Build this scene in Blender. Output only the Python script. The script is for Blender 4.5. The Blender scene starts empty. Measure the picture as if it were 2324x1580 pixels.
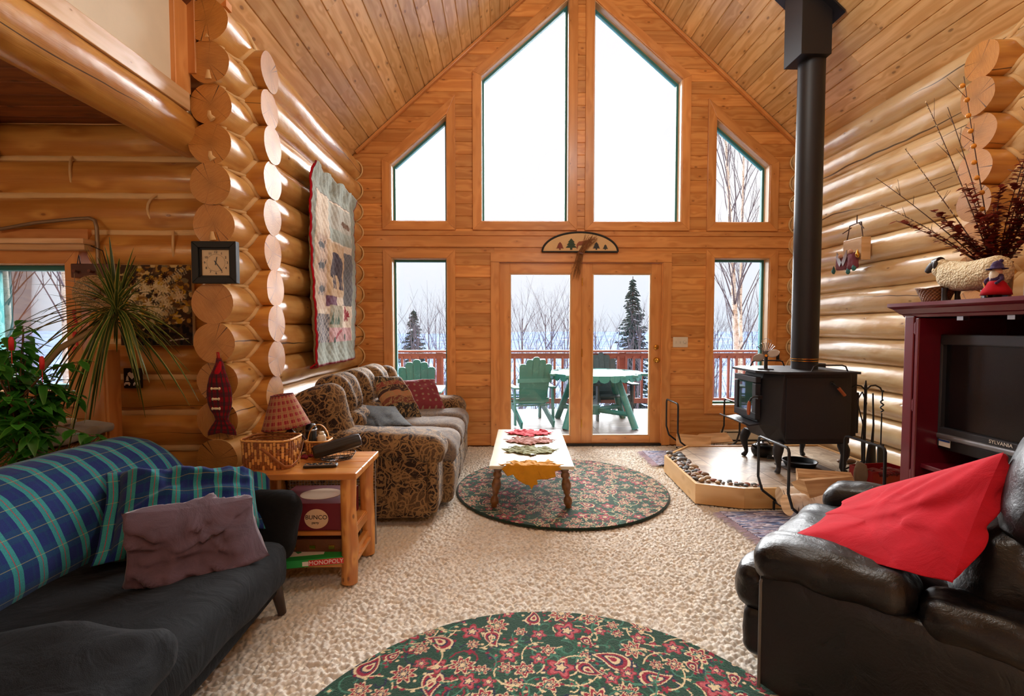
import bpy, math, random
import numpy as np
from mathutils import Vector, Matrix, noise as mn
V=Vector; PI=math.pi
R=random.Random(7)
COL=bpy.context.scene.collection
sc=bpy.context.scene
def lin(c):
    c=c/255.0
    return c/12.92 if c<=.04045 else ((c+.055)/1.055)**2.4
def rgb(r,g,b): return (lin(r),lin(g),lin(b),1.0)
def nz(x,y=0.,z=0.): return mn.noise(V((x,y,z)))
WM={}   # world matrices of things
class MB:
    def __init__(s): s.v=[];s.f=[];s.uv=[];s.m=[];s.r=[];s.s=[]
    def add(s,vs,fs,uvs=None,m=0,r=None,sm=False):
        b=len(s.v); s.v.extend([tuple(p) for p in vs])
        if r is None: r=R.random()
        for i,f in enumerate(fs):
            s.f.append([b+k for k in f]); s.m.append(m); s.r.append(r); s.s.append(sm)
            if uvs is not None: s.uv.extend(uvs[i])
            else: s.uv.extend([(0.,0.)]*len(f))
    def beam(s,p0,p1,w,t,side=None,m=0,r=None,taper=1.0):
        """rectangular bar from p0 to p1; w along side vector, t along the third axis"""
        p0=V(p0);p1=V(p1);d=p1-p0;L=d.length
        if L<1e-6: return
        d/=L
        if side is None: side=V((0,0,1)) if abs(d.z)<.9 else V((1,0,0))
        side=V(side); n=d.cross(side).normalized(); sd=n.cross(d).normalized()
        ou=R.uniform(0,40); ov=R.uniform(0,40)
        P=[];
        for q,k in ((p0,1.),(p1,taper)):
            for a,b in ((-1,-1),(1,-1),(1,1),(-1,1)): P.append(q+sd*(a*w/2*k)+n*(b*t/2*k))
        F=[(0,1,5,4),(1,2,6,5),(2,3,7,6),(3,0,4,7),(3,2,1,0),(4,5,6,7)]
        def q(l,w0): return [(ou,ov+w0),(ou,ov+w0+l),(ou+L,ov+w0+l),(ou+L,ov+w0)]
        U=[q(w,0),q(t,w),q(w,w+t),q(t,2*w+t),[(ou,ov),(ou+.02,ov),(ou+.02,ov+t),(ou,ov+t)],[(ou,ov),(ou+.02,ov),(ou+.02,ov+t),(ou,ov+t)]]
        s.add(P,F,U,m,r)
    def box(s,c,sz,m=0,rz=0.,r=None):
        """axis box, grain along its longest side"""
        M=Matrix.Rotation(rz,3,'Z'); c=V(c); sx,sy,szz=sz
        ax=max(range(3),key=lambda i:sz[i]); e=[V((1,0,0)),V((0,1,0)),V((0,0,1))]
        d=M@e[ax]; o=[i for i in range(3) if i!=ax]
        s.beam(c-d*sz[ax]/2,c+d*sz[ax]/2,sz[o[0]],sz[o[1]],side=M@e[o[0]],m=m,r=r)
    def tube(s,pts,rad,n=12,cap=True,m=0,mc=None,r=None,sm=True,ref=None,nzf=0.,flat=1.0):
        pts=[V(p) for p in pts]; N=len(pts)
        if not hasattr(rad,'__len__'): rad=[rad]*N
        t=(pts[1]-pts[0]).normalized()
        a=V(ref) if ref else (V((0,0,1)) if abs(t.z)<.9 else V((1,0,0)))
        nn=(a-t*a.dot(t)).normalized()
        ou=R.uniform(0,40);ov=R.uniform(0,40);u=ou
        P=[];UU=[]
        for i,p in enumerate(pts):
            if 0<i<N-1: t=((pts[i+1]-p).normalized()+(p-pts[i-1]).normalized())
            elif i==N-1: t=p-pts[i-1]
            else: t=pts[1]-p
            t=t.normalized() if t.length>1e-9 else V((0,0,1))
            nn=(nn-t*nn.dot(t)).normalized(); bb=t.cross(nn)
            if i: u+=(p-pts[i-1]).length
            UU.append(u)
            for k in range(n):
                th=2*PI*k/n; rr=rad[i]
                if nzf: rr*=1+nzf*nz(u*2.5+ou,math.cos(th)*1.3+ov,math.sin(th)*1.3)
                P.append(p+nn*(math.cos(th)*rr)+bb*(math.sin(th)*rr*flat))
        F=[];U=[]; C=2*PI*max(rad)
        for i in range(N-1):
            for k in range(n):
                k2=(k+1)%n
                F.append((i*n+k,i*n+k2,(i+1)*n+k2,(i+1)*n+k))
                v0=ov+C*k/n;v1=ov+C*(k+1)/n
                U.append([(UU[i],v0),(UU[i],v1),(UU[i+1],v1),(UU[i+1],v0)])
        if r is None: r=R.random()
        s.add(P,F,U,m,r,sm)
        if cap:
            q=R.uniform(0,6)
            for i,od in ((0,-1),(N-1,1)):
                ring=[P[i*n+k] for k in range(n)]
                fs=list(range(n)) if od==1 else list(range(n))[::-1]
                uv=[(rad[i]*math.cos(2*PI*k/n+q),rad[i]*math.sin(2*PI*k/n+q)) for k in fs]
                s.add(ring,[fs],[uv],m if mc is None else mc,r,False)
    def lathe(s,prof,c=(0,0,0),n=24,m=0,M=None,r=None,sm=True,a0=0,a1=2*PI):
        c=V(c); full=abs(a1-a0-2*PI)<1e-6; K=n if full else n+1
        P=[];
        for (rr,z) in prof:
            for k in range(K):
                th=a0+(a1-a0)*k/n
                p=V((rr*math.cos(th),rr*math.sin(th),z))
                if M is not None: p=M@p
                P.append(c+p)
        F=[];U=[]
        for i in range(len(prof)-1):
            for k in range(n):
                k2=(k+1)%K
                if prof[i][0]<1e-7 and prof[i+1][0]<1e-7: continue
                F.append((i*K+k,i*K+k2,(i+1)*K+k2,(i+1)*K+k))
                U.append([(k/n,prof[i][1]),((k+1)/n,prof[i][1]),((k+1)/n,prof[i+1][1]),(k/n,prof[i+1][1])])
        s.add(P,F,U,m,r,sm)
    def prism(s,poly,d,M=None,m=0,ms=None,r=None):
        """2-D polygon extruded by vector d; M maps (x,y)->world (callable)"""
        P=[V(M(x,y)) for x,y in poly]; d=V(d); n=len(P)
        vs=P+[p+d for p in P]
        F=[tuple(range(n))[::-1],tuple(range(n,2*n))]; U=[[poly[k] for k in range(n)][::-1],[poly[k] for k in range(n)]]
        s.add(vs,F,U,m,r)
        F=[];U=[];a=0;L=d.length
        for k in range(n):
            k2=(k+1)%n; l=(P[k2]-P[k]).length
            F.append((k,k2,n+k2,n+k)); U.append([(a,0),(a+l,0),(a+l,L),(a,L)]); a+=l
        s.add(vs,F,U,m if ms is None else ms,r)
    def grid(s,fn,nu,nv,uvf=None,cu=False,cv=False,m=0,r=None,sm=True,flip=False):
        K=nu if cu else nu+1; Lv=nv if cv else nv+1
        P=[fn(i/nu,j/nv) for i in range(K) for j in range(Lv)]
        F=[];U=[]
        for i in range(nu):
            for j in range(nv):
                i2=(i+1)%K;j2=(j+1)%Lv
                f=(i*Lv+j,i2*Lv+j,i2*Lv+j2,i*Lv+j2)
                uq=[(i/nu,j/nv),((i+1)/nu,j/nv),((i+1)/nu,(j+1)/nv),(i/nu,(j+1)/nv)]
                if uvf: uq=[uvf(*q) for q in uq]
                if flip: f=f[::-1]; uq=uq[::-1]
                F.append(f);U.append(uq)
        s.add(P,F,U,m,r,sm)
    def rbox(s,c,sz,rad,n=8,M=None,fn=None,m=0,r=None,wr=0.,ws=6.):
        """rounded box; M 3x3 rotation, fn deforms local point, wr wrinkle depth"""
        c=V(c); h=V(sz)/2; rad=min(rad,h.x-1e-4,h.y-1e-4,h.z-1e-4)
        of=V((R.uniform(0,9),R.uniform(0,9),R.uniform(0,9)))
        def mp(p):
            q=V([max(-(h[i]-rad),min(h[i]-rad,p[i]*h[i])) for i in range(3)])
            d=V([p[i]*h[i] for i in range(3)])-q
            if d.length<1e-9: return q,V((0,0,1))
            d.normalize(); return q+d*rad,d
        def sp(t):  # denser near edges
            return math.copysign(abs(t)**.6,t) if rad<.35*min(h) else t
        if r is None: r=R.random()
        for ax in range(3):
            for sg in (-1,1):
                o=[i for i in range(3) if i!=ax]
                P=[];F=[];U=[]
                for i in range(n+1):
                    for j in range(n+1):
                        a=sp(-1+2*i/n);b=sp(-1+2*j/n)
                        p=[0,0,0];p[ax]=sg;p[o[0]]=a;p[o[1]]=b
                        q,d=mp(p)
                        if wr: q=q+d*(wr*mn.noise(q*ws+of)+wr*.5*mn.noise(q*ws*2.3+of))
                        if fn: q=V(fn(q))
                        if M is not None: q=M@q
                        P.append(c+q)
                for i in range(n):
                    for j in range(n):
                        f=(i*(n+1)+j,(i+1)*(n+1)+j,(i+1)*(n+1)+j+1,i*(n+1)+j+1)
                        uq=[(sp(-1+2*a/n)*h[o[0]],sp(-1+2*b/n)*h[o[1]]) for a,b in ((i,j),(i+1,j),(i+1,j+1),(i,j+1))]
                        if (sg==1)==(ax==1): f=f[::-1];uq=uq[::-1]
                        F.append(f);U.append(uq)
                s.add(P,F,U,m,r,True)
    def blob(s,c,rad,n=12,m=0,M=None,r=None,nzf=0.,sc=4.):
        c=V(c)
        if not hasattr(rad,'__len__'): rad=(rad,)*3
        o=V((R.uniform(0,9),)*3)
        def fn(u,v):
            th=2*PI*u;ph=PI*v
            d=V((math.sin(ph)*math.cos(th),math.sin(ph)*math.sin(th),-math.cos(ph)))
            k=1+nzf*mn.noise(d*sc+o)
            p=V((d.x*rad[0]*k,d.y*rad[1]*k,d.z*rad[2]*k))
            if M is not None:p=M@p
            return c+p
        s.grid(fn,n,max(6,n//2),cu=True,m=m,r=r)
    def pillow(s,A,B,C,D,T,n=26,wr=.012,m=0,uvs=1.,pinch=.06,seed=0,bend=0.,nv=None,folds=7,fa=.010):
        A,B,C,D=map(V,(A,B,C,D)); nv=nv or n
        N=((B-A).cross(D-A)+(C-B).cross(C-D)).normalized()
        lu=(B-A).length;lv=(D-A).length
        fr=random.Random(seed*7+1);FL=[]
        for _ in range(folds):
            e=fr.choice([(-1,fr.uniform(-1,1)),(1,fr.uniform(-1,1)),(fr.uniform(-1,1),-1),(fr.uniform(-1,1),1),(fr.choice((-1,1)),fr.choice((-1,1)))])
            an=math.atan2(-e[1]*.8+fr.uniform(-.5,.5),-e[0]*.8+fr.uniform(-.5,.5));FL.append((e[0],e[1],math.cos(an),math.sin(an),fr.uniform(.05,.13),fr.uniform(.6,1.4),fa*fr.uniform(.6,1.5),fr.uniform(-.5,.5)))
        def fold(a,b):
            s_=0
            for x0,y0,cx,sy,w,L,am,cv in FL:
                dx=a-x0;dy=b-y0;t=dx*cx+dy*sy;n_=-dx*sy+dy*cx+cv*t*t*.4
                if t<-.05 or t>L:continue
                g=math.exp(-(n_/w)**2)-.6*math.exp(-((n_-1.9*w)/(w*1.2))**2);s_+=am*g*math.sin(PI*min(1,max(0,(t+.05)/(L+.05))))**.7
            return s_
        for sg in (1,-1):
            def fn(u,v,sg=sg):
                a=2*u-1;b=2*v-1
                a2=a*(1-pinch*(1-b*b)*abs(a)**3); b2=b*(1-pinch*(1-a*a)*abs(b)**3)
                uu=(a2+1)/2;vv=(b2+1)/2
                p=A*(1-uu)*(1-vv)+B*uu*(1-vv)+C*uu*vv+D*(1-uu)*vv
                k=max(0,(1-a**4))**.55*max(0,(1-b**4))**.55
                e=max(abs(a),abs(b))
                w=wr*(mn.noise(V((a*2.2+seed,b*2.2,sg*3.+seed)))+.6*mn.noise(V((a*7*lu/lv+seed,b*3,seed)))*(e**2))*min(1,3*(1-e)+.15)
                return p+N*(sg*T/2*k+w*2*min(1,k*3)+sg*fold(a,b)*min(1,k*2.2)+bend*(1-a*a))
            s.grid(fn,n,nv,uvf=lambda u,v:(u*lu*uvs,v*lv*uvs),m=m,flip=(sg<0),r=.5)
    def build(s,name,mats,parent=None,bevel=0,sub=0,label=None,cat=None,group=None,kind=None,loc=None,vcol=None,local=False,weld=False):
        me=bpy.data.meshes.new(name)
        vs=s.v
        base=None
        if parent is not None and not local:
            Mi=WM[parent.name].inverted(); vs=[tuple(Mi@V(p)) for p in vs]
        elif loc is not None:
            base=V(loc); vs=[tuple(V(p)-base) for p in vs]
        me.from_pydata(vs,[],s.f)
        if not isinstance(mats,(list,tuple)): mats=[mats]
        for m in mats: me.materials.append(m)
        me.polygons.foreach_set('material_index',s.m)
        me.polygons.foreach_set('use_smooth',s.s)
        ul=me.uv_layers.new(name='UVMap'); ul.data.foreach_set('uv',np.array(s.uv,dtype=np.float32).ravel())
        at=me.attributes.new('rnd','FLOAT','FACE'); at.data.foreach_set('value',s.r)
        me.update()
        o=bpy.data.objects.new(name,me); COL.objects.link(o)
        if base is not None: o.location=base
        WM[o.name]=Matrix.Translation(base) if base is not None else Matrix.Identity(4)
        if parent is not None:
            o.parent=parent
            WM[o.name]=WM[parent.name].copy()
        if bevel:
            b=o.modifiers.new('Bevel','BEVEL');b.width=bevel;b.segments=2;b.limit_method='ANGLE'
        if sub:
            b=o.modifiers.new('Subdivision','SUBSURF');b.levels=sub;b.render_levels=sub
        tag(o,label,cat,group,kind)
        return o
def tag(o,label=None,cat=None,group=None,kind=None):
    if label:o['label']=label
    if cat:o['category']=cat
    if group:o['group']=group
    if kind:o['kind']=kind
    return o
def thing(name,label,cat,loc=(0,0,0),rz=0.,group=None,kind=None):
    o=bpy.data.objects.new(name,None);COL.objects.link(o)
    o.empty_display_size=.1
    o.location=loc;o.rotation_euler=(0,0,rz)
    WM[o.name]=Matrix.Translation(V(loc))@Matrix.Rotation(rz,4,'Z')
    return tag(o,label,cat,group,kind)
def copy_tree(o,parent=None,loc=None,rz=None,scale=None,label=None,cat=None):
    c=o.copy();COL.objects.link(c)
    if parent is not None:c.parent=parent
    if loc is not None:c.location=loc
    if rz is not None:c.rotation_euler=(0,0,rz)
    if scale is not None:c.scale=(scale,)*3 if not hasattr(scale,'__len__') else scale
    if label:c['label']=label
    for ch in list(o.children): copy_tree(ch,c)
    return c
def textmesh(mb,txt,size,M,ext=.0006,m=0,align='CENTER'):
    cu=bpy.data.curves.new('t','FONT');cu.body=txt;cu.size=size;cu.extrude=ext;cu.align_x=align;cu.align_y='CENTER';cu.resolution_u=3
    ob=bpy.data.objects.new('t',cu);COL.objects.link(ob)
    dg=bpy.context.evaluated_depsgraph_get();dg.update()
    me=bpy.data.meshes.new_from_object(ob.evaluated_get(dg))
    vs=[M@v.co for v in me.vertices]; fs=[tuple(p.vertices) for p in me.polygons]
    mb.add(vs,fs,None,m,.5)
    bpy.data.objects.remove(ob);bpy.data.curves.remove(cu);bpy.data.meshes.remove(me)
def frame(o,x,y):
    """matrix whose X, Y axes are x and y at origin o"""
    x=V(x).normalized();y=V(y).normalized();z=x.cross(y)
    M=Matrix((x,y,z)).transposed().to_4x4();M.translation=V(o);return M
# ---------- canvas for woven / printed patterns (vertex colours)
class Canvas:
    def __init__(s,w,h,col):
        s.w=w;s.h=h;s.a=np.zeros((h,w,3),np.float32);s.a[:]=col[:3]
        s.Y,s.X=np.mgrid[0:h,0:w].astype(np.float32)
    def win(s,x0,y0,x1,y1):
        x0=int(max(0,x0));y0=int(max(0,y0));x1=int(min(s.w,x1+2));y1=int(min(s.h,y1+2))
        return (slice(y0,max(y0,y1)),slice(x0,max(x0,x1)))
    def put(s,w,mask,col): s.a[w][mask]=col[:3]
    def disc(s,cx,cy,r,col,ry=None):
        ry=ry or r; w=s.win(cx-r,cy-ry,cx+r,cy+ry)
        s.put(w,((s.X[w]-cx)/r)**2+((s.Y[w]-cy)/ry)**2<1,col)
    def poly(s,pts,col):
        xs=[p[0] for p in pts];ys=[p[1] for p in pts]
        w=s.win(min(xs),min(ys),max(xs),max(ys));X=s.X[w];Y=s.Y[w]
        if X.size==0:return
        ins=np.zeros(X.shape,bool);n=len(pts)
        for i in range(n):
            x0,y0=pts[i];x1,y1=pts[(i+1)%n]
            if y0==y1:continue
            c=((y0>Y)!=(y1>Y))&(X<(x1-x0)*(Y-y0)/(y1-y0)+x0); ins^=c
        s.put(w,ins,col)
    def line(s,pts,wd,col):
        for (x0,y0),(x1,y1) in zip(pts,pts[1:]):
            w=s.win(min(x0,x1)-wd,min(y0,y1)-wd,max(x0,x1)+wd,max(y0,y1)+wd);X=s.X[w];Y=s.Y[w]
            if X.size==0:continue
            dx=x1-x0;dy=y1-y0;L=dx*dx+dy*dy+1e-9
            t=np.clip(((X-x0)*dx+(Y-y0)*dy)/L,0,1)
            s.put(w,(X-x0-t*dx)**2+(Y-y0-t*dy)**2<wd*wd/4,col)
    def flower(s,cx,cy,r,n,cols,rot=0):
        w=s.win(cx-r,cy-r,cx+r,cy+r);X=s.X[w]-cx;Y=s.Y[w]-cy
        if X.size==0:return
        d=np.hypot(X,Y)/r;a=np.arctan2(Y,X)+rot
        for k,(q,c) in enumerate(cols):
            s.put(w,d<q*(.78+.22*np.cos(n*a+k*.5*0)),c)
    def paisley(s,cx,cy,r,rot,cols):
        w=s.win(cx-r*1.6,cy-r*1.6,cx+r*1.6,cy+r*1.6);X=s.X[w]-cx;Y=s.Y[w]-cy
        if X.size==0:return
        x=(X*math.cos(rot)+Y*math.sin(rot))/r;y=(-X*math.sin(rot)+Y*math.cos(rot))/r
        y2=y-.45*np.clip(x,0,2)**2
        for q,c in cols:
            wd=q*.62*np.sqrt(np.clip(1-(x/q)**2,0,1))*np.clip(1-.75*x/(1.2*q),0,2)*.9
            s.put(w,(np.abs(y2)<wd)&(np.abs(x)<q),c)
    def sample(s,u,v):
        x=np.clip((u*s.w).astype(int),0,s.w-1);y=np.clip((v*s.h).astype(int),0,s.h-1)
        return s.a[y,x]
def gridmesh(name,P,UV,C,mat,parent=None,smooth=True,**kw):
    """P (nu,nv,3) numpy grid -> mesh with vertex colours C (nu,nv,3)"""
    nu,nv=P.shape[:2]; me=bpy.data.meshes.new(name)
    vs=P.reshape(-1,3)
    if parent is not None:
        Mi=np.array(WM[parent.name].inverted()); vs=vs@Mi[:3,:3].T+Mi[:3,3]
    idx=np.arange(nu*nv).reshape(nu,nv)
    q=np.stack([idx[:-1,:-1],idx[1:,:-1],idx[1:,1:],idx[:-1,1:]],-1).reshape(-1,4)
    me.vertices.add(nu*nv);me.vertices.foreach_set('co',vs.astype(np.float32).ravel())
    me.loops.add(q.size);me.loops.foreach_set('vertex_index',q.astype(np.int32).ravel())
    me.polygons.add(len(q));me.polygons.foreach_set('loop_start',np.arange(0,q.size,4,dtype=np.int32))
    me.polygons.foreach_set('loop_total',np.full(len(q),4,np.int32))
    me.polygons.foreach_set('use_smooth',np.full(len(q),smooth))
    me.update(calc_edges=True)
    if UV is not None:
        ul=me.uv_layers.new(name='UVMap');ul.data.foreach_set('uv',UV.reshape(-1,2)[q.ravel()].astype(np.float32).ravel())
    if C is not None:
        at=me.color_attributes.new('Col','FLOAT_COLOR','POINT')
        c4=np.ones((nu*nv,4),np.float32);c4[:,:3]=C.reshape(-1,3);at.data.foreach_set('color',c4.ravel())
    me.materials.append(mat)
    o=bpy.data.objects.new(name,me);COL.objects.link(o)
    WM[o.name]=Matrix.Identity(4)
    if parent is not None:o.parent=parent;WM[o.name]=WM[parent.name].copy()
    tag(o,**kw);return o
# ---------- node materials
class NT:
    def __init__(s,name):
        s.mat=bpy.data.materials.new(name);s.mat.use_nodes=True;s.t=s.mat.node_tree;s.t.nodes.clear()
        s.out=s.n('ShaderNodeOutputMaterial');s.b=s.n('ShaderNodeBsdfPrincipled')
        s.l(s.b.outputs[0],s.out.inputs[0])
    def n(s,ty,**k):
        x=s.t.nodes.new(ty)
        for a,b in k.items():setattr(x,a,b)
        return x
    def l(s,a,b): s.t.links.new(a,b)
    def setin(s,node,i,v):
        if isinstance(v,bpy.types.NodeSocket): s.l(v,node.inputs[i])
        else: node.inputs[i].default_value=v
    def math(s,op,a,b=0.,c=0.,clamp=False):
        x=s.n('ShaderNodeMath',operation=op,use_clamp=clamp);s.setin(x,0,a);s.setin(x,1,b)
        if op in('MULTIPLY_ADD','COMPARE','SMOOTH_MIN'):s.setin(x,2,c)
        return x.outputs[0]
    def vm(s,op,a,b=(0,0,0)):
        x=s.n('ShaderNodeVectorMath',operation=op);s.setin(x,0,a);s.setin(x,1,b);return x.outputs[0]
    def co(s,w='Object'): return s.n('ShaderNodeTexCoord').outputs[w]
    def attr(s,nm): return s.n('ShaderNodeAttribute',attribute_name=nm)
    def noise(s,v,sc=5.,det=3.,ro=.55,dist=0.,out=0):
        x=s.n('ShaderNodeTexNoise');s.setin(x,'Vector',v);x.inputs['Scale'].default_value=sc;x.inputs['Detail'].default_value=det
        x.inputs['Roughness'].default_value=ro;x.inputs['Distortion'].default_value=dist;return x.outputs[out]
    def vor(s,v,sc=5.,feat='F1',rnd=1.,out='Distance',dim='3D'):
        x=s.n('ShaderNodeTexVoronoi',feature=feat,voronoi_dimensions=dim);s.setin(x,'Vector',v);x.inputs['Scale'].default_value=sc
        x.inputs['Randomness'].default_value=rnd;return x.outputs[out]
    def ramp(s,f,stops,interp='LINEAR'):
        x=s.n('ShaderNodeValToRGB');x.color_ramp.interpolation=interp;e=x.color_ramp.elements
        while len(e)<len(stops):e.new(.5)
        for k,(p,c) in enumerate(stops):
            e[k].position=p; e[k].color=c if hasattr(c,'__len__') else (c,c,c,1)
        s.setin(x,0,f);return x.outputs[0]
    def mix(s,f,a,b,bt='MIX'):
        x=s.n('ShaderNodeMix',data_type='RGBA',blend_type=bt);s.setin(x,0,f);s.setin(x,6,a);s.setin(x,7,b);return x.outputs[2]
    def mapr(s,v,a,b,c,d):
        x=s.n('ShaderNodeMapRange');s.setin(x,0,v)
        for i,q in enumerate((a,b,c,d)):x.inputs[i+1].default_value=q
        return x.outputs[0]
    def scale(s,v,k): return s.vm('MULTIPLY',v,k)
    def bump(s,h,st=.3,dist=.01,nrm=None):
        x=s.n('ShaderNodeBump');x.inputs['Strength'].default_value=st;x.inputs['Distance'].default_value=dist;s.setin(x,'Height',h)
        if nrm is not None:s.l(nrm,x.inputs['Normal'])
        s.l(x.outputs[0],s.b.inputs['Normal']);return x.outputs[0]
    def fin(s,col=None,rough=.5,metal=0.,spec=.5,coat=0.,coatr=.1,sheen=0.,**k):
        b=s.b
        if col is not None:s.setin(b,'Base Color',col)
        s.setin(b,'Roughness',rough);s.setin(b,'Metallic',metal);b.inputs['Specular IOR Level'].default_value=spec
        s.setin(b,'Coat Weight',coat);b.inputs['Coat Roughness'].default_value=coatr
        if sheen:b.inputs['Sheen Weight'].default_value=sheen;b.inputs['Sheen Roughness'].default_value=.4
        for a,q in k.items():s.setin(b,a,q)
        return s.mat
def plain(name,c,rough=.5,metal=0.,bs=0.,bsc=60.,var=.12,spec=.5,**k):
    t=NT(name);co=t.co()
    n=t.noise(co,8.,4.)
    f=t.mapr(n,.3,.7,1-var,1+var)
    cc=t.mix(1.,c,t.ramp(f,[(0,0.),(1,1.)]),'MULTIPLY') if False else t.vm('MULTIPLY',_v(c),f)
    if bs:t.bump(t.noise(co,bsc,3.),bs,.004)
    return t.fin(cc,rough,metal,spec,**k)
def _v(c): return (c[0],c[1],c[2])
def wood(name,c0,c1,knot,rough=.4,coat=.25,gs=1.,kden=1.,bump=.15,ring=1.,crack=0.,var=.25,kn=.085):
    """UV driven wood: u runs along the grain in metres"""
    t=NT(name);uv=t.n('ShaderNodeUVMap').outputs[0];rd=t.attr('rnd').outputs['Fac']
    # knots
    kv=t.scale(uv,(3.6*kden,7.*kden,1)); kd=t.vor(kv,1.,rnd=1.,dim='2D'); kc=t.vor(kv,1.,out='Color',dim='2D')
    sep=t.n('ShaderNodeSeparateColor');t.l(kc,sep.inputs[0])
    # warp grain around knots
    infl=t.mapr(kd,0.,.5,1.,0.)
    wv=t.scale(uv,(1.3*gs,16.*gs,1)); wn=t.noise(wv,1.,2.,.5)
    sx=t.n('ShaderNodeSeparateXYZ');t.l(uv,sx.inputs[0])
    vv=t.math('MULTIPLY',sx.outputs[1],60.*ring*gs)
    ph=t.math('ADD',vv,t.math('ADD',t.math('MULTIPLY',wn,12.*ring),t.math('MULTIPLY',t.math('MULTIPLY',infl,infl),5.)))
    rg=t.math('MULTIPLY_ADD',t.math('SINE',ph),.5,.5)
    fine=t.noise(t.scale(uv,(6.,220.,1)),1.,3.,.6)
    g=t.math('ADD',t.math('MULTIPLY',rg,.55),t.math('MULTIPLY',fine,.5))
    col=t.ramp(g,[(.15,c0),(.95,c1)])
    big=t.noise(t.scale(uv,(.9,2.5,1)),1.,2.)
    f=t.math('MULTIPLY',t.mapr(rd,0,1,1-var,1+var*.6),t.mapr(big,.3,.7,.86,1.12))
    col=t.vm('MULTIPLY',col,f)
    ksel=t.math('GREATER_THAN',sep.outputs[0],.66)
    ks=t.math('MULTIPLY',t.mapr(kd,kn*.55,kn,1.,0.),ksel,clamp=True)
    col=t.mix(t.math('MULTIPLY',ks,.85),col,knot)
    halo=t.math('MULTIPLY',t.mapr(kd,kn,kn*2.6,.4,0.),ksel,clamp=True)
    col=t.mix(halo,col,c1)
    h=t.math('SUBTRACT',g,ks)
    if crack:
        cn=t.noise(t.scale(uv,(.8,.0,1)),1.,3.,.6); fr=t.math('FRACT',t.math('ADD',t.math('MULTIPLY',sx.outputs[1],1/.38),t.math('MULTIPLY',cn,.5)))
        dd=t.math('ABSOLUTE',t.math('SUBTRACT',fr,.5))
        th=t.mapr(t.noise(t.scale(uv,(.6,.3,1)),1.,1.),.45,.7,0.,.016*crack)
        ck=t.math('LESS_THAN',dd,th); col=t.mix(t.math('MULTIPLY',ck,.85),col,(.03,.012,.005,1)); h=t.math('SUBTRACT',h,t.math('MULTIPLY',ck,3.))
        dm=t.noise(t.scale(uv,(7.,12.,1)),1.,2.);h=t.math('ADD',h,t.math('MULTIPLY',dm,4.))
    t.bump(h,bump,.006)
    return t.fin(col,rough,coat=coat,coatr=.2)
def endgrain(name,c0,c1):
    t=NT(name);uv=t.n('ShaderNodeUVMap').outputs[0];rd=t.attr('rnd').outputs['Fac']
    wn=t.noise(t.scale(uv,(20.,20.,1)),1.,2.)
    r=t.n('ShaderNodeVectorMath',operation='LENGTH');t.l(uv,r.inputs[0]);r=r.outputs['Value']
    rg=t.math('MULTIPLY_ADD',t.math('SINE',t.math('ADD',t.math('MULTIPLY',r,1100.),t.math('MULTIPLY',wn,9.))),.5,.5)
    sx=t.n('ShaderNodeSeparateXYZ');t.l(uv,sx.inputs[0])
    an=t.math('ARCTAN2',sx.outputs[1],sx.outputs[0])
    w=t.n('ShaderNodeTexNoise',noise_dimensions='1D');t.l(t.math('ADD',t.math('MULTIPLY',an,5.),t.math('MULTIPLY',rd,90.)),w.inputs['W']);w.inputs['Scale'].default_value=1.3;w.inputs['Detail'].default_value=2
    crk=t.math('MULTIPLY',t.mapr(w.outputs[0],.70,.74,0,1),t.mapr(r,.0,.02,0,1),clamp=True)
    saw=t.noise(t.scale(uv,(18.,160.,1)),1.,2.)
    g=t.math('ADD',t.math('MULTIPLY',rg,.4),t.math('MULTIPLY',saw,.6))
    col=t.ramp(g,[(.2,c0),(.8,c1)])
    pith=t.mapr(r,.0,.06,.75,1.)
    col=t.vm('MULTIPLY',col,t.math('MULTIPLY',pith,t.mapr(rd,0,1,.8,1.15)))
    col=t.mix(t.math('MULTIPLY',crk,.9),col,(.03,.012,.005,1))
    t.bump(t.math('SUBTRACT',g,t.math('MULTIPLY',crk,2.)),.2,.004)
    return t.fin(col,.45,coat=.1)
M={}
M['log']=wood('honey_log',rgb(220,164,84),rgb(182,118,50),rgb(84,46,20),rough=.3,coat=.45,gs=.8,kden=.75,bump=.22,crack=1.,var=.16,kn=.05,ring=.7)  # darkest of three tones of one log wood, following the window light
M['logend']=endgrain('log_end_grain',rgb(216,160,84),rgb(180,116,50))
M['ceil']=wood('ceiling_pine',rgb(238,200,142),rgb(210,162,100),rgb(62,34,18),rough=.42,coat=.2,kden=1.15,var=.16,kn=.10)
M['gable']=wood('wall_pine',rgb(224,160,90),rgb(198,126,60),rgb(96,50,20),rough=.42,coat=.2,kden=1.1,var=.2,kn=.085)
M['trim']=wood('trim_pine',rgb(222,156,90),rgb(200,130,66),rgb(100,54,24),rough=.4,coat=.25,kden=.9,var=.12,kn=.045,ring=.7)
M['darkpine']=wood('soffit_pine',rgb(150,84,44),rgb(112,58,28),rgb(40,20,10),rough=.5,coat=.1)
M['jamb']=wood('jamb_pine',rgb(226,190,146),rgb(204,160,110),rgb(110,64,30),rough=.4,coat=.2,var=.1,kn=.03)
M['table']=wood('table_pine',rgb(222,156,82),rgb(196,122,54),rgb(100,50,20),rough=.28,coat=.5,var=.1,kn=.05,ring=.6)
M['rustic']=wood('rustic_log',rgb(224,164,88),rgb(180,108,46),rgb(70,34,14),rough=.4,coat=.2,crack=1.6,var=.1,kden=1.6)
M['ply']=wood('hearth_board',rgb(228,186,126),rgb(206,156,94),rgb(150,100,50),rough=.4,coat=.3,var=.06,kn=.02,ring=.4,gs=.6)
M['litlog']=wood('window_lit_log',rgb(238,212,164),rgb(214,174,118),rgb(84,50,24),rough=.28,coat=.5,gs=.8,kden=.75,bump=.25,crack=1.2,var=.14,kn=.05,ring=.7)  # same log wood, paler because window light is put into its colour
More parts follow.
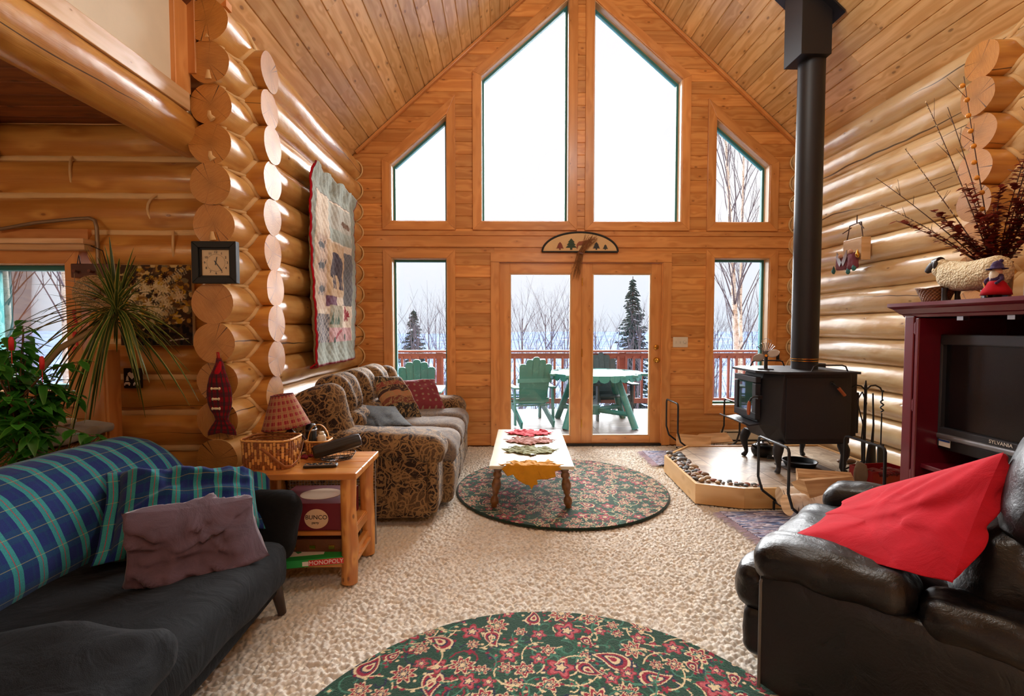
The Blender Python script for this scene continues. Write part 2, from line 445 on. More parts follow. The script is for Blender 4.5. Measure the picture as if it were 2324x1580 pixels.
M['halflitlog']=wood('half_lit_log',rgb(232,188,118),rgb(202,146,80),rgb(84,48,22),rough=.28,coat=.45,gs=.8,kden=.75,bump=.25,crack=1.2,var=.14,kn=.05,ring=.7)  # same log wood, in-between tone with some window light in its colour
M['chink']=plain('chinking',rgb(222,188,134),.8,bs=.3,bsc=120,var=.06)
M['drywall']=plain('cream_drywall',rgb(226,214,190),.85,bs=.08,bsc=90,var=.03)
M['iron']=plain('black_iron',rgb(28,28,31),.45,.2,bs=.15,bsc=150,var=.1)
M['stove']=plain('stove_steel',rgb(34,36,43),.55,.15,bs=.25,bsc=260,var=.08)
M['pipe']=plain('stove_pipe_black',rgb(22,22,27),.5,.1,var=.06)
M['teal']=plain('teal_frame',rgb(52,122,122),.5,var=.05)
M['brass']=plain('brass',rgb(212,160,70),.25,1.,var=.05)
M['steel']=plain('brushed_steel',rgb(170,172,176),.3,1.,var=.08)
M['white']=plain('white_plastic',rgb(222,212,192),.4,var=.03)
M['black']=plain('black_plastic',rgb(20,20,22),.35,var=.05)
M['cord']=plain('metal_conduit',rgb(150,130,104),.4,.5,var=.1)
M['vcol']=None
def vcolmat(name,rough=.9,sheen=0.,bs=0.,bsc=200.,spec=.2,coat=0.):
    t=NT(name);a=t.attr('Col').outputs['Color'];co=t.co()
    if bs:t.bump(t.noise(co,bsc,2.),bs,.004)
    n=t.mapr(t.noise(co,140.,2.),.3,.7,.88,1.1)
    return t.fin(t.vm('MULTIPLY',a,n),rough,spec=spec,sheen=sheen,coat=coat)
M['vcol']=vcolmat('woven_pattern',.95,.2,.6,320.)
def glassmat(name,tint=(1,1,1,1),ior=1.45):
    t=NT(name);t.t.nodes.remove(t.b)
    tr=t.n('ShaderNodeBsdfTransparent');tr.inputs[0].default_value=tint
    gl=t.n('ShaderNodeBsdfGlossy');gl.inputs['Roughness'].default_value=.02
    fr=t.n('ShaderNodeFresnel');fr.inputs[0].default_value=ior
    mx=t.n('ShaderNodeMixShader');t.l(t.math('MULTIPLY',fr.outputs[0],.8),mx.inputs[0]);t.l(tr.outputs[0],mx.inputs[1]);t.l(gl.outputs[0],mx.inputs[2])
    t.l(mx.outputs[0],t.out.inputs[0]);return t.mat
M['glass']=glassmat('window_glass')
def leather(name,c,rough=.35):
    t=NT(name);co=t.co()
    cr=t.vor(t.vm('ADD',t.scale(co,(1,1,1)),t.scale(t.noise(co,6.,2.,out=1),(.03,.03,.03))),90.,'DISTANCE_TO_EDGE')
    fo=t.noise(co,9.,4.,.6,.6)
    f=t.mapr(fo,.3,.7,.8,1.25)
    t.bump(t.math('ADD',t.math('MULTIPLY',t.mapr(cr,0,.1,0,1),.035),t.math('MULTIPLY',fo,1.5)),.35,.012)
    return t.fin(t.vm('MULTIPLY',_v(c),f),t.mapr(fo,.3,.7,rough-.06,rough+.12),spec=.5)
M['leather']=leather('black_leather',rgb(17,17,20),.33)
def cloth(name,c,bs=.4,sc=700.,fold=.5,fs=7.,rough=.9,sheen=.3,var=.12):
    t=NT(name);co=t.co();n=t.noise(co,sc,2.);fo=t.noise(co,fs,4.,.6,.8)
    t.bump(t.math('ADD',t.math('MULTIPLY',n,.08),t.math('MULTIPLY',fo,fold)),bs,.02)
    f=t.mapr(fo,.3,.7,1-var,1+var)
    return t.fin(t.vm('MULTIPLY',_v(c),f),rough,sheen=sheen,spec=.2)
M['suede']=cloth('black_microsuede',rgb(7,8,11),.5,400.,1.2,6.,.85,.02,.4)
M['redcloth']=cloth('red_cotton',rgb(172,20,36),.4,500.,.5,9.,.95,.03)
M['mauve']=cloth('mauve_velvet',rgb(84,66,78),.5,500.,.6,8.,.8,.5,.2)
def floral(name,bg,fg,mid,sc=9.):
    t=NT(name);co=t.co()
    w=t.vm('ADD',co,t.scale(t.noise(co,5.,2.,out=1),(.16,.16,.16)))
    d=t.vor(w,sc);e=t.vor(w,sc*1.9,'DISTANCE_TO_EDGE');n=t.noise(w,sc*2.6,2.,.5,1.2)
    b1=t.math('LESS_THAN',t.math('ABSOLUTE',t.math('SUBTRACT',t.math('FRACT',t.math('MULTIPLY',d,4.2)),.5)),.17)
    b2=t.math('LESS_THAN',e,.05)
    b3=t.math('LESS_THAN',t.math('ABSOLUTE',t.math('SUBTRACT',n,.5)),.013)
    m1=t.math('GREATER_THAN',t.noise(w,sc*.9,1.),.52)
    c=t.mix(m1,bg,mid)
    k=t.math('MAXIMUM',t.math('MULTIPLY',b1,t.math('GREATER_THAN',t.noise(w,sc*1.1,1.),.44)),t.math('MAXIMUM',b2,b3))
    c=t.mix(t.math('MULTIPLY',k,.72),c,fg)
    t.bump(t.math('ADD',t.math('MULTIPLY',t.noise(co,300.,2.),.2),t.math('ADD',t.math('MULTIPLY',k,.25),t.noise(co,9.,3.))),.35,.008)
    return t.fin(c,.8,sheen=.1,spec=.2)
M['floral']=floral('brown_floral_upholstery',rgb(46,35,32),rgb(160,128,86),rgb(90,70,50))
M['seatfab']=floral('worn_seat_upholstery',rgb(104,94,90),rgb(140,124,104),rgb(118,106,98),12.)
def plaid(name,base,st,thin,pale,p=.145,ax=0,cross=None,r2=.5,thin2=True):
    """uv in metres; broad stripes across u"""
    t=NT(name);uv=t.n('ShaderNodeUVMap').outputs[0];sx=t.n('ShaderNodeSeparateXYZ');t.l(uv,sx.inputs[0])
    U=sx.outputs[ax];W=sx.outputs[1-ax]
    def band(x,per,c,w): return t.math('LESS_THAN',t.math('ABSOLUTE',t.math('SUBTRACT',t.math('FRACT',t.math('DIVIDE',x,per)),c)),w)
    c=t.mix(t.math('MULTIPLY',band(W,p*1.1,.5,.25),.55),base,cross or base)
    c=t.mix(t.math('MULTIPLY',band(U,p,.5,.19),.85),c,st)
    c=t.mix(t.math('MULTIPLY',band(U,p,.08,.05),.35),c,cross or st)
    c=t.mix(t.math('MULTIPLY',band(U,p,.5,.016),.9),c,thin)
    c=t.mix(t.math('MULTIPLY',band(W,p*1.1,.5,.014),.4),c,pale)
    wv=t.math('ADD',t.math('SINE',t.math('MULTIPLY',U,2500.)),t.math('SINE',t.math('MULTIPLY',W,2500.)))
    c=t.vm('MULTIPLY',c,t.mapr(t.noise(t.co(),500.,2.),.3,.7,.7,1.3))
    t.bump(t.math('ADD',t.noise(t.co(),8.,3.),t.math('MULTIPLY',wv,.02)),.3,.01)
    return t.fin(c,.9,sheen=.15,spec=.15)
M['plaid']=plaid('blue_green_plaid',rgb(26,42,100),rgb(50,138,136),rgb(150,40,58),rgb(170,160,90),.092,0,rgb(20,66,96))
M['redplaid']=plaid('red_tan_plaid',rgb(138,46,52),rgb(170,128,92),rgb(52,26,36),rgb(70,84,60),.030,0,rgb(176,132,96))
M['tartan']=plaid('red_tartan',rgb(132,24,34),rgb(60,42,44),rgb(28,60,50),rgb(30,40,70),.035,0,rgb(50,30,40))
def wicker(name,c0,c1,su=60.,sv=60.):
    t=NT(name);uv=t.n('ShaderNodeUVMap').outputs[0];sx=t.n('ShaderNodeSeparateXYZ');t.l(uv,sx.inputs[0])
    a=t.math('MULTIPLY',t.math('SINE',t.math('MULTIPLY',sx.outputs[0],su)),t.math('SINE',t.math('MULTIPLY',sx.outputs[1],sv)))
    f=t.math('MULTIPLY_ADD',a,.5,.5)
    t.bump(f,.8,.006)
    n=t.noise(t.co(),40.,2.)
    return t.fin(t.mix(t.math('MULTIPLY',f,n),c0,c1),.5)
M['wicker']=wicker('brown_wicker',rgb(110,68,34),rgb(190,134,78),300.,400.)
# ---------------- setting
G=5.45; H0=3.316; SL=.905
RX=(3.40-H0+SL*(3.286+1.559))/(2*SL)-1.559   # ridge x
def roof(x): return H0+SL*(x+1.559) if x<RX else 3.40-SL*(x-3.286)
RZ=roof(RX)
def planks(mb,O,U,Vd,N,rows,g=.004,dp=.006,m=0):
    O,U,Vd,N=V(O),V(U),V(Vd),V(N)
    for v0,v1,ps in rows:
        for (a0,a1,b0,b1) in ps:
            ou=R.uniform(0,50);ov=R.uniform(0,50)
            def P(u,v,d): return O+U*u+Vd*v-N*d
            h=v1-v0;k=g/h
            L=lambda a,b,t:a+(b-a)*t
            vs=[P(a0,v0,dp),P(a1,v0,dp),P(L(a1,b1,k),v0+g,0),P(L(a0,b0,k),v0+g,0),P(L(a1,b1,1-k),v1-g,0),P(L(a0,b0,1-k),v1-g,0),P(b1,v1,dp),P(b0,v1,dp)]
            uv=[(a0+ou,ov),(a1+ou,ov),(a1+ou,ov+g),(a0+ou,ov+g),(b1+ou,ov+h-g),(b0+ou,ov+h-g),(b1+ou,ov+h),(b0+ou,ov+h)]
            F=[(0,1,2,3),(3,2,4,5),(5,4,6,7)]
            mb.add(vs,F,[[uv[i] for i in f] for f in F],m)
def cuts(a,b,lo=1.2,hi=3.4):
    o=[a];x=a+R.uniform(.3,hi)
    while x<b-.3: o.append(x);x+=R.uniform(lo,hi)
    return o+[b]
# ceiling boards along Y
th=math.atan(SL);cs=math.cos(th);sn=math.sin(th)
mb=MB();Y0=-2.6
for x0,sg in ((-1.66,1),(3.50,-1)):
    z0=roof(x0); tot=abs(RX-x0)/cs; n=int(tot/.138)+1
    rows=[]
    for i in range(n):
        v0=i*.138;v1=min(tot,v0+.138)
        if v1-v0<.02:continue
        c=cuts(Y0,G+.1); rows.append((v0,v1,[(p,q,p,q) for p,q in zip(c,c[1:])]))
    Vd=V((sg*cs,0,sn)); N=V((sg*sn,0,-cs))
    planks(mb,(x0,0,z0),(0,1,0),Vd,N,rows,g=.006,dp=.011)
    # roof deck above
    p=V((x0-sg*.5,0,z0-.5*SL))-N*.03
    q=V((RX,0,RZ))-N*.03
    for y in (0,): mb.beam((p.x,Y0+(G+.5-Y0)/2,p.z),(q.x+sg*.05,Y0+(G+.5-Y0)/2,q.z+.05*SL),G+.5-Y0,.02,side=(0,1,0),m=1)
mb.build('ceiling',[M['ceil'],M['darkpine']],kind='structure',label='vaulted pine plank ceiling with dark knots',cat='ceiling')
# ceiling edge strips against the gable wall
mb=MB()
for sg,x0 in ((1,-1.60),(-1,3.33)):
    a=V((x0,G-.03,roof(x0)-.03));b=V((RX,G-.03,RZ-.03)); mb.beam(a,b,.045,.03,side=(0,1,0))
mb.build('trim_1',M['trim'],kind='structure',label='thin pine strip along the ceiling at the gable wall',cat='trim',bevel=.004)
# openings in the gable wall: list of polygons (x,z), counter-clockwise from bottom left
def topz(x,dz): return roof(x)-dz
OP={}
OP['window_1']=[(-1.23,.42),(-.615,.42),(-.615,2.11),(-1.23,2.11)]
OP['window_2']=[(2.385,.45),(3.015,.45),(3.015,2.12),(2.385,2.12)]
OP['window_3']=[(-1.23,2.515),(-.612,2.515),(-.612,3.68),(-1.23,3.14)]
OP['window_4']=[(-.232,2.515),(.738,2.515),(.738,4.95),(-.232,4.10)]
OP['window_5']=[(1.015,2.515),(2.00,2.515),(2.00,4.08),(1.015,4.93)]
OP['window_6']=[(2.385,2.515),(3.0,2.515),(3.0,3.15),(2.385,3.67)]
DOOR=[(-.035,-.02),(1.80,-.02),(1.80,2.065),(-.035,2.065)]
def span(poly,z):
    xs=[]
    n=len(poly)
    for i in range(n):
        (x0,z0),(x1,z1)=poly[i],poly[(i+1)%n]
        if (z0-z)*(z1-z)<=0 and abs(z1-z0)>1e-9: xs.append(x0+(x1-x0)*(z-z0)/(z1-z0))
    return (min(xs),max(xs)) if len(xs)>=2 else None
mb=MB();rows=[];z=0.;bh=.1355
XL,XR=-1.70,3.40
def rlim(z):
    if z<=roof(XL):a=XL
    else:a=-1.559+(z-H0)/SL
    if z<=roof(XR):b=XR
    else:b=3.286-(z-3.40)/SL
    return a,b
while z<RZ-.02:
    z1=z+bh
    segs=[]
    a0,b0=rlim(z);a1,b1=rlim(min(z1,RZ-.001))
    bl=[]
    for p in list(OP.values())+[DOOR]:
        zs=[q[1] for q in p]; lo,hi=min(zs),max(zs)
        if z1<=lo+.03 or z>=hi-.03:continue
        za=min(max(z,lo+.001),hi-.001);zb=min(max(z1,lo+.001),hi-.001)
        s0=span(p,za);s1=span(p,zb)
        if s0 and s1: bl.append((s0[0]-.02,s0[1]+.02,s1[0]-.02,s1[1]+.02))
    bl.sort(); cur=(a0,a1)
    def emit(l,r):
        if min(r[0]-l[0],r[1]-l[1])<.0 and max(r[0]-l[0],r[1]-l[1])<.02:return
        L=r[0]-l[0]
        if L>2.2:
            k=R.uniform(.3,.7); 
            segs.append((l[0],l[0]+L*k,l[1],l[0]+L*k)); segs.append((l[0]+L*k,r[0],l[0]+L*k,r[1]))
        else: segs.append((l[0],max(r[0],l[0]+.001),l[1],max(r[1],l[1]+.001)))
    for q in bl:
        emit(cur,(q[0],q[2])); cur=(q[1],q[3])
    emit(cur,(b0,b1))
    rows.append((z,z1,segs)); z=z1
planks(mb,(0,G,0),(1,0,0),(0,0,1),(0,-1,0),rows)
mb.build('wall_back',M['gable'],kind='structure',label='gable end wall of horizontal knotty pine boards',cat='wall')
mb=MB()
for za,zb in ((2.232,2.352),):
    mb.box(((XL+XR)/2,G-.008,(za+zb)/2),(XR-XL,.02,zb-za))
mb.box(((XL+XR)/2,G-.004,2.385),(XR-XL,.012,.05))
mb.build('trim_2',M['trim'],kind='structure',label='horizontal pine band board across the gable wall above the doors',cat='trim',bevel=.003)
def offs(poly,d):
    n=len(poly);o=[]
    for i in range(n):
        p0,p1,p2=V((*poly[i-1],0)),V((*poly[i],0)),V((*poly[(i+1)%n],0))
        e1=(p1-p0).normalized();e2=(p2-p1).normalized()
        n1=V((e1.y,-e1.x,0));n2=V((e2.y,-e2.x,0)); b=(n1+n2).normalized()
        k=d/max(.2,b.dot(n1)); o.append((p1.x+b.x*k,p1.y+b.y*k))
    return o
def ring(mb,inner,outer,y0,y1,m=0):
    """frame between two polygons, from depth y0 to y1 (y0 nearer the room)"""
    n=len(inner)
    for i in range(n):
        j=(i+1)%n
        a,b,c,d=inner[i],inner[j],outer[j],outer[i]
        L=math.hypot(b[0]-a[0],b[1]-a[1]);w=math.hypot(d[0]-a[0],d[1]-a[1])*.8
        e=((b[0]-a[0])/L,(b[1]-a[1])/L)
        ou=R.uniform(0,40);ov=R.uniform(0,40)
        def uv(p,k=0): 
            dx=p[0]-a[0];dz=p[1]-a[1]; return (ou+dx*e[0]+dz*e[1],ov+abs(-dx*e[1]+dz*e[0])+k)
        q=[a,b,c,d]
        vs=[(p[0],y0,p[1]) for p in q]+[(p[0],y1,p[1]) for p in q]
        T=y1-y0
        F=[(0,1,2,3),(7,6,5,4),(0,4,5,1),(3,2,6,7),(0,3,7,4),(1,5,6,2)]
        U=[[uv(p) for p in q],[uv(p) for p in q[::-1]],[uv(a),uv(a,T),uv(b,T),uv(b)],[uv(d),uv(c),uv(c,T),uv(d,T)],[uv(a),uv(d),uv(d,T),uv(a,T)],[uv(b),uv(b,T),uv(c,T),uv(c)]]
        mb.add(vs,F,U,m)
WL={'window_1':'tall lower window left of the glass doors, green chair outside','window_2':'tall lower window right of the doors behind the stove','window_3':'small slanted upper window at far left of the gable','window_4':'large slanted upper window left of the centre post','window_5':'large slanted upper window right of the centre post','window_6':'small slanted upper window beside the stove pipe'}
for nm,p in OP.items():
    t=thing(nm,WL[nm],'window',(0,G,0),kind='structure')
    mb=MB();tw=.092 if nm in('window_1','window_2') else .095
    ring(mb,offs(p,.0),offs(p,tw),G-.022,G+.002); mb.build('window_casing',M['trim'],t,bevel=.003)
    mb=MB(); ring(mb,offs(p,-.008),offs(p,.025),G-.004,G+.11); mb.build('window_jamb',M['jamb'],t)
    mb=MB(); ring(mb,offs(p,-.03),offs(p,.03),G+.10,G+.15); mb.build('window_sash',M['teal'],t,bevel=.003)
    mb=MB(); mb.prism(offs(p,-.02),(0,.006,0),M=lambda x,y:(x,G+.12,y)); mb.build('window_pane',M['glass'],t)
# doors
def door(nm,x0,x1,label,hand):
    t=thing(nm,label,'door',((x0+x1)/2,G,0),kind='structure')
    z0,z1=.02,2.06;sw=.115;bt=.1
    g=[(x0+sw,z0+bt-.02),(x1-sw,z0+bt-.02),(x1-sw,1.945),(x0+sw,1.945)]
    mb=MB()
    for a,b in ((x0,x0+sw),(x1-sw,x1)): mb.box(((a+b)/2,G+.035,(z0+z1)/2),(b-a,.045,z1-z0))
    mb.box(((x0+x1)/2,G+.035,(1.945+z1)/2),(x1-x0-2*sw,.045,z1-1.945)); mb.box(((x0+x1)/2,G+.035,z0+.04),(x1-x0-2*sw,.045,.08))
    mb.build('door_frame',M['trim'],t,bevel=.003)
    mb=MB();ring(mb,offs(g,-.014),g,G+.02,G+.05);mb.build('glazing_bead',M['jamb'],t)
    mb=MB();mb.prism(g,(0,.006,0),M=lambda x,y:(x,G+.033,y));mb.build('door_pane',M['glass'],t)
    if hand:
        mb=MB();Mx=Matrix.Rotation(PI/2,3,'X')
        mb.lathe([(.0,.0),(.03,0),(.03,.006),(.012,.01),(.012,.03),(.022,.036),(.029,.05),(.026,.066),(.0,.072)],(x1-.052,G+.012,.97),20,M=Mx);mb.build('door_knob',M['brass'],t)
        mb=MB();mb.lathe([(.0,.0),(.028,0),(.028,.012),(.02,.016),(0,.016)],(x1-.052,G+.012,1.115),20,M=Mx);mb.box((x1-.052,G-.008,1.115),(.008,.016,.03));mb.build('deadbolt',M['brass'],t)
        for z in(.25,1.05,1.85):
            mb=MB();mb.tube([(x0-.002,G+.008,z-.045),(x0-.002,G+.008,z+.045)],.007,8);mb.build('hinge',M['brass'],t)
door('door_1',-.03,.892,'left fixed glass patio door with the green chair outside',False)
door('door_2',.902,1.797,'right glass patio door with the brass knob',True)
mb=MB();d=[(-.035,-.1),(1.80,-.1),(1.80,2.068),(-.035,2.068)]
for a,b in(((-.082,0),(-.082,2.066)),((1.853,0),(1.853,2.066))): mb.box((a[0],G-.011,1.033),(.095,.026,2.066))
mb.box((.885,G-.011,2.118),(2.03,.026,.1))
mb.box((-.034,G+.05,1.03),(.012,.12,2.06));mb.box((1.802,G+.05,1.03),(.012,.12,2.06));mb.box((.885,G+.05,2.067),(1.84,.12,.01));mb.box((.897,G+.05,1.03),(.01,.08,2.06))
mb.build('trim_3',M['trim'],kind='structure',label='pine casing around the double glass doors',cat='trim',bevel=.003)
mb=MB();mb.box((.885,G+.045,.008),(1.84,.14,.025));mb.build('trim_4',M['black'],kind='structure',label='dark door sill under the double glass doors',cat='trim')
# outer skin of the gable wall (blocks the light around the openings)
mb=MB();rows=[];z=-.15
while z<RZ+.2:
    z1=z+.1; zm=z+.05
    a,b=rlim(max(z,0)); a-=.1;b+=.1
    if z>RZ: break
    bl=[]
    for p in list(OP.values())+[[(-.035,-.3),(1.8,-.3),(1.8,2.065),(-.035,2.065)]]:
        ss=[q for q in (span(p,zm-.0499),span(p,zm),span(p,zm+.0499)) if q]
        if ss: bl.append((min(q[0] for q in ss)-.01,max(q[1] for q in ss)+.01))
    bl.sort();cur=a
    for s in bl:
        if s[0]>cur: mb.box(((cur+s[0])/2,G+.07,zm),(s[0]-cur,.08,.1))
        cur=s[1]
    if b>cur: mb.box(((cur+b)/2,G+.07,zm),(b-cur,.08,.1))
    z=z1
mb.build('wall_outside',M['darkpine'],kind='structure',label='outer sheathing of the gable wall',cat='wall')
# ---- log walls
PT=.228
def log(mb,p0,p1,r,n=26,seg=.16,t=.0,cap=True,ref=None):
    p0=V(p0);p1=V(p1);L=(p1-p0).length;k=max(2,int(L/seg)+1)
    a=R.uniform(-.004,.004)
    pts=[p0.lerp(p1,i/(k-1)) for i in range(k)]
    rs=[r*(1+t*(i/(k-1)-.5)) for i in range(k)]
    mb.tube(pts,rs,n,cap,m=0,mc=1,nzf=.07,ref=ref)
LX=-1.672;ZL=[.107+PT*k for k in range(14)]
mb=MB()
for k,z in enumerate(ZL):
    log(mb,(LX,2.855+R.uniform(-.015,.015),z),(LX,G+.02,z),.119)
mb.build('wall_left',[M['halflitlog'],M['logend']],kind='structure',label='left log wall of honey coloured round logs behind the sofa',cat='wall')
RXc=3.36;ZR=[3.18-.229*k for k in range(15)]
mb=MB()
for k,z in enumerate(ZR):
    log(mb,(RXc,2.85 if k else 2.2,z),(RXc,G+.02,z),.120)
mb.build('wall_right',[M['litlog'],M['logend']],kind='structure',label='right log wall of glossy round logs behind the stove, window light in its colour',cat='wall')
# left cross wall, logs along X, with a window
mb=MB();WX0,WX1,WZ0,WZ1=-3.45,-2.60,.86,1.835
YC=3.19
for k in range(-1,13):
    z=.107+PT*(k+.5)
    x1=-1.475+R.uniform(-.012,.012)
    if z+.09>WZ0 and z-.09<WZ1:
        log(mb,(x1,YC,z),(WX1+.03,YC,z),.119); log(mb,(WX0-.03,YC,z),(-4.5,YC,z),.119)
    else: log(mb,(x1,YC,z),(-4.5,YC,z),.119)
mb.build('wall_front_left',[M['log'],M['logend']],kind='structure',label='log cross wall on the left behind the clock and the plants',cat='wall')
mb=MB()
for k in range(14):
    z=3.18-.229*(k+.5)
    log(mb,(3.10+R.uniform(-.012,.012),3.16,z),(4.8,3.16,z),.119)
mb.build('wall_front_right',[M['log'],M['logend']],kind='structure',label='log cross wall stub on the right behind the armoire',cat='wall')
# chinking: cream lines in the joints
mb=MB()
def yface(z,zc0,r=.119):
    k=round((z-zc0)/PT); dz=z-(zc0+PT*k); return math.sqrt(max(0,r*r-dz*dz))
for k in range(0,14):
    z=.107+PT*k
    if z<.05: continue
    d=.119*.30
    segs=[(-1.76,-4.5)] if not(WZ0-.02<z<WZ1+.02) else [(-1.76,WX1+.05),(WX0,-4.5)]
    for a,b in segs:
        n=int(abs(b-a)/.08)+2
        mb.tube([(a+(b-a)*i/(n-1),YC-.062,z+.004*nz(i*.7,k)) for i in range(n)],[.021+.004*nz(i*.5,k*3.) for i in range(n)],8,flat=.55)
for zc,xc,cy,zo,R0,sgn in [(z,LX,YC,.107+PT/2,.119,-1) for z in ZL]+[(z,RXc,3.16,3.18-.229/2,.12,1) for z in ZR[:14]]:
    # where a wall log passes through the cross logs
    for side in (0,PI):
        pts=[];
        for i in range(15):
            a=side-PI*.42+PI*.84*i/14
            x=xc+(R0+.002)*math.cos(a); z=zc+(R0+.002)*math.sin(a)
            kk=round((z-zo)/PT);dz=z-(zo+PT*kk)
            pts.append((x,cy-math.sqrt(max(0.0004,.119**2-dz*dz))-.003,z))
        mb.tube(pts,.017,6)
# joints between the log ends
for z in ZL[:-1]:
    zj=z+PT/2
    mb.tube([(LX-.05,2.93,zj-.006),(LX-.02,2.90,zj+.004),(LX+.02,2.90,zj+.006),(LX+.05,2.93,zj-.006)],[.016,.02,.018,.014],8)
    if R.random()<.6: mb.tube([(LX+R.uniform(-.02,.02),2.853,zj+.02),(LX,2.853,zj+.045),(LX+.0,2.853,zj+.07)],[.020,.014,.009],8,flat=.5)
    mb.tube([(LX+.03,2.93,zj),(LX+.05,3.02,zj),(LX+.09,3.10,zj)],.012,6)
for z in ZR[:-1]:
    zj=z-.229/2;mb.tube([(RXc-.06,2.90,zj),(RXc+.06,2.90,zj)],.016,6)
# scarf joints on the cross wall
for x,z,s in ((-2.66,2.296,1),(-2.18,2.066,-1),(-3.12,2.53,-1),(-2.05,1.84,1)):
    mb.tube([(x+s*.03*math.sin(PI*i/8)-s*.02,YC-.121*math.sin(.55+2.04*i/8),z+.121*math.cos(.55+2.04*i/8)) for i in range(9)],.008,6)
# scribed ends at the gable corners
for zc,xc,s in [(z,LX,1) for z in ZL]+[(z,RXc,-1) for z in ZR[:14]]:
    pts=[(xc+s*.135*math.cos(a),G-.012,zc+.118*math.sin(a)) for a in [(-1.15+2.3*i/10) for i in range(11)]]
    mb.tube(pts,.009,5)
mb.build('trim_5',M['chink'],kind='structure',label='cream chinking in the joints between the logs',cat='trim')
# left window in the cross wall
t=thing('window_7','small window in the left log wall behind the plants','window',((WX0+WX1)/2,3.1,0),kind='structure')
p=[(WX0+.08,WZ0+.08),(WX1-.09,WZ0+.08),(WX1-.09,WZ1-.11),(WX0+.08,WZ1-.11)]
mb=MB();ring(mb,p,[(WX0-.05,WZ0-.02),(WX1+.0,WZ0-.02),(WX1+.0,WZ1-.0),(WX0-.05,WZ1-.0)],3.05,3.30);mb.build('window_casing',M['trim'],t,bevel=.004)
mb=MB();mb.box(((WX0+WX1)/2+.02,3.02,WZ1+.018),(1.0,.10,.03));mb.box(((WX0+WX1)/2+.02,3.035,WZ1-.014),(.96,.07,.035));mb.build('window_head',M['jamb'],t,bevel=.004)
mb=MB();ring(mb,offs(p,-.03),p,3.14,3.2);mb.box((WX0+.19,3.11,(WZ0+WZ1)/2),(.09,.06,WZ1-WZ0-.2));mb.build('window_sash',M['teal'],t,bevel=.003)
mb=MB();mb.prism(offs(p,-.03),(0,.006,0),M=lambda x,y:(x,3.17,y));mb.build('window_pane',M['glass'],t)
mb=MB();mb.box(((WX0+WX1)/2,3.19,WZ1+.045),(.9,.2,.13));mb.box(((WX0+WX1)/2,3.19,WZ0-.05),(.9,.2,.1));mb.build('trim_12',M['trim'],kind='structure',label='filler boards above and below the small left window',cat='trim')
mb=MB();mb.box((-2.405,2.93,.60),(.12,.08,1.2));mb.box((-2.34,2.95,.60),(.02,.10,1.2));mb.build('trim_6',M['trim'],kind='structure',label='upright pine post at the right of the small left window',cat='trim',bevel=.004)
# loft: beams, fascia, drywall, soffit
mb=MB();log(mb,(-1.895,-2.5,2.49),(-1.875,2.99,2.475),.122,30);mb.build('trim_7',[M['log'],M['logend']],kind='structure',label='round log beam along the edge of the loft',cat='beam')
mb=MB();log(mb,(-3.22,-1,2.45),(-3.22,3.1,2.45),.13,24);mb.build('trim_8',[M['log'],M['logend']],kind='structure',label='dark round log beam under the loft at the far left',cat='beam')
mb=MB();mb.beam((-1.79,-2.5,2.615),(-1.79,2.85,2.615),.10,.03,side=(0,0,1));mb.build('trim_9',M['jamb'],kind='structure',label='pale pine fascia board above the loft beam',cat='trim',bevel=.003)
mb=MB();mb.box((-1.80,2.795,3.25),(.05,.13,1.18));mb.box((-1.76,2.85,3.35),(.05,.02,1.15));mb.build('trim_10',M['trim'],kind='structure',label='upright pine trim at the end of the cream loft wall',cat='trim',bevel=.003)
mb=MB();mb.box((-1.82,.2,3.3),(.04,5.4,1.5));mb.build('wall_loft',M['drywall'],kind='structure',label='cream painted loft wall above the log beam',cat='wall')
mb=MB();mb.box((-1.78,.2,4.02),(.36,5.6,.04));mb.box((-1.665,.17,3.65),(.05,5.5,.78));mb.box((-1.73,2.99,3.62),(.22,.06,.8));mb.box((-1.64,2.86,3.50),(.06,.12,.5));mb.build('trim_11',M['trim'],kind='structure',label='boarded edge where the ceiling meets the loft',cat='trim')
mb=MB();rows=[]
for i in range(42):
    rows.append((-2.5+i*.138,-2.5+(i+1)*.138,[(-4.6,-1.9,-4.6,-1.9)]))
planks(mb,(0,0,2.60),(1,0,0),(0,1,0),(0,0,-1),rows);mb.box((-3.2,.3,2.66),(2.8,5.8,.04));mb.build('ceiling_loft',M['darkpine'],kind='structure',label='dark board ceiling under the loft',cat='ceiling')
# surrounding walls out of view
mb=MB();mb.box((1.,-2.62,2.8),(8.6,.1,5.8));mb.build('wall_rear',M['gable'],kind='structure',label='pine wall behind the camera',cat='wall')
mb=MB();mb.box((-4.55,.3,1.4),(.1,5.9,2.8));mb.build('wall_side_left',M['gable'],kind='structure',label='pine wall at the far left',cat='wall')
mb=MB();mb.box((4.75,.3,1.9),(.1,5.9,3.9));mb.box((4.1,.3,2.9),(1.3,5.7,.05));mb.build('wall_side_right',M['gable'],kind='structure',label='pine wall at the far right',cat='wall')
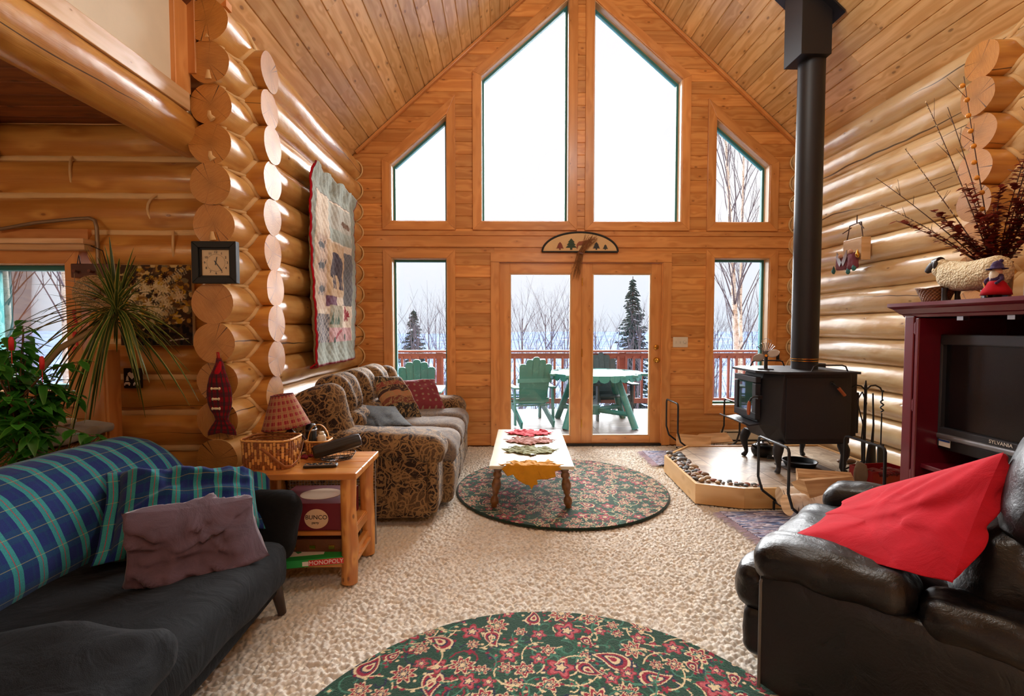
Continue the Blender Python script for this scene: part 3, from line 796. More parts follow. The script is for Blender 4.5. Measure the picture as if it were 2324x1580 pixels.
# floor and carpet
mb=MB();mb.box((.2,1.45,-.07),(10.,8.2,.1));mb.build('floor',M['drywall'],kind='structure',label='floor slab under the carpet',cat='floor')
def carpetmat():
    t=NT('shag_carpet');a=t.attr('Col').outputs['Color'];n=t.noise(t.co(),900.,2.)
    t.bump(n,.6,.003);return t.fin(t.vm('MULTIPLY',a,t.mapr(n,.3,.7,.8,1.15)),1.,spec=.1,sheen=.25)
M['carpet']=carpetmat()
def tufts(x0,x1,y0,y1,st,cell,amp,name,seed):
    nx=int((x1-x0)/st);ny=int((y1-y0)/st)
    X,Y=np.meshgrid(np.linspace(x0,x1,nx),np.linspace(y0,y1,ny),indexing='ij')
    rs=np.random.RandomState(seed)
    big=256;JX=rs.rand(big,big);JY=rs.rand(big,big);JH=rs.rand(big,big)
    w1=.004*np.sin(X*31+3*np.sin(Y*23));
    ci=np.floor((X+w1)/cell).astype(int);cj=np.floor(Y/cell).astype(int)
    best=np.full(X.shape,9.);hh=np.zeros(X.shape)
    for di in(-1,0,1):
        for dj in(-1,0,1):
            a=ci+di;b=cj+dj;ia=a%big;ib=b%big
            d=np.hypot(X+w1-(a+JX[ia,ib])*cell,Y-(b+JY[ia,ib])*cell)/cell
            m=d<best;best=np.where(m,d,best);hh=np.where(m,JH[ia,ib],hh)
    lo=.5+.5*np.sin(X*2.1+np.sin(Y*1.7)*2)*np.sin(Y*2.6+X)
    z=-amp*(.15+.85*np.clip(best*1.25,0,1)**1.6)-amp*.35*hh
    P=np.stack([X,Y,z+.001],-1)
    k=(.80+.3*hh)*(1-.3*np.clip(best-.35,0,1));  # gaps between tufts darkened in the colour as painted shade
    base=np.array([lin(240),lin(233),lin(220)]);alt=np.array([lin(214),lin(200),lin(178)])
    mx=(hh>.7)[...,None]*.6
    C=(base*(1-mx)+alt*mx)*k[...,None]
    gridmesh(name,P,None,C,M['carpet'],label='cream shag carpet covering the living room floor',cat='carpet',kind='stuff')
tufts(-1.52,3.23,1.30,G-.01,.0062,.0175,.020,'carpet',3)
# ---------------- rugs
def rugcanvas(n,seed,dens):
    rs=random.Random(seed);c=Canvas(n,n,rgb(28,62,46))
    k=n/1000.
    G1,Rd,Cr,Nv,Pk,Te=rgb(36,88,64),rgb(136,24,48),rgb(206,184,144),rgb(34,32,62),rgb(176,84,88),rgb(64,116,94)
    for _ in range(int(520*dens)):
        x,y=rs.random()*n,rs.random()*n;r=rs.uniform(10,24)*k;a=rs.uniform(0,6.28)
        pts=[(x+r*math.cos(a+t*.55)*(t*.14+.3),y+r*math.sin(a+t*.55)*(t*.14+.3)) for t in range(11)]
        c.line(pts,3.4*k,rs.choice([G1,G1,Te,Te,Rd,Cr,Nv]))
    for _ in range(int(500*dens)):
        x,y=rs.random()*n,rs.random()*n;c.flower(x,y,rs.uniform(6,11)*k,rs.choice([3,4,5]),[(1,rs.choice([Rd,Nv,G1,Te])),(.5,rs.choice([Cr,Pk,Rd]))],rs.uniform(0,3))
    pl=[]
    def ok(x,y,r):
        for a,b,q in pl:
            if (a-x)**2+(b-y)**2<(q+r)**2*.8:return False
        pl.append((x,y,r));return True
    for _ in range(int(2200*dens)):
        x,y=rs.random()*n,rs.random()*n;r=rs.choice([34,29,24,19,16])*k
        if not ok(x,y,r):continue
        t=rs.random();ro=rs.uniform(0,6.28)
        if t<.22:
            c.paisley(x,y,r*1.15,ro,[(1.12,Nv),(1.0,Cr),(.84,Rd),(.6,Nv),(.45,Cr),(.25,Rd)])
            for q in range(8):
                a=ro+q*.78;c.disc(x+r*1.15*math.cos(a),y+r*1.15*math.sin(a),3.6*k,rs.choice([Rd,Cr]))
        elif t<.7: c.flower(x,y,r,rs.choice([6,8]),[(1.1,Nv),(1,Cr),(.82,Rd),(.55,Cr),(.42,Nv),(.26,Cr)],ro)
        else:
            c.flower(x,y,r,5,[(1.08,G1),(1,Rd),(.8,Pk),(.5,Nv),(.34,Cr)],ro)
        if rs.random()<.8:
            a=rs.uniform(0,6.28)
            pts=[(x+(r+4*k+q*5*k)*math.cos(a+q*.22),y+(r+4*k+q*5*k)*math.sin(a+q*.22)) for q in range(9)]
            c.line(pts,3.2*k,rs.choice([Cr,Te,Cr]))
            for q in range(1,9,2): c.disc(pts[q][0]+5*k,pts[q][1]-4*k,5*k,rs.choice([G1,Te,Rd,Cr]),3*k)
    return c
def rug(name,cx,cy,rad,n,cn,seed,label,dens=1.):
    c=rugcanvas(cn,seed,dens)
    s=np.linspace(-1,1,n);S,T=np.meshgrid(s,s,indexing='ij')
    X=S*np.sqrt(1-T*T/2);Y=T*np.sqrt(1-S*S/2);rr=np.hypot(X,Y)
    C=c.sample((X+1)/2,(Y+1)/2); ed=(rr>.985)[...,None];C=np.where(ed,np.array([lin(30),lin(48),lin(38)]),C)
    rs=np.random.RandomState(seed);Z=.0125-.012*np.clip((rr-.985)/.015,0,1)+rs.rand(n,n)*.0018
    C=C*(.86+.28*rs.rand(n,n,1))
    P=np.stack([X*rad,Y*rad,Z],-1)
    o=gridmesh(name,P,np.stack([X,Y],-1),C.astype(np.float32),M['vcol'],label=label,cat='rug')
    o.location=(cx,cy,0);return o
rug('round_rug',.16,1.262,.952,560,1100,11,'round green floral rug in the foreground, cut off by the bottom of the photo')
rug('round_rug',.489,3.99,.868,420,1000,23,'round green floral rug under the coffee table')
# ---------------- brown floral sofa along the left log wall
S=thing('sofa','brown floral reclining sofa against the left log wall','sofa',(-.98,4.22,0))
for nm,y0 in (('arm',3.36),('arm',5.12)):
    mb=MB();mb.rbox((-.93,y0,.27),(.90,.27,.46),.04,10,wr=.008,m=0)
    mb.rbox((-.90,y0,.535),(1.02,.34,.20),.095,16,wr=.012,fn=lambda q:V((q.x,q.y,q.z-.03*max(0,q.x+.1)**2*4-.03*max(0,-q.x-.1))))
    mb.rbox((-.47,y0,.30),(.08,.30,.44),.035,10,wr=.006)
    mb.build(nm,M['floral'],S)
ys=[(3.53,4.02),(4.02,4.51),(4.51,4.97)]
for a,b in ys:
    yc=(a+b)/2;w=b-a
    mb=MB();mb.rbox((-.74,yc,.405),(.80,w*1.01,.22),.095,16,wr=.012,fn=lambda q:V((q.x,q.y,q.z+.02*math.cos(q.y*5)-.02*(q.x>0)*q.x)))
    mb.build('seat_cushion',M['seatfab'],S)
    mb=MB();mb.rbox((-.435,yc,.20),(.13,w*.985,.34),.05,12,wr=.010,fn=lambda q:V((q.x+.018*math.cos(q.z*9),q.y,q.z)));mb.build('footrest_panel',M['floral'],S)
    mb=MB()
    def bk(q):
        g=1-.5*abs(q.y/(w/2))**4
        return V((q.x*g+.008*math.sin(q.y*38+q.z*6),q.y,q.z))
    Mr=Matrix.Rotation(-.28,3,'Y')
    mb.rbox((-1.27,yc,.80),(.30,w*1.0,.36),.14,18,M=Mr,fn=bk,wr=.008)
    mb.rbox((-1.15,yc,.575),(.26,w*.99,.27),.115,16,M=Mr,fn=bk,wr=.008)
    mb.build('back_cushion',M['floral'],S)
for y,k in ((3.40,1.),(5.08,1.)):
    mb=MB();mb.rbox((-1.25,y,.70),(.36,.24,.46),.115,16,M=Matrix.Rotation(-.25,3,'Y'),wr=.01);mb.build('wing',M['floral'],S)
mb=MB();mb.rbox((-.98,4.24,.10),(.96,1.9,.14),.02,6);mb.rbox((-1.41,4.24,.42),(.14,1.9,.7),.04,6);mb.build('frame',M['floral'],S)
# cushions on the sofa
def burg():
    t=NT('burgundy_cushion');co=t.n('ShaderNodeUVMap').outputs[0];d=t.vor(co,16.,rnd=.15);k=t.math('LESS_THAN',d,.2)
    t.bump(t.noise(t.co(),9.,3.),.4,.02);return t.fin(t.mix(t.math('MULTIPLY',k,.8),rgb(124,44,56),rgb(150,130,110)),.85,sheen=.3)
def tapes():
    t=NT('tapestry_cushion');uv=t.n('ShaderNodeUVMap').outputs[0];sx=t.n('ShaderNodeSeparateXYZ');t.l(uv,sx.inputs[0])
    w=t.noise(t.scale(uv,(1,1,1)),14.,3.,.6,1.5)
    c=t.ramp(t.math('FRACT',t.math('MULTIPLY',sx.outputs[1],2.45)),[(0,rgb(34,32,28)),(.26,rgb(112,58,46)),(.42,rgb(170,118,82)),(.55,rgb(60,36,32)),(.68,rgb(128,60,48)),(.8,rgb(46,40,30))],'CONSTANT')
    k=t.math('LESS_THAN',t.math('ABSOLUTE',t.math('SUBTRACT',w,.5)),.03)
    c=t.mix(k,c,rgb(150,126,86));t.bump(t.noise(t.co(),10.,3.),.4,.02);return t.fin(c,.9,sheen=.2)
M['burg']=burg();M['tapes']=tapes()
M['darkfl']=floral('dark_leaf_cushion',rgb(20,19,20),rgb(62,56,46),rgb(28,27,27),14.)
def cush(name,q,T,mat,label,loc,seed,wr=.01,pin=.08,n=26,uvs=1.):
    mb=MB();mb.pillow(*q,T,n=n,wr=wr,seed=seed,pinch=pin,uvs=uvs,folds=9 if n>30 else 4,fa=.020 if n>30 else .008);return mb.build(name,mat,label=label,cat='cushion',loc=loc)
cush('cushion',[(-1.02,4.66,.52),(-.56,4.78,.53),(-.70,5.02,.80),(-1.14,4.92,.78)],.13,M['burg'],'burgundy cushion with small crosses against the far sofa arm',(-.85,4.85,.52),1)
cush('cushion',[(-.98,4.20,.54),(-.72,4.38,.50),(-.96,4.52,.88),(-1.16,4.30,.90)],.14,M['tapes'],'dark tapestry cushion with a lodge pattern standing on the sofa seat',(-.9,4.35,.5),2)
cush('cushion',[(-1.02,3.55,.55),(-.70,3.80,.56),(-.92,4.16,.66),(-1.18,3.92,.72)],.12,M['darkfl'],'dark grey leafy cushion lying behind the near sofa arm',(-.95,3.85,.55),3)
# ---------------- futon
F=thing('futon_sofa','black microsuede futon sofa with low folding arms in the left foreground','sofa',(-1.4,1.6,0))
mb=MB()
mb.rbox((-1.33,1.41,.315),(.78,1.50,.20),.075,18,wr=.012,ws=4,fn=lambda q:V((q.x,q.y,q.z+.012*math.cos(q.y*4)-.02*max(0,q.x-.25)*8*.5)))
mb.build('seat_cushion',M['suede'],F)
mb=MB();mb.rbox((-1.38,1.41,.19),(.72,1.62,.17),.03,10,wr=.004);mb.build('seat_base',M['suede'],F)
mb=MB();mb.rbox((-1.84,1.52,.48),(.20,2.1,.50),.10,18,M=Matrix.Rotation(-.30,3,'Y'),wr=.01);mb.build('backrest',M['suede'],F)
for sg,yc in ((1,2.30),(-1,.56)):
    mb=MB();mb.rbox((-1.35,yc,.385),(.74,.19,.33),.08,16,M=Matrix.Rotation(-sg*.55,3,'X'),wr=.012,ws=5)
    if sg<0:
        mb=MB();mb.rbox((-1.30,1.07,.405),(.80,.62,.17),.08,18,M=Matrix.Rotation(.10,3,'X'),wr=.02,ws=5);mb.rbox((-1.30,.86,.24),(.74,.98,.24),.05,10,wr=.006)
    mb.build('arm_pad',M['suede'],F)
M['darkwood']=plain('dark_leg_wood',rgb(46,26,20),.35,coat=.3)
for x,y in ((-1.03,2.235),(-1.75,2.26),(-1.06,.9),(-1.7,.9)):
    mb=MB();mb.tube([(x,y,0),(x-.015,y-.05,.20)],[.019,.030],14,sm=True);mb.build('leg',M['darkwood'],F)
# plaid blanket draped over the back
def drape():
    prof=[(-1.63,.37),(-1.62,.43),(-1.64,.50),(-1.68,.57),(-1.73,.64),(-1.79,.71),(-1.86,.760),(-1.93,.775),(-2.0,.76),(-2.06,.71),(-2.09,.6),(-2.1,.45),(-2.1,.3)]
    L=[0]
    for a,b in zip(prof,prof[1:]):L.append(L[-1]+math.hypot(b[0]-a[0],b[1]-a[1]))
    def fn(u,v):
        s=v*L[-1]
        for i in range(len(prof)-1):
            if s<=L[i+1]+1e-9:break
        k=(s-L[i])/(L[i+1]-L[i]);x=prof[i][0]*(1-k)+prof[i+1][0]*k;z=prof[i][1]*(1-k)+prof[i+1][1]*k
        y=.55+2.20*u
        b=.05*math.sin(min(1,v*1.6)*PI)          # padded bulge
        w=.014*nz(y*3.,v*3.,4.)+.007*nz(y*9.,v*5.,9.)
        e=max(0,(y-2.40)/.35); sh=e**2.2
        zz=z*(1-.30*sh)+.02*(1-sh); xx=x+b*(1-sh)+w
        return V((xx,y-.04*sh,zz+w*.6))
    return fn,L[-1]
fn,L=drape()
mb=MB();mb.grid(fn,90,60,uvf=lambda u,v:(u*2.20,v*L))
def fne(u,v):
    p=fn(1.,v*.62); q=fn(1.,.62+.0*u)
    c=V((-1.88,2.66,.36)); return p.lerp(c,u*.9)+V((0,.02*math.sin(u*PI),0))
mb.grid(fne,14,24,uvf=lambda u,v:(2.20+u*.4,v*L*.62))
b=mb.build('plaid_blanket',M['plaid'],label='blue and green plaid blanket draped over the futon back',cat='blanket',loc=(-1.85,1.5,.35))
md=b.modifiers.new('Solidify','SOLIDIFY');md.thickness=.008;md.offset=-1
# plaid pillow and mauve velvet pillow
P=thing('pillow','large blue and green plaid pillow resting in the corner of the futon','pillow',(-1.35,2.1,.42))
mb=MB();PA,PB_,PC,PD=V((-1.50,1.83,.44)),V((-1.10,2.20,.42)),V((-1.23,2.40,.62)),V((-1.667,2.12,.70));mb.pillow(PA,PB_,PC,PD,.20,n=44,wr=.014,seed=5,pinch=.04,uvs=1.15,folds=9,fa=.014);mb.build('pillowcase',M['plaid'],P)
mb=MB()
def flg(u,v):
    a=PA.lerp(PD,v)+(PB_-PA).normalized()*(.02+.05*(1-(2*v-1)**2)*.3); return a-(PB_-PA).normalized()*.065*u+V((.010,-.010,0))*math.sin(v*11)*u
mb.grid(flg,5,20,uvf=lambda u,v:(u*.07,v*.4));f=mb.build('flange',M['plaid'],P);f.modifiers.new('Solidify','SOLIDIFY').thickness=.006
mb=MB()
def flg2(u,v):
    a=PB_.lerp(PC,v)-(PB_-PA).normalized()*.02; return a+(PB_-PA).normalized()*.085*u+V((.0,.010,.010))*math.sin(v*8)*u+V((0,0,-.045))*u*u
mb.grid(flg2,6,20,uvf=lambda u,v:(u*.08,v*.35));f=mb.build('flange',M['plaid'],P);f.modifiers.new('Solidify','SOLIDIFY').thickness=.006
cush('pillow',[(-1.313,1.66,.432),(-.945,1.955,.405),(-1.064,2.06,.609),(-1.384,1.76,.658)],.17,M['mauve'],'small mauve velvet pillow leaning on the plaid pillow',(-1.2,1.85,.42),8,wr=.02,pin=.10,n=40)
# ---------------- recliner
M['pipegrey']=leather('grey_piping',rgb(96,98,96),.5)
RC=(1.597,1.736);RA=math.radians(42)
Rc=thing('recliner','black leather recliner in the right foreground','armchair',(RC[0],RC[1],0),RA)
def lb(mb,name,mat=None): return mb.build(name,mat or M['leather'],Rc,local=True)
for sx in(-1,1):
    y0,y1=(.42,-.44) if sx<0 else (.42,-.02)
    yc=(y0+y1)/2;ln=y0-y1
    mb=MB();mb.rbox((sx*.465,yc,.25),(.15,ln,.44),.03,12,wr=.003);lb(mb,'arm_panel')
    mb=MB()
    def af(q,sx=sx,ln=ln):
        t=q.y/.24
        return V((q.x*(1+.10*t),q.y,q.z+.012-.03*max(0,t-.3)))
    mb.rbox((sx*.45,y0-.20,.500),(.215,.47,.15),.072,20,fn=af,wr=.012,ws=9)
    if sx<0: mb.rbox((sx*.45,-.235,.478),(.205,.44,.14),.068,20,fn=lambda q:V((q.x,q.y,q.z-.05*max(0,-q.y)*2)),wr=.012,ws=9)
    lb(mb,'arm_pad')
    mb=MB();mb.tube([(sx*.531,.411,.03),(sx*.531,.411,.15),(sx*.531,.411,.42),(sx*.52,.40,.45)],.006,8);lb(mb,'piping',M['pipegrey'])
mb=MB();mb.rbox((0,.14,.40),(.74,.78,.22),.09,22,wr=.016,ws=7,fn=lambda q:V((q.x*(1+.05*max(0,q.y)),q.y,q.z-.06*max(0,q.y-.12)*2+.010*math.sin(q.x*22)*max(0,q.y))));lb(mb,'seat_cushion')
mb=MB();mb.rbox((0,.485,.325),(.86,.15,.20),.068,20,wr=.012,ws=7);lb(mb,'seat_front')
mb=MB();mb.rbox((0,.47,.155),(.84,.12,.20),.05,16,wr=.010,ws=7);lb(mb,'footrest')
mb=MB();mb.box((0,.02,.11),(.80,.78,.17));lb(mb,'base')
def backf(w):
    def f(q):
        return V((q.x*(1-.10*max(0,q.z)*2),q.y*(1-.25*abs(q.x/(w/2))**3)+.010*math.sin(q.z*16),q.z))
    return f
Mb=Matrix.Rotation(.42,3,'X')
mb=MB();mb.rbox((-.07,-.20,.56),(.68,.26,.36),.12,22,M=Mb,fn=backf(.68),wr=.012,ws=7)
mb.rbox((-.07,-.31,.83),(.66,.26,.36),.12,22,M=Mb,fn=backf(.66),wr=.012,ws=7);lb(mb,'backrest_cushion')
mb=MB();mb.rbox((-.06,-.37,.48),(.60,.10,.60),.04,10,M=Mb);lb(mb,'back_panel')
cush('cushion',[(1.085,1.705,.585),(1.29,1.335,.600),(1.60,1.50,.935),(1.58,1.99,.66)],.26,M['redcloth'],'big red cotton cushion lying across the black recliner',(1.35,1.6,.62),12,wr=.024,pin=.03,n=56)
# ---------------- end table
T=thing('end_table','log-legged pine end table between the futon and the sofa','table',(-1.07,2.66,0))
mb=MB()
for i in range(4): mb.box((-1.07,2.495+i*.112,.578),(.66,.111,.034))
mb.build('tabletop',M['table'],T,bevel=.005)
for x,y in((-.80,2.505),(-.80,2.835),(-1.34,2.505),(-1.34,2.835)):
    mb=MB();mb.tube([(x,y,0),(x+.004,y,.2),(x-.003,y,.4),(x,y,.562)],[.040,.041,.038,.040],16,nzf=.16,mc=1);mb.build('leg',[M['rustic'],M['logend']],T)
mb=MB();mb.box((-1.07,2.67,.10),(.60,.37,.022));mb.box((-1.07,2.67,.262),(.56,.35,.02))
mb.build('shelf',M['table'],T,bevel=.003)
for z in(.125,.24):
    for x in(-.80,-1.34):
        mb=MB();mb.box((x,2.67,z),(.03,.26,.05));mb.build('stretcher',M['table'],T,bevel=.003)
# games
def boxthing(name,c,sz,mat,label,cat,rz=0.,bevel=.002):
    t=thing(name,label,cat,(c[0],c[1],c[2]-sz[2]/2),rz)
    mb=MB();mb.box((0,0,sz[2]/2),sz);o=mb.build('carton',mat,t,local=True,bevel=bevel);return t
M['maroonbox']=plain('maroon_card',rgb(112,24,40),.5,var=.04)
M['greenbox']=plain('green_card',rgb(38,168,80),.45,var=.04)
M['cream']=plain('cream_print',rgb(226,196,160),.6,var=.03)
M['redprint']=plain('red_print',rgb(206,42,44),.5,var=.03)
M['whiteprint']=plain('white_print',rgb(240,236,228),.5,var=.02)
M['brownleather']=leather('brown_leather',rgb(104,62,36),.4)
M['ink']=plain('dark_ink',rgb(40,18,22),.6,var=.02)
t=boxthing('game_box',(-1.02,2.66,.345),(.36,.30,.142),M['maroonbox'],'maroon dice game box with a cream round logo on the end table shelf','box')
mb=MB();fy=-.1512
mb.prism([(.062*math.cos(a*PI/16),.052*math.sin(a*PI/16)) for a in range(32)],(0,-.001,0),M=lambda x,y:(x+.050,fy,y+.062));mb.build('round_logo',M['cream'],t,local=True)
mb=MB();textmesh(mb,'BUNCO',.032,frame((.050,fy-.0022,.070),(1,0,0),(0,0,1)));textmesh(mb,'party',.018,frame((.045,fy-.0022,.042),(1,0,0),(0,0,1)));mb.build('lettering',M['ink'],t,local=True)
mb=MB();mb.prism([(.11*math.cos(a*PI/16),.09*math.sin(a*PI/16)) for a in range(32)],(0,0,.001),M=lambda x,y:(x+.02,y,.1422));mb.build('lid_print',M['cream'],t,local=True)
t=boxthing('game_case',(-1.02,2.67,.245-.10+.03),(.38,.28,.085),M['brownleather'],'brown leather buckled case under the maroon game box','case')
for x in (-.08,.02,.12):
    mb=MB();mb.box((x,-.142,.045),(.03,.006,.02));mb.build('buckle',M['brass'],t,local=True)
t=boxthing('game_box',(-1.045,2.56,.132),(.42,.25,.038),M['greenbox'],'green property-trading board game box lowest on the end table','box',rz=.18)
mb=MB();mb.box((.12,-.1262,.019),(.17,.002,.03));mb.build('red_banner',M['redprint'],t,local=True)
mb=MB();textmesh(mb,'MONOPOLY',.030,frame((.120,-.1280,.019),(1,0,0),(0,0,1)));mb.build('lettering',M['whiteprint'],t,local=True)
for x,w,h in((-.10,.035,.026),(.02,.03,.022)):
    mb=MB();mb.box((x,-.1262,.018),(w,.001,h));mb.build('label_sticker',M['whiteprint'],t,local=True)
M['skyprint']=plain('blue_print',rgb(40,140,200),.5,var=.03);M['yelprint']=plain('yellow_print',rgb(240,200,60),.5,var=.03)
mb=MB();mb.box((-.02,.01,.0386),(.24,.17,.001));mb.build('lid_print',M['whiteprint'],t,local=True)
mb=MB();
for i in range(7): mb.box((-.12+i*.034,.02+.03*math.sin(i*2),.0396),(.02,.10,.001),rz=.3*i)
mb.build('board_print',plain('green_print',rgb(60,150,90),.5),t,local=True)
# wire mesh crate under the table top
t=thing('wire_crate','grey wire mesh crate behind the end table shelf','crate',(-1.05,2.88,.30))
mb=MB()
for i in range(30): x=-1.30+i*.018;mb.tube([(x,2.955,.36),(x,2.955,.545)],.0012,4)
for i in range(11): z=.36+i*.018;mb.tube([(-1.30,2.955,z),(-.78,2.955,z)],.0012,4)
mb.build('mesh_front',M['steel'],t)
mb=MB();mb.tube([(-1.30,2.955,.35),(-.78,2.955,.35),(-.78,2.955,.55),(-1.30,2.955,.55),(-1.30,2.955,.35)],.003,6);mb.tube([(-1.30,2.955,.35),(-1.30,2.955,0)],.004,6);mb.tube([(-.78,2.955,.35),(-.78,2.955,0)],.004,6);mb.build('rim',M['steel'],t)
# ---- things on the end table (top at z .595)
TZ=.595
t=thing('table_lamp','small lamp with red plaid shade and dark coffee-pot base on the end table','lamp',(-1.225,2.80,TZ))
M['pot']=plain('maroon_enamel',rgb(58,26,34),.3,.2,coat=.4)
mb=MB();mb.lathe([(0,0),(.060,0),(.062,.008),(.056,.06),(.046,.10),(.033,.125),(.035,.130),(.022,.14),(.010,.155),(.008,.165),(0,.165)],(0,0,0),28);pb=mb.build('pot_base',M['pot'],t,local=True)
mb=MB();mb.tube([(-.05,0,.025),(-.075,0,.045),(-.085,0,.075),(-.105,0,.10)],[.016,.012,.009,.007],10);mb.build('spout',M['pot'],pb,local=True)
mb=MB();mb.tube([(.045,0,.115),(.075,0,.115),(.088,0,.09),(.075,0,.045),(.055,0,.03)],.006,8);mb.build('handle',M['pot'],pb,local=True)
mb=MB();mb.tube([(0,0,.16),(0,0,.20)],.009,10);mb.build('lamp_stem',M['brass'],t,local=True)
mb=MB()
tl=Matrix.Rotation(-.12,3,'Y')
mb.grid(lambda u,v:tl@V(((.130-.070*v)*math.cos(2*PI*u),(.130-.070*v)*math.sin(2*PI*u),.170+.185*v)),48,8,uvf=lambda u,v:(u*.62,v*.17),cu=True)
sh=mb.build('lamp_shade',M['redplaid'],t,local=True);sh.modifiers.new('Solidify','SOLIDIFY').thickness=.002
for k,(r,z) in enumerate(((.130,.170),(.060,.355))):
    mb=MB();mb.tube([tl@V((r*math.cos(a*PI/16),r*math.sin(a*PI/16),z)) for a in range(33)],.0022,6,cap=False);mb.build('shade_rim',M['tartan'],sh,local=True)
# woven baskets: every strip is modelled
M['strip_a']=plain('basket_strip_dark',rgb(150,92,44),.5,bs=.2,var=.25)
M['strip_b']=plain('basket_strip_light',rgb(226,168,92),.5,bs=.2,var=.2)
def wbasket(name,label,loc,rz,w,d,h,cols,nst,rows,flare=.06,mats=None):
    t=thing(name,label,'basket',loc,rz)
    mats=mats or [M['strip_a'],M['strip_b']]
    def per(s,k):  # rounded rectangle perimeter
        n=4.5;a=2*PI*s;c,si=math.cos(a),math.sin(a)
        r=(abs(c/(w/2))**n+abs(si/(d/2))**n)**(-1/n);return V((r*c*(1+k),r*si*(1+k),0))
    mb=MB();rh=h/rows
    for i in range(nst):
        s=i/nst
        for j in range(rows):
            out=(i+j)%2
            k=flare*(j/rows);p=per(s,k+(.035 if out else -.01));q=per(s+.0001,k)-per(s,k);q.normalize()
            z=(j+.5)*rh;nrm=V((q.y,-q.x,0))
            ww=2*PI*(w+d)/4/nst*1.02
            if out: mb.rbox(p+V((0,0,z)),(ww*.86,.006,rh*1.9),.0028,3,M=Matrix((q,nrm,V((0,0,1)))).transposed(),m=(1 if R.random()<.55 else 0))
    mb.build('weave',mats,t,local=True)
    mb=MB()
    for j in range(rows+1): 
        k=flare*j/rows;mb.tube([per(a/48,k)+V((0,0,j*rh*.98+.002)) for a in range(49)],[rh*.42]*49,5,cap=False,flat=.5)
    mb.prism([(per(a/32,-.02).x,per(a/32,-.02).y) for a in range(32)],(0,0,.004),M=lambda x,y:(x,y,.001))
    mb.build('hoops',mats[0],t,local=True)
    mb=MB();mb.tube([per(a/48,flare+.03)+V((0,0,h)) for a in range(49)],.0055,7,cap=False);mb.build('rim',mats[1],t,local=True)
    return t
t=wbasket('woven_basket','open square splint basket in front of the lamp on the end table',(-1.235,2.60,TZ),-.08,.245,.18,.150,2,46,9)
mb=MB();pts=[V((-.10*math.cos(a*PI/14)*1.02,-.095-.02*math.sin(a*PI/14),.085-.075*math.sin(a*PI/14)*.6-.02)) for a in range(15)]
pts=[V((.0,-.104,.115)),V((.05,-.111,.085)),V((.095,-.116,.050)),V((.130,-.112,.024)),V((.150,-.085,.020)),V((.150,-.02,.035)),V((.137,.05,.075)),V((.130,.08,.11))]
mb.tube(pts,.009,8,flat=.35);mb.build('handle',M['strip_a'],t,local=True)
t=wbasket('handled_basket','small round basket with an upright bentwood handle behind the black case',(-1.07,2.82,TZ),0,.115,.105,.085,2,28,6,.12)
mb=MB();mb.tube([V((.062*math.cos(a*PI/14),0,.07+.105*math.sin(a*PI/14))) for a in range(15)],.006,8,flat=.5,ref=(0,1,0));mb.build('handle',M['strip_b'],t,local=True)
t=thing('spray_bottle','white cylinder can in the small handled basket','bottle',(-1.05,2.815,TZ+.006))
mb=MB();mb.lathe([(0,0),(.024,0),(.024,.10),(.02,.112),(.0,.114)],(0,0,0),20);mb.build('can',M['white'],t,local=True)
mb=MB();mb.lathe([(0,.113),(.014,.113),(.013,.128),(0,.13)],(0,0,0),16);mb.build('cap',M['white'],t,local=True)
t=thing('thermos','dark flask standing behind the small handled basket','bottle',(-1.13,2.862,TZ))
mb=MB();mb.lathe([(0,0),(.03,0),(.031,.01),(.031,.15),(.024,.17),(0,.172)],(0,0,0),20);mb.build('flask',M['black'],t,local=True)
mb=MB();mb.lathe([(.0315,.13),(.033,.13),(.033,.142),(.0315,.142)],(0,0,0),20);mb.build('collar',M['steel'],t,local=True)
# black case on a wire tray, remote
t=thing('wire_tray','low black wire tray at the back of the end table holding the black case','tray',(-.93,2.72,TZ),.35)
mb=MB()
for j,(k,z) in enumerate(((.8,.003),(.9,.018),(1,.034))): mb.tube([V((.10*k*math.cos(a*PI/16),.08*k*math.sin(a*PI/16),z)) for a in range(33)],.0018,5,cap=False)
for i in range(24):
    a=i*PI/12;mb.tube([V((.10*.2*math.cos(a),.08*.2*math.sin(a),.002)),V((.08*math.cos(a),.064*math.sin(a),.003)),V((.10*math.cos(a+.15),.08*math.sin(a+.15),.034))],.0014,4)
mb.build('wire_basket',M['iron'],t,local=True)
t=thing('black_case','black soft glasses case lying tilted in the wire tray','case',(-.93,2.72,TZ+.02),.45)
mb=MB();mb.rbox((.0,0,.052),(.26,.115,.078),.018,12,M=Matrix.Rotation(-.20,3,'Y'),fn=lambda q:V((q.x,q.y,q.z*(1-.35*abs(q.y)/.05))),wr=.002);mb.build('case_body',M['black'],t,local=True)
mb=MB();mb.rbox((.0,-.035,.060),(.25,.055,.04),.006,8,M=Matrix.Rotation(-.20,3,'Y')@Matrix.Rotation(.5,3,'X'));mb.build('flap',M['black'],t,local=True)
t=thing('remote_control','silver and black remote control lying on the end table','remote',(-.96,2.555,TZ),.12)
mb=MB();mb.rbox((0,0,.009),(.17,.046,.016),.007,10);mb.build('remote_body',M['black'],t,local=True)
mb=MB();mb.rbox((0,0,.0165),(.165,.042,.004),.0018,6);mb.build('face_plate',M['steel'],t,local=True)
for i in range(9):
    for j in range(3):
        mb=MB();mb.rbox((-.066+i*.0165,-.012+j*.012,.0195),(.009,.0065,.003),.0012,3);mb.build('button',M['black'] if (i*3+j)%5 else M['strip_b'],t,local=True)
mb=MB();
for i in range(14): mb.blob((-1.08+R.uniform(-.06,.06),2.735+R.uniform(-.03,.03),TZ+.009),(.012,.010,.008),8)
mb.build('potpourri',plain('dark_red_petals',rgb(130,20,40),.8,var=.3),label='dark red dried petals scattered on the end table behind the remote',cat='petals',loc=(-1.08,2.73,TZ))
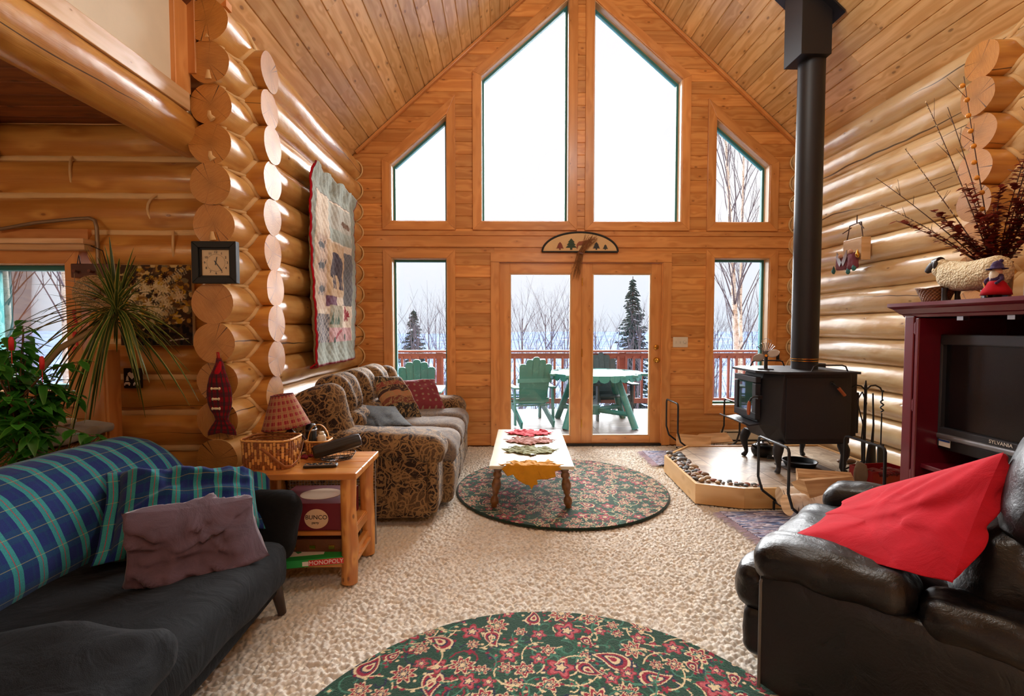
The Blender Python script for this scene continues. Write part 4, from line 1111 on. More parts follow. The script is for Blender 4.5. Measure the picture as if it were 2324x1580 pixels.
# ---------------- coffee table
CR=math.radians(-2.5)
t=thing('coffee_table','low cream-topped coffee table with turned legs on the far round rug','table',(.232,3.985,0),CR)
M['whitewash']=plain('cream_worn_paint',rgb(206,198,172),.4,bs=.1,bsc=30,var=.10,coat=.1)
mb=MB();mb.box((0,0,.348),(.60,1.24,.024));mb.build('tabletop',M['whitewash'],t,local=True,bevel=.006)
mb=MB();mb.box((0,0,.326),(.52,1.12,.02));mb.build('apron',M['darkwood'],t,local=True)
M['turned']=wood('turned_leg_wood',rgb(150,100,48),rgb(112,68,28),rgb(50,28,10),coat=.4,kn=.02)
for sx in(-1,1):
    for sy in(-1,1):
        mb=MB();a=V((sx*.24,sy*.50,.325));b=V((sx*.275,sy*.465,.012))if sy<0 else V((sx*.275,sy*.54,.012))
        d=b-a;L=d.length;q=d.to_track_quat('Z','Y').to_matrix()
        pr=[(0,0),(.030,0),(.030,.03),(.022,.04),(.032,.055),(.032,.075),(.02,.088),(.026,.10),(.036,.135),(.033,.165),(.022,.19),(.027,.20),(.018,.212),(.017,.23),(.026,.24),(.033,.262),(.031,.285),(.019,.30),(.024,.31),(.021,L),(0,L)]
        mb.lathe(pr,a,18,M=q);mb.build('leg',M['turned'],t,local=True)
def maple(s):
    h=[(0,-1.0),(.07,-.85),(.19,-.82),(.16,-.66),(.30,-.64),(.20,-.34),(.40,-.50),(.45,-.64),(.55,-.48),(.72,-.54),(.69,-.36),(.90,-.30),(.76,-.16),(1.0,.0),(.74,.05),(.46,.03),(.62,.20),(.78,.22),(.66,.36),(.52,.52),(.38,.36),(.20,.24),(.13,.48),(.04,.50)]
    return [(x*s,y*s) for x,y in h]+[(-x*s,y*s) for x,y in h[::-1] if x>0]
rn=thing('leaf_table_runner','table runner of four felt maple leaves along the coffee table','table runner',(.232,3.985,.3605),CR)
# leaves: local z measured from the tabletop
for nm,c,yc,lab in(('leaf',rgb(196,46,62),.48,'red felt leaf'),('leaf',rgb(166,112,100),.17,'dusty pink felt leaf'),('leaf',rgb(132,136,96),-.16,'sage green felt leaf'),('leaf',rgb(200,140,34),-.565,'mustard felt leaf hanging over the table edge')):
    mat=cloth(lab.replace(' ','_'),c,.5,300.,.8,14.,.95,.2,.1)
    bm=bmesh_leaf=None
    poly=maple(.235); me=[]
    import bmesh
    bm=bmesh.new();vs=[bm.verts.new((x,y*.88,0)) for x,y in poly];f=bm.faces.new(vs)
    bmesh.ops.triangulate(bm,faces=[f])
    for _ in range(5):
        bmesh.ops.subdivide_edges(bm,edges=[e for e in bm.edges if e.calc_length()>.011],cuts=1,use_grid_fill=False);bmesh.ops.triangulate(bm,faces=bm.faces[:])
    bmesh.ops.triangulate(bm,faces=bm.faces[:])
    bm.verts.index_update()
    vv=[]
    for v in bm.verts:
        x,y=v.co.x,v.co.y+yc;z=.006+.014*abs(nz(x*22,y*22,yc))+.003*math.sin(x*80+y*30+nz(y*20)*4)
        ye=-.628
        if yc<-.4:
            y-=.03
            if y<ye:
                d=ye-y; y=ye-.008+.006*nz(x*9,d*9)-.004*min(1,d/.02); z=.012-d
        vv.append((x,y,z))
    mb=MB();mb.add(vv,[tuple(v.index for v in f.verts) for f in bm.faces],None,0,.5,True);bm.free()
    o=mb.build('leaf',mat,rn,local=True,label=lab);o.modifiers.new('Solidify','SOLIDIFY').thickness=.003
mb=MB();mb.lathe([(0,0),(.016,0),(.017,.004),(.012,.006),(0,.006)],(.01,-.335,.006),16);mb.build('button',M['darkwood'],rn,local=True)
# ---------------- hearth
HP=[(1.50,4.42),(1.463,3.60),(1.78,3.485),(3.20,3.485),(3.20,4.80),(1.86,4.80)]
t=thing('hearth_platform','raised hearth platform tiled in flagstone with a pale wood rim under the stove','hearth',(2.3,4.1,0))
def inset(p,d): return offs(p[:1]+p[1:],-d)
ccw=HP
mb=MB();n=len(HP);inn=inset(HP,.022)
for i in range(n):
    j=(i+1)%n;a,b,c,d=HP[i],HP[j],inn[j],inn[i]
    L=math.hypot(b[0]-a[0],b[1]-a[1]);ou=R.uniform(0,9)
    vs=[(*a,0),(*b,0),(*c,0),(*d,0),(*a,.152),(*b,.152),(*c,.152),(*d,.152)]
    mb.add(vs,[(0,1,5,4),(4,5,6,7),(7,6,2,3)],[[(ou,0),(ou+L,0),(ou+L,.15),(ou,.15)],[(ou,.2),(ou+L,.2),(ou+L,.22),(ou,.22)],[(ou,0),(ou+L,0),(ou+L,.15),(ou,.15)]])
mb.build('wood_rim',M['ply'],t)
def tiles():
    t=NT('flagstone_tile');co=t.co()
    w=t.vm('ADD',co,t.scale(t.noise(co,5.,2.,out=1),(.05,.05,.0)))
    e=t.vor(t.vm('MULTIPLY',w,(1,1,0)),5.2,'DISTANCE_TO_EDGE');sx=t.n('ShaderNodeSeparateXYZ');t.l(co,sx.inputs[0])
    k2=t.math('LESS_THAN',e,.022)
    gx=t.math('LESS_THAN',t.math('ABSOLUTE',t.math('SUBTRACT',t.math('FRACT',t.math('DIVIDE',sx.outputs[0],.33)),.5)),.010)
    gy=t.math('LESS_THAN',t.math('ABSOLUTE',t.math('SUBTRACT',t.math('FRACT',t.math('DIVIDE',sx.outputs[1],.33)),.5)),.010)
    g=t.math('MAXIMUM',gx,gy);n=t.noise(co,7.,5.,.65);cc=t.vor(w,5.2,out='Color');sp=t.n('ShaderNodeSeparateColor');t.l(cc,sp.inputs[0])
    c=t.ramp(t.math('ADD',t.math('MULTIPLY',n,.7),t.math('MULTIPLY',sp.outputs[0],.3)),[(.25,rgb(132,108,84)),(.5,rgb(180,160,136)),(.75,rgb(208,190,166))])
    c=t.mix(t.math('MULTIPLY',k2,.45),c,rgb(110,88,66));c=t.mix(t.math('MULTIPLY',g,.9),c,rgb(74,62,54))
    t.bump(t.math('SUBTRACT',n,t.math('MAXIMUM',g,t.math('MULTIPLY',k2,.5))),.5,.006)
    return t.fin(c,.5,coat=.12,coatr=.3)
M['tiles']=tiles()
mb=MB();mb.prism(inn,(0,0,.10),M=lambda x,y:(x,y,.042));mb.build('tile_top',M['tiles'],t)
# pebbles
pm=[plain('pebble_'+n,rgb(*c),.6,var=.15) for n,c in(('brown',(126,98,76)),('grey',(104,104,104)),('rust',(142,84,62)),('tan',(170,146,116)),('slate',(78,84,88)))]
nl=['brown','grey','rust coloured','tan','slate grey']
prot=[]
for k in range(5):
    mb=MB();mb.blob((0,0,0),(1,.72,.42),14,nzf=.18,sc=1.3);prot.append(mb)
PB=[];cnt=0
rs=random.Random(4)
tries=0
while cnt<84 and tries<6000:
    tries+=1
    s=rs.random();a=V((1.56,4.50,0)).lerp(V((1.53,3.66,0)),s)
    s2=rs.random()
    if rs.random()<.24: p=V((1.545,3.66,0)).lerp(V((1.90,3.525,0)),s2)+V((rs.uniform(-.0,.05),rs.uniform(0,.05),0)); r=rs.uniform(.018,.028)
    else: p=a+V((rs.uniform(-.03,.12*(1-.2*s)),0,0)); r=rs.uniform(.022,.046)
    if any((p-q).length<(r+w)*.80 for q,w in PB):continue
    PB.append((p,r));cnt+=1
meshes=[]
for k in range(5):
    o=prot[k].build('hearth_pebble',pm[k],local=True);meshes.append(o)
used=[False]*5
for i,(p,r) in enumerate(PB):
    k=rs.randrange(5);o=meshes[k] if not used[k] else meshes[k].copy()
    if used[k]:COL.objects.link(o)
    used[k]=True
    o.location=(p.x,p.y,.142+r*.40);o.scale=(r,r,r);o.rotation_euler=(rs.uniform(-.2,.2),rs.uniform(-.2,.2),rs.uniform(0,6))
    tag(o,nl[k]+' pebble among the stones lining the left edge of the hearth','pebble','pebbles along the hearth edge')
# ---------------- wood stove
HZ=.142
St=thing('wood_stove','black cast wood stove standing on the hearth','stove',(2.48,4.15,HZ))
def sec(z,k,f=0.,o=0.):
    p=[(2.14+f,4.0),(2.25+f*.5,3.85),(2.83,3.85),(2.83,4.45),(2.25+f*.5,4.45),(2.14+f,4.30)]
    c=(2.5,4.15);return [V((c[0]+(x-c[0])*k-(o if x<2.3 else 0),c[1]+(y-c[1])*k,z)) for x,y in p]
mb=MB();secs=[sec(.385,.97,.10),sec(.40,.985,.09),sec(.53,1.,0),sec(.90,1.,0.03),sec(.965,.985,.05)]
P=[p for s in secs for p in s];Fc=[]
for i in range(4):
    for k in range(6): Fc.append((i*6+k,i*6+(k+1)%6,(i+1)*6+(k+1)%6,(i+1)*6+k))
Fc.append((5,4,3,2,1,0));Fc.append(tuple(24+k for k in range(6)))
mb.add(P,Fc);mb.build('firebox',M['stove'],St,bevel=.008)
mb=MB();q=[(2.09,3.95),(2.22,3.805),(2.87,3.805),(2.87,4.495),(2.22,4.495),(2.09,4.35)];mb.prism(q,(0,0,.018),M=lambda x,y:(x,y,.962));mb.build('top_plate',M['stove'],St,bevel=.006)
for y in(3.846,4.454):
    mb=MB();mb.box((2.54,y,.68),(.50,.006,.50));mb.build('side_panel',M['stove'],St,bevel=.003)
# door on the -x face
mb=MB()
dy0,dy1,dz0,dz1=3.965,4.335,.565,.925
def dfr(x0,x1,a,b): return a
for (y,z,sy,sz) in(((dy0+dy1)/2,dz0+.03,dy1-dy0,.06),((dy0+dy1)/2,dz1-.025,dy1-dy0,.05),(dy0+.03,(dz0+dz1)/2,.06,dz1-dz0-.11),(dy1-.03,(dz0+dz1)/2,.06,dz1-dz0-.11)):
    mb.box((2.125,y,z),(.045,sy,sz))
sd=mb.build('stove_door',M['stove'],St,bevel=.006)
M['stoveglass']=plain('stove_glass',rgb(36,40,40),.04,var=.0,spec=1.2,coat=1.,coatr=.02)
mb=MB();mb.box((2.118,(dy0+dy1)/2,(dz0+dz1)/2+.003),(.01,dy1-dy0-.11,dz1-dz0-.10));mb.build('door_glass',M['stoveglass'],sd)
M['grip']=plain('orange_wood_grip',rgb(166,84,40),.4,coat=.3)
mb=MB();mb.tube([(2.10,3.93,.765),(2.07,3.93,.765),(2.055,3.945,.75),(2.05,3.96,.72)],.007,8);mb.box((2.12,3.945,.76),(.04,.05,.03));mb.build('door_latch',M['iron'],sd)
mb=MB();mb.tube([(2.05,3.96,.725),(2.05,3.965,.70),(2.05,3.97,.64),(2.05,3.972,.61)],[.010,.015,.015,.011],12);mb.build('door_grip',M['grip'],sd,label='orange wooden grip')
mb=MB()
lip=[(2.14,.545),(2.04,.53),(1.985,.555),(1.98,.548),(2.04,.518),(2.14,.532)]
mb.prism(lip,(0,.42,0),M=lambda x,z:(x,3.94,z));mb.build('ash_lip',M['stove'],St,bevel=.003)
for x,y,dx,dy in((2.27,3.89,-1,-1),(2.27,4.41,-1,1),(2.78,3.89,1,-1),(2.78,4.41,1,1)):
    mb=MB();dd=V((dx*.7,dy*.5,0))
    pts=[(0,.40,.030),(.012,.37,.040),(.030,.33,.040),(.034,.29,.032),(.022,.25,.024),(.010,.21,.018),(.008,.185,.017),(.022,.165,.020),(.034,.155,.022),(.036,HZ+.006,.020)]
    mb.tube([V((x,y,z))+dd*k for k,z,r in pts],[r for _,_,r in pts],14);mb.build('leg',M['stove'],St)
mb=MB();mb.box((2.875,4.15,.70),(.07,.50,.52));mb.box((2.915,4.12,.63),(.06,.40,.34));mb.build('blower_box',M['stove'],St,bevel=.006)
mb=MB();mb.box((2.90,4.45,.985),(.10,.20,.045));mb.build('rear_shelf',M['stove'],St,bevel=.004)
mb=MB();mb.tube([(2.66,3.838,.885),(2.66,3.825,.885),(2.675,3.818,.87),(2.70,3.818,.845)],.005,8);mb.lathe([(0,0),(.018,0),(.018,.006),(0,.006)],(2.66,3.845,.885),14,M=Matrix.Rotation(PI/2,3,'X'));mb.build('air_lever',M['iron'],St)
mb=MB();mb.tube([(2.695,3.815,.85),(2.745,3.812,.79)],.0135,8);mb.build('lever_grip',M['grip'],St)
for yy in(3.86,4.44):
    mb=MB();x0,x1=(2.50,2.80) if yy<4 else (2.30,2.62)
    mb.tube([(x0,yy,.975),(x0+.02,yy,1.02),(x0+.05,yy,1.03),(x1-.05,yy,1.03),(x1-.02,yy,1.02),(x1,yy,.975)],.006,8);mb.build('top_rail',M['iron'],St)
pp=thing('stove_pipe','tall black stove pipe rising from the stove to the ceiling','stove pipe',(2.61,4.13,.98))
mb=MB();mb.tube([(2.61,4.13,.981),(2.61,4.13,1.06)],.103,40);mb.build('pipe_collar',M['stove'],pp)
mb=MB();mb.tube([(2.61,4.13,1.055),(2.61,4.13,2.3),(2.61,4.13,3.60)],[.1055,.104,.103],40);mb.build('pipe',M['pipe'],pp)
mb=MB()
for z,m_ in((1.068,0),(1.05,0)): mb.tube([(2.61,4.13,z-.003),(2.61,4.13,z+.003)],.1085,40)
mb.build('pipe_band',M['brass'],pp)
cx,cy=2.56,4.115;hw=.125;zr=lambda x:roof(x)
mb=MB();x0,x1,y0,y1=cx-hw,cx+hw,cy-hw,cy+hw
vs=[(x0,y0,3.565),(x1,y0,3.565),(x1,y1,3.565),(x0,y1,3.565),(x0,y0,zr(x0)-.012),(x1,y0,zr(x1)-.012),(x1,y1,zr(x1)-.012),(x0,y1,zr(x0)-.012)]
mb.add(vs,[(3,2,1,0),(4,5,6,7),(0,1,5,4),(1,2,6,5),(2,3,7,6),(3,0,4,7)])
mb.build('ceiling_box',M['pipe'],pp,bevel=.003)
mb=MB();e=.062
for za in(0,):
    vs=[(x0-e,y0-e,zr(x0-e)-.032),(x1+e,y0-e,zr(x1+e)-.032),(x1+e,y1+e,zr(x1+e)-.032),(x0-e,y1+e,zr(x0-e)-.032)]
    vs+=[(a,b,c+.02) for a,b,c in vs];mb.add(vs,[(3,2,1,0),(4,5,6,7),(0,1,5,4),(1,2,6,5),(2,3,7,6),(3,0,4,7)])
mb.build('ceiling_flange',M['pipe'],pp)
M['tvs']=plain('dull_aluminium',rgb(96,96,100),.4,.7,var=.08)
M['tvs2']=plain('pale_aluminium',rgb(176,168,160),.35,.3,var=.05)
# stove fan
t=thing('stove_fan','small heat-powered fan with two blades on top of the stove','fan',(2.23,4.05,.981),-.5);t.scale=(1.2,1.2,1.2)
mb=MB();mb.box((0,0,.004),(.10,.06,.007));mb.tube([(0,0,.007),(0,0,.09)],.012,10);mb.build('fan_stand',M['stove'],t,local=True)
mb=MB();mb.box((0,.01,.11),(.045,.04,.04))
for i in range(9):
    a=-.9+i*.225;mb.beam((.0+.02*math.sin(a),.012,.12),(.07*math.sin(a),.012,.12+.07*math.cos(a)),.05,.004,side=(0,1,0))
mb.build('fan_fins',M['tvs'],t,local=True)
mb=MB();mb.tube([(-.03,.01,.185),(-.03,.01,.205),(0,.01,.22),(.03,.01,.205),(.03,.01,.185)],.0018,5);mb.build('carry_loop',M['steel'],t,local=True)
for a in(.35,.35+PI):
    mb=MB()
    def bl(u,v,a=a):
        r=.012+.078*u;w=.028*math.sin(PI*min(1,u*.92+.08))**.6*(v-.5)*2
        p=V((r*math.cos(a)-w*math.sin(a),-.035+.25*w,.10+r*math.sin(a)+w*math.cos(a)));return p
    mb.grid(bl,8,6);o=mb.build('fan_blade',M['tvs2'],t,local=True);o.modifiers.new('Solidify','SOLIDIFY').thickness=.0015
mb=MB();mb.tube([(0,-.045,.10),(0,-.0,.10)],.009,12);mb.build('fan_hub',M['brass'],t,local=True)
# kettle under the stove
t=thing('kettle','small black iron kettle under the stove','kettle',(2.42,4.42,HZ))
mb=MB();mb.lathe([(0,.0),(.075,.002),(.092,.03),(.098,.06),(.09,.095),(.06,.112),(.05,.115),(.0,.118)],(0,0,0),28);mb.build('kettle_body',M['iron'],t,local=True)
mb=MB();mb.lathe([(.052,.114),(.05,.122),(.02,.128),(.008,.13),(.012,.145),(0,.15)],(0,0,0),20);mb.build('lid',M['steel'],t,local=True)
mb=MB();mb.tube([(-.07,-.03,.085),(-.10,-.045,.10),(-.125,-.06,.115)],[.018,.012,.009],10);mb.build('spout',M['iron'],t,local=True)
mb=MB();mb.tube([(.07*math.cos(a),0,.10+.05*math.sin(a)) for a in [PI*i/10 for i in range(11)]],.004,6);mb.build('handle',M['iron'],t,local=True)
# skillet on slate
mb=MB();mb.box((2.56,4.02,HZ+.007),(.36,.26,.012),rz=.05);mb.build('slate_slab',plain('slate',rgb(84,70,62),.6,bs=.3),label='thin dark slate slab under the frying pan',cat='slab',loc=(2.56,4.02,HZ),bevel=.002)
t=thing('frying_pan','black cast iron frying pan on a slate slab under the stove','frying pan',(2.54,4.05,HZ+.0135),2.7)
mb=MB();mb.lathe([(0,0),(.108,0),(.118,.01),(.133,.042),(.136,.043),(.136,.046),(.128,.046),(.113,.012),(.0,.008)],(0,0,0),36);mb.build('pan',M['iron'],t,local=True)
mb=MB();mb.tube([(.13,0,.036),(.17,0,.040),(.21,0,.044),(.245,0,.046)],[.012,.010,.013,.016],10,flat=.5);mb.build('handle',M['iron'],t,local=True)
# log holders
def holder(x0,x1,y0,y1,label,hz=.555):
    t=thing('log_holder',label,'log holder',((x0+x1)/2,(y0+y1)/2,0))
    for x,s in((x0,1),(x1,-1)):
        mb=MB();r=.03
        P=[(x+s*.03,y1,.16),(x-.0*s,y1,.26),(x,y1,hz-.03),(x,y1-.01,hz-.008),(x,y1-.03,hz),(x,y0+.03,hz),(x,y0+.01,hz-.008),(x,y0,hz-.03),(x,y0,.26),(x+s*.03,y0,.16)]
        mb.tube(P,.0095,8);mb.build('end_loop',M['iron'],t)
    for y in(y0,y1):
        mb=MB();mb.tube([(x0+.03,y,.16),(x0+.14,y,.075),(x1-.14,y,.075),(x1-.03,y,.16)],.0095,8);mb.build('base_rail',M['iron'],t)
    for x in(x0+.12,x1-.12):
        mb=MB();mb.tube([(x,y0,.075),(x,y1,.075)],.008,8)
        for y in(y0,y1): mb.tube([(x,y,.075),(x,y,.012)],.009,8)
        mb.build('foot',M['iron'],t)
    return t
holder(1.85,2.48,3.06,3.43,'black iron log holder with birch logs in front of the hearth')
holder(1.80,2.44,4.90,5.25,'black iron log holder with split wood near the gable wall')
def birch():
    t=NT('birch_bark');co=t.n('ShaderNodeUVMap').outputs[0];n=t.noise(t.scale(co,(60.,6.,1)),1.,3.,.6);b=t.noise(t.scale(co,(7.,9.,1)),1.,3.)
    c=t.ramp(b,[(.3,rgb(196,164,130)),(.5,rgb(232,220,204)),(.7,rgb(244,236,224))]);k=t.math('GREATER_THAN',n,.60)
    c=t.mix(t.math('MULTIPLY',k,.75),c,rgb(70,52,42));t.bump(n,.4,.006);return t.fin(c,.7)
M['birch']=birch();M['split']=wood('split_wood',rgb(222,184,136),rgb(180,134,88),rgb(120,76,42),rough=.8,coat=0,kn=.02,gs=1.6)
def flog(c,d,L,r,label,split=0,grp=None,ang=0.):
    t=thing('firewood_log',label,'log',c)
    d=V(d).normalized();c=V(c);mb=MB()
    if not split:
        mb.tube([c-d*L/2+d*L*i/6+V((0,0,r)) for i in range(7)],[r*(1+.08*nz(i*1.3,c.x*9)) for i in range(7)],18,m=0,mc=1,nzf=.1);mb.build('log_body',[M['birch'],M['split']],t)
    else:
        s=V((0,0,1)).cross(d).normalized();u=V((0,0,1))
        q=[(-1,.1),(-.6,-.0),(.5,.0),(1.,.18),(.35,.9),(-.1,1.05)]
        ca,sa=math.cos(ang),math.sin(ang)
        q=[(a*r*ca-b*r*sa,a*r*sa+b*r*ca) for a,b in q];mz=min(b for _,b in q);q=[(a,b-mz) for a,b in q]
        vs=[];K=7
        for i in range(K):
            for j,(a,b) in enumerate(q): vs.append(c+d*(L*(i/(K-1)-.5))+s*(a+.006*nz(i,j))+u*(b+.006*abs(nz(j,i*1.))))
        F=[];U=[];n=len(q)
        for i in range(K-1):
            for j in range(n):
                j2=(j+1)%n;F.append((i*n+j,(i+1)*n+j,(i+1)*n+j2,i*n+j2));l=L/(K-1);U.append([(i*l,j*.08),(i*l+l,j*.08),(i*l+l,j*.08+.08),(i*l,j*.08+.08)])
        mb.add(vs,F,U,0);mb.add(vs[:n],[tuple(range(n))],[[(a,b) for a,b in q]],0);mb.add(vs[-n:],[tuple(range(n))[::-1]],[[(a,b) for a,b in q[::-1]]],0)
        mb.build('split_wood',M['split'],t)
        mb=MB();b0,b1=q[1],q[2]
        mb.tube([c+d*(L*(i/5-.5)*.99)+s*((b0[0]+b1[0])/2)+u*((b0[1]+b1[1])/2+.010) for i in range(6)],[r*.50]*6,10,flat=.22);mb.build('bark',M['birch'],t)
    return t
flog((2.12,3.16,.088),(1,.10,0),.46,.068,'white birch log at the front of the near log holder')
flog((2.17,3.32,.088),(1,-.05,.0),.44,.060,'birch log behind the front one in the near log holder')
flog((2.20,3.23,.212),(1,.22,0),.40,.085,'split birch log on top of the pile in the near log holder',1,ang=.3)
flog((2.28,3.36,.205),(1,-.35,0),.34,.060,'short split log resting at the back of the near log holder',1,ang=1.2)
flog((2.02,5.05,.09),(1,-.35,0),.34,.10,'split log at the left of the far log holder',1,ang=.2)
flog((2.26,5.10,.09),(1,.25,0),.34,.10,'split log at the right of the far log holder',1,ang=-.2)
# rag rugs
def rag():
    t=NT('rag_rug');co=t.n('ShaderNodeUVMap').outputs[0]
    n=t.noise(t.scale(co,(5.,60.,1)),1.,2.,.5,.4);h=t.noise(t.scale(co,(26.,60.,1)),1.,2.,out=1)
    c=t.ramp(n,[(.3,rgb(40,44,84)),(.42,rgb(96,124,170)),(.47,rgb(206,196,204)),(.52,rgb(60,34,58)),(.57,rgb(200,190,206)),(.64,rgb(70,60,110)),(.7,rgb(160,90,110))],'CONSTANT')
    t.bump(n,1.,.01);return t.fin(c,.95,sheen=.2)
M['rag']=rag()
def ragrug(name,A,B,C,D,label,fr):
    t=thing(name,label,'rug',tuple((V(A)+V(C))/2*1.));A,B,C,D=map(V,(A,B,C,D))
    mb=MB();lu=(B-A).length;lv=(D-A).length
    mb.grid(lambda u,v:A*(1-u)*(1-v)+B*u*(1-v)+C*u*v+D*(1-u)*v+V((0,0,.009+.003*nz(u*9,v*40))),20,60,uvf=lambda u,v:(u*lu,v*lv));o=mb.build('woven_rug',M['rag'],t)
    md=o.modifiers.new('Solidify','SOLIDIFY');md.thickness=.008
    mb=MB();e0,e1=(A,D) if fr==0 else (A,B);out=(A-B).normalized() if fr==0 else (A-D).normalized()
    n=int((e1-e0).length/.014)
    for i in range(n):
        p=e0.lerp(e1,(i+.5)/n);mb.tube([p+V((0,0,.01)),p+out*.03+V((R.uniform(-.005,.005),R.uniform(-.005,.005),.008)),p+out*.06+V((R.uniform(-.012,.012),R.uniform(-.012,.012),.004))],[.0035,.003,.002],5)
    mb.build('fringe',plain('rag_fringe',rgb(196,180,196),.9,var=.3),t)
ragrug('rag_rug',(1.56,3.40,0),(2.50,3.40,0),(2.50,2.72,0),(1.64,2.72,0),'blue and white striped rag rug under the near log holder',0)
ragrug('rag_rug',(1.50,5.12,0),(2.48,5.12,0),(2.48,4.86,0),(1.50,4.58,0),'purple and white striped rag rug under the far log holder',0)
# ---------------- clock
t=thing('wall_clock','square wall clock with a dark green-black frame and cream face','clock',(-1.637,2.845,1.585))
M['clockfr']=wood('black_clock_frame',rgb(20,26,26),rgb(12,15,16),rgb(10,10,10),rough=.6,coat=0,kn=.01)
mb=MB();o=[(-1.762,1.585),(-1.512,1.585),(-1.512,1.823),(-1.762,1.823)];ring(mb,offs(o,-.036),o,2.80,2.84);ring(mb,offs(o,-.046),offs(o,-.034),2.812,2.84);mb.build('clock_frame',M['clockfr'],t,bevel=.003)
M['face']=plain('cream_clock_face',rgb(222,204,168),.7,var=.05)
mb=MB();mb.box((-1.637,2.828,1.704),(.17,.008,.158));mb.build('clock_face',M['face'],t)
mb=MB();c=V((-1.637,2.8225,1.704))
for i in range(12):
    a=PI/2-(i+1)*PI/6;mb2=frame(c+V((.064*math.cos(a),0,.060*math.sin(a))),(1,0,0),(0,0,1));textmesh(mb,str(i+1),.019,mb2)
for i in range(60):
    a=i*PI/30;p=c+V((.050*math.cos(a),0,.047*math.sin(a)));q=c+V((.053*math.cos(a),0,.050*math.sin(a)));mb.beam(p,q,.0012,.0008,side=(-math.sin(a),0,math.cos(a)))
mb.build('numerals',M['black'],t)
for nm,an,L in(('hour_hand',PI/2-.21,.034),('minute_hand',PI/2-2.52,.058)):
    mb=MB();d=V((math.cos(an),0,math.sin(an)));mb.beam(c-d*.014+V((0,-.002,0)),c+d*L+V((0,-.002,0)),.0045,.001,side=(-d.z,0,d.x));mb.build(nm,M['black'],t)
# ---------------- fish shaped stocking
t=thing('fish_stocking','red tartan fish-shaped stocking hanging on the log ends','stocking',(-1.622,2.82,.72))
sil=[(.0,1.16,.012),(.005,1.13,.022),(0,1.09,.034),(-.004,1.05,.052),(-.002,1.0,.066),(0,.95,.072),(.002,.90,.070),(.006,.86,.058),(.010,.83,.042),(.012,.805,.036),(.012,.785,.048),(.012,.76,.068),(.010,.735,.080),(.010,.728,.082)]
mb=MB()
def fs(u,v):
    x=v*(len(sil)-1);i=min(len(sil)-2,int(x));k=x-i;a=sil[i];b=sil[i+1]
    cx_,z,w=[a[j]*(1-k)+b[j]*k for j in range(3)];th=2*PI*u;dp=.022*(1 if v<.7 else .6)
    zz=z-(.02*math.cos(th*1)*0+(.018*abs(math.cos(th)) if v>.98 else 0))
    return V((-1.63+cx_+w*math.cos(th),2.812+dp*math.sin(th)*min(1,w*30)+.004*nz(z*30,u*5),zz))
mb.grid(fs,32,50,uvf=lambda u,v:(u*.44,v*.45),cu=True);mb.build('stocking_body',M['tartan'],t)
mb=MB();mb.tube([(-1.632,2.81,1.12),(-1.636,2.808,1.19),(-1.626,2.808,1.19),(-1.622,2.81,1.13)],.004,6,flat=.5);mb.tube([(-1.645,2.80,1.06),(-1.62,2.795,1.10),(-1.612,2.80,1.14)],[.02,.018,.006],10,flat=.5);mb.build('red_loop',M['redcloth'],t)
for z,w in((.985,.022),(.925,.017),(.87,.02)):
    mb=MB();mb.blob((-1.636,2.786,z),(w,.006,.007),12);mb.blob((-1.636-w,2.786,z),(.007,.006,.009),10);mb.blob((-1.636+w,2.786,z),(.007,.006,.009),10);mb.build('bone_button',M['face'],t)
# ---------------- painting
def paintc():
    c=Canvas(220,240,rgb(70,52,38));rs=random.Random(9)
    for i in range(900):
        x=rs.gauss(105,60);y=rs.gauss(140,50);c.disc(x,y,rs.uniform(3,13),rs.choice([rgb(170,130,60),rgb(206,180,120),rgb(140,100,50),rgb(96,70,44),rgb(188,150,40),rgb(120,110,80),rgb(60,50,40)]),rs.uniform(2,9))
    for i in range(160):
        x,y=rs.uniform(0,220),rs.uniform(0,60)+max(0,0);c.disc(x,y,rs.uniform(4,14),rs.choice([rgb(34,28,28),rgb(50,40,34),rgb(74,56,38),rgb(24,22,26)]),rs.uniform(3,9))
    for i in range(26):
        x,y=rs.uniform(20,200),rs.uniform(90,180);
        for k in range(7):
            a=k*.9+i;c.line([(x,y),(x+13*math.cos(a),y+13*math.sin(a))],4,rs.choice([rgb(226,210,170),rgb(210,190,140)]))
    for x,y,r in((140,205,15),(95,190,14),(20,150,15),(40,190,13),(110,150,9)):
        c.flower(x,y,r,11,[(1,rgb(60,34,22)),(.6,rgb(92,56,30)),(.4,rgb(30,20,16))])
    for s in range(3):
        x0,y0=200-s*20,225-s*58
        for k in range(12):
            c.line([(x0-k*6,y0-k*4),(x0-k*6-8,y0-k*4+9)],2.5,rgb(190,180,150));c.line([(x0-k*6,y0-k*4),(x0-k*6+4,y0-k*4-10)],2.5,rgb(170,160,130))
    c.line([(150,14),(205,20)],3,rgb(190,180,160));return c
t=thing('painting','unframed dark floral still-life painting behind the spiky plant','painting',(-2.1,3.03,1.22))
c=paintc();n=110;U,W=np.meshgrid(np.linspace(0,1,n),np.linspace(0,1,n),indexing='ij')
P=np.stack([-2.335+.435*U,np.full(U.shape,3.016),1.225+.49*W],-1)
def _sm(o): return o
gridmesh('canvas_face',P,np.stack([U,W],-1),c.sample(U,W),M['vcol'],parent=t,smooth=False)
mb=MB();mb.box((-2.1175,3.03,1.47),(.437,.024,.492));mb.build('canvas_edge',M['face'],t)
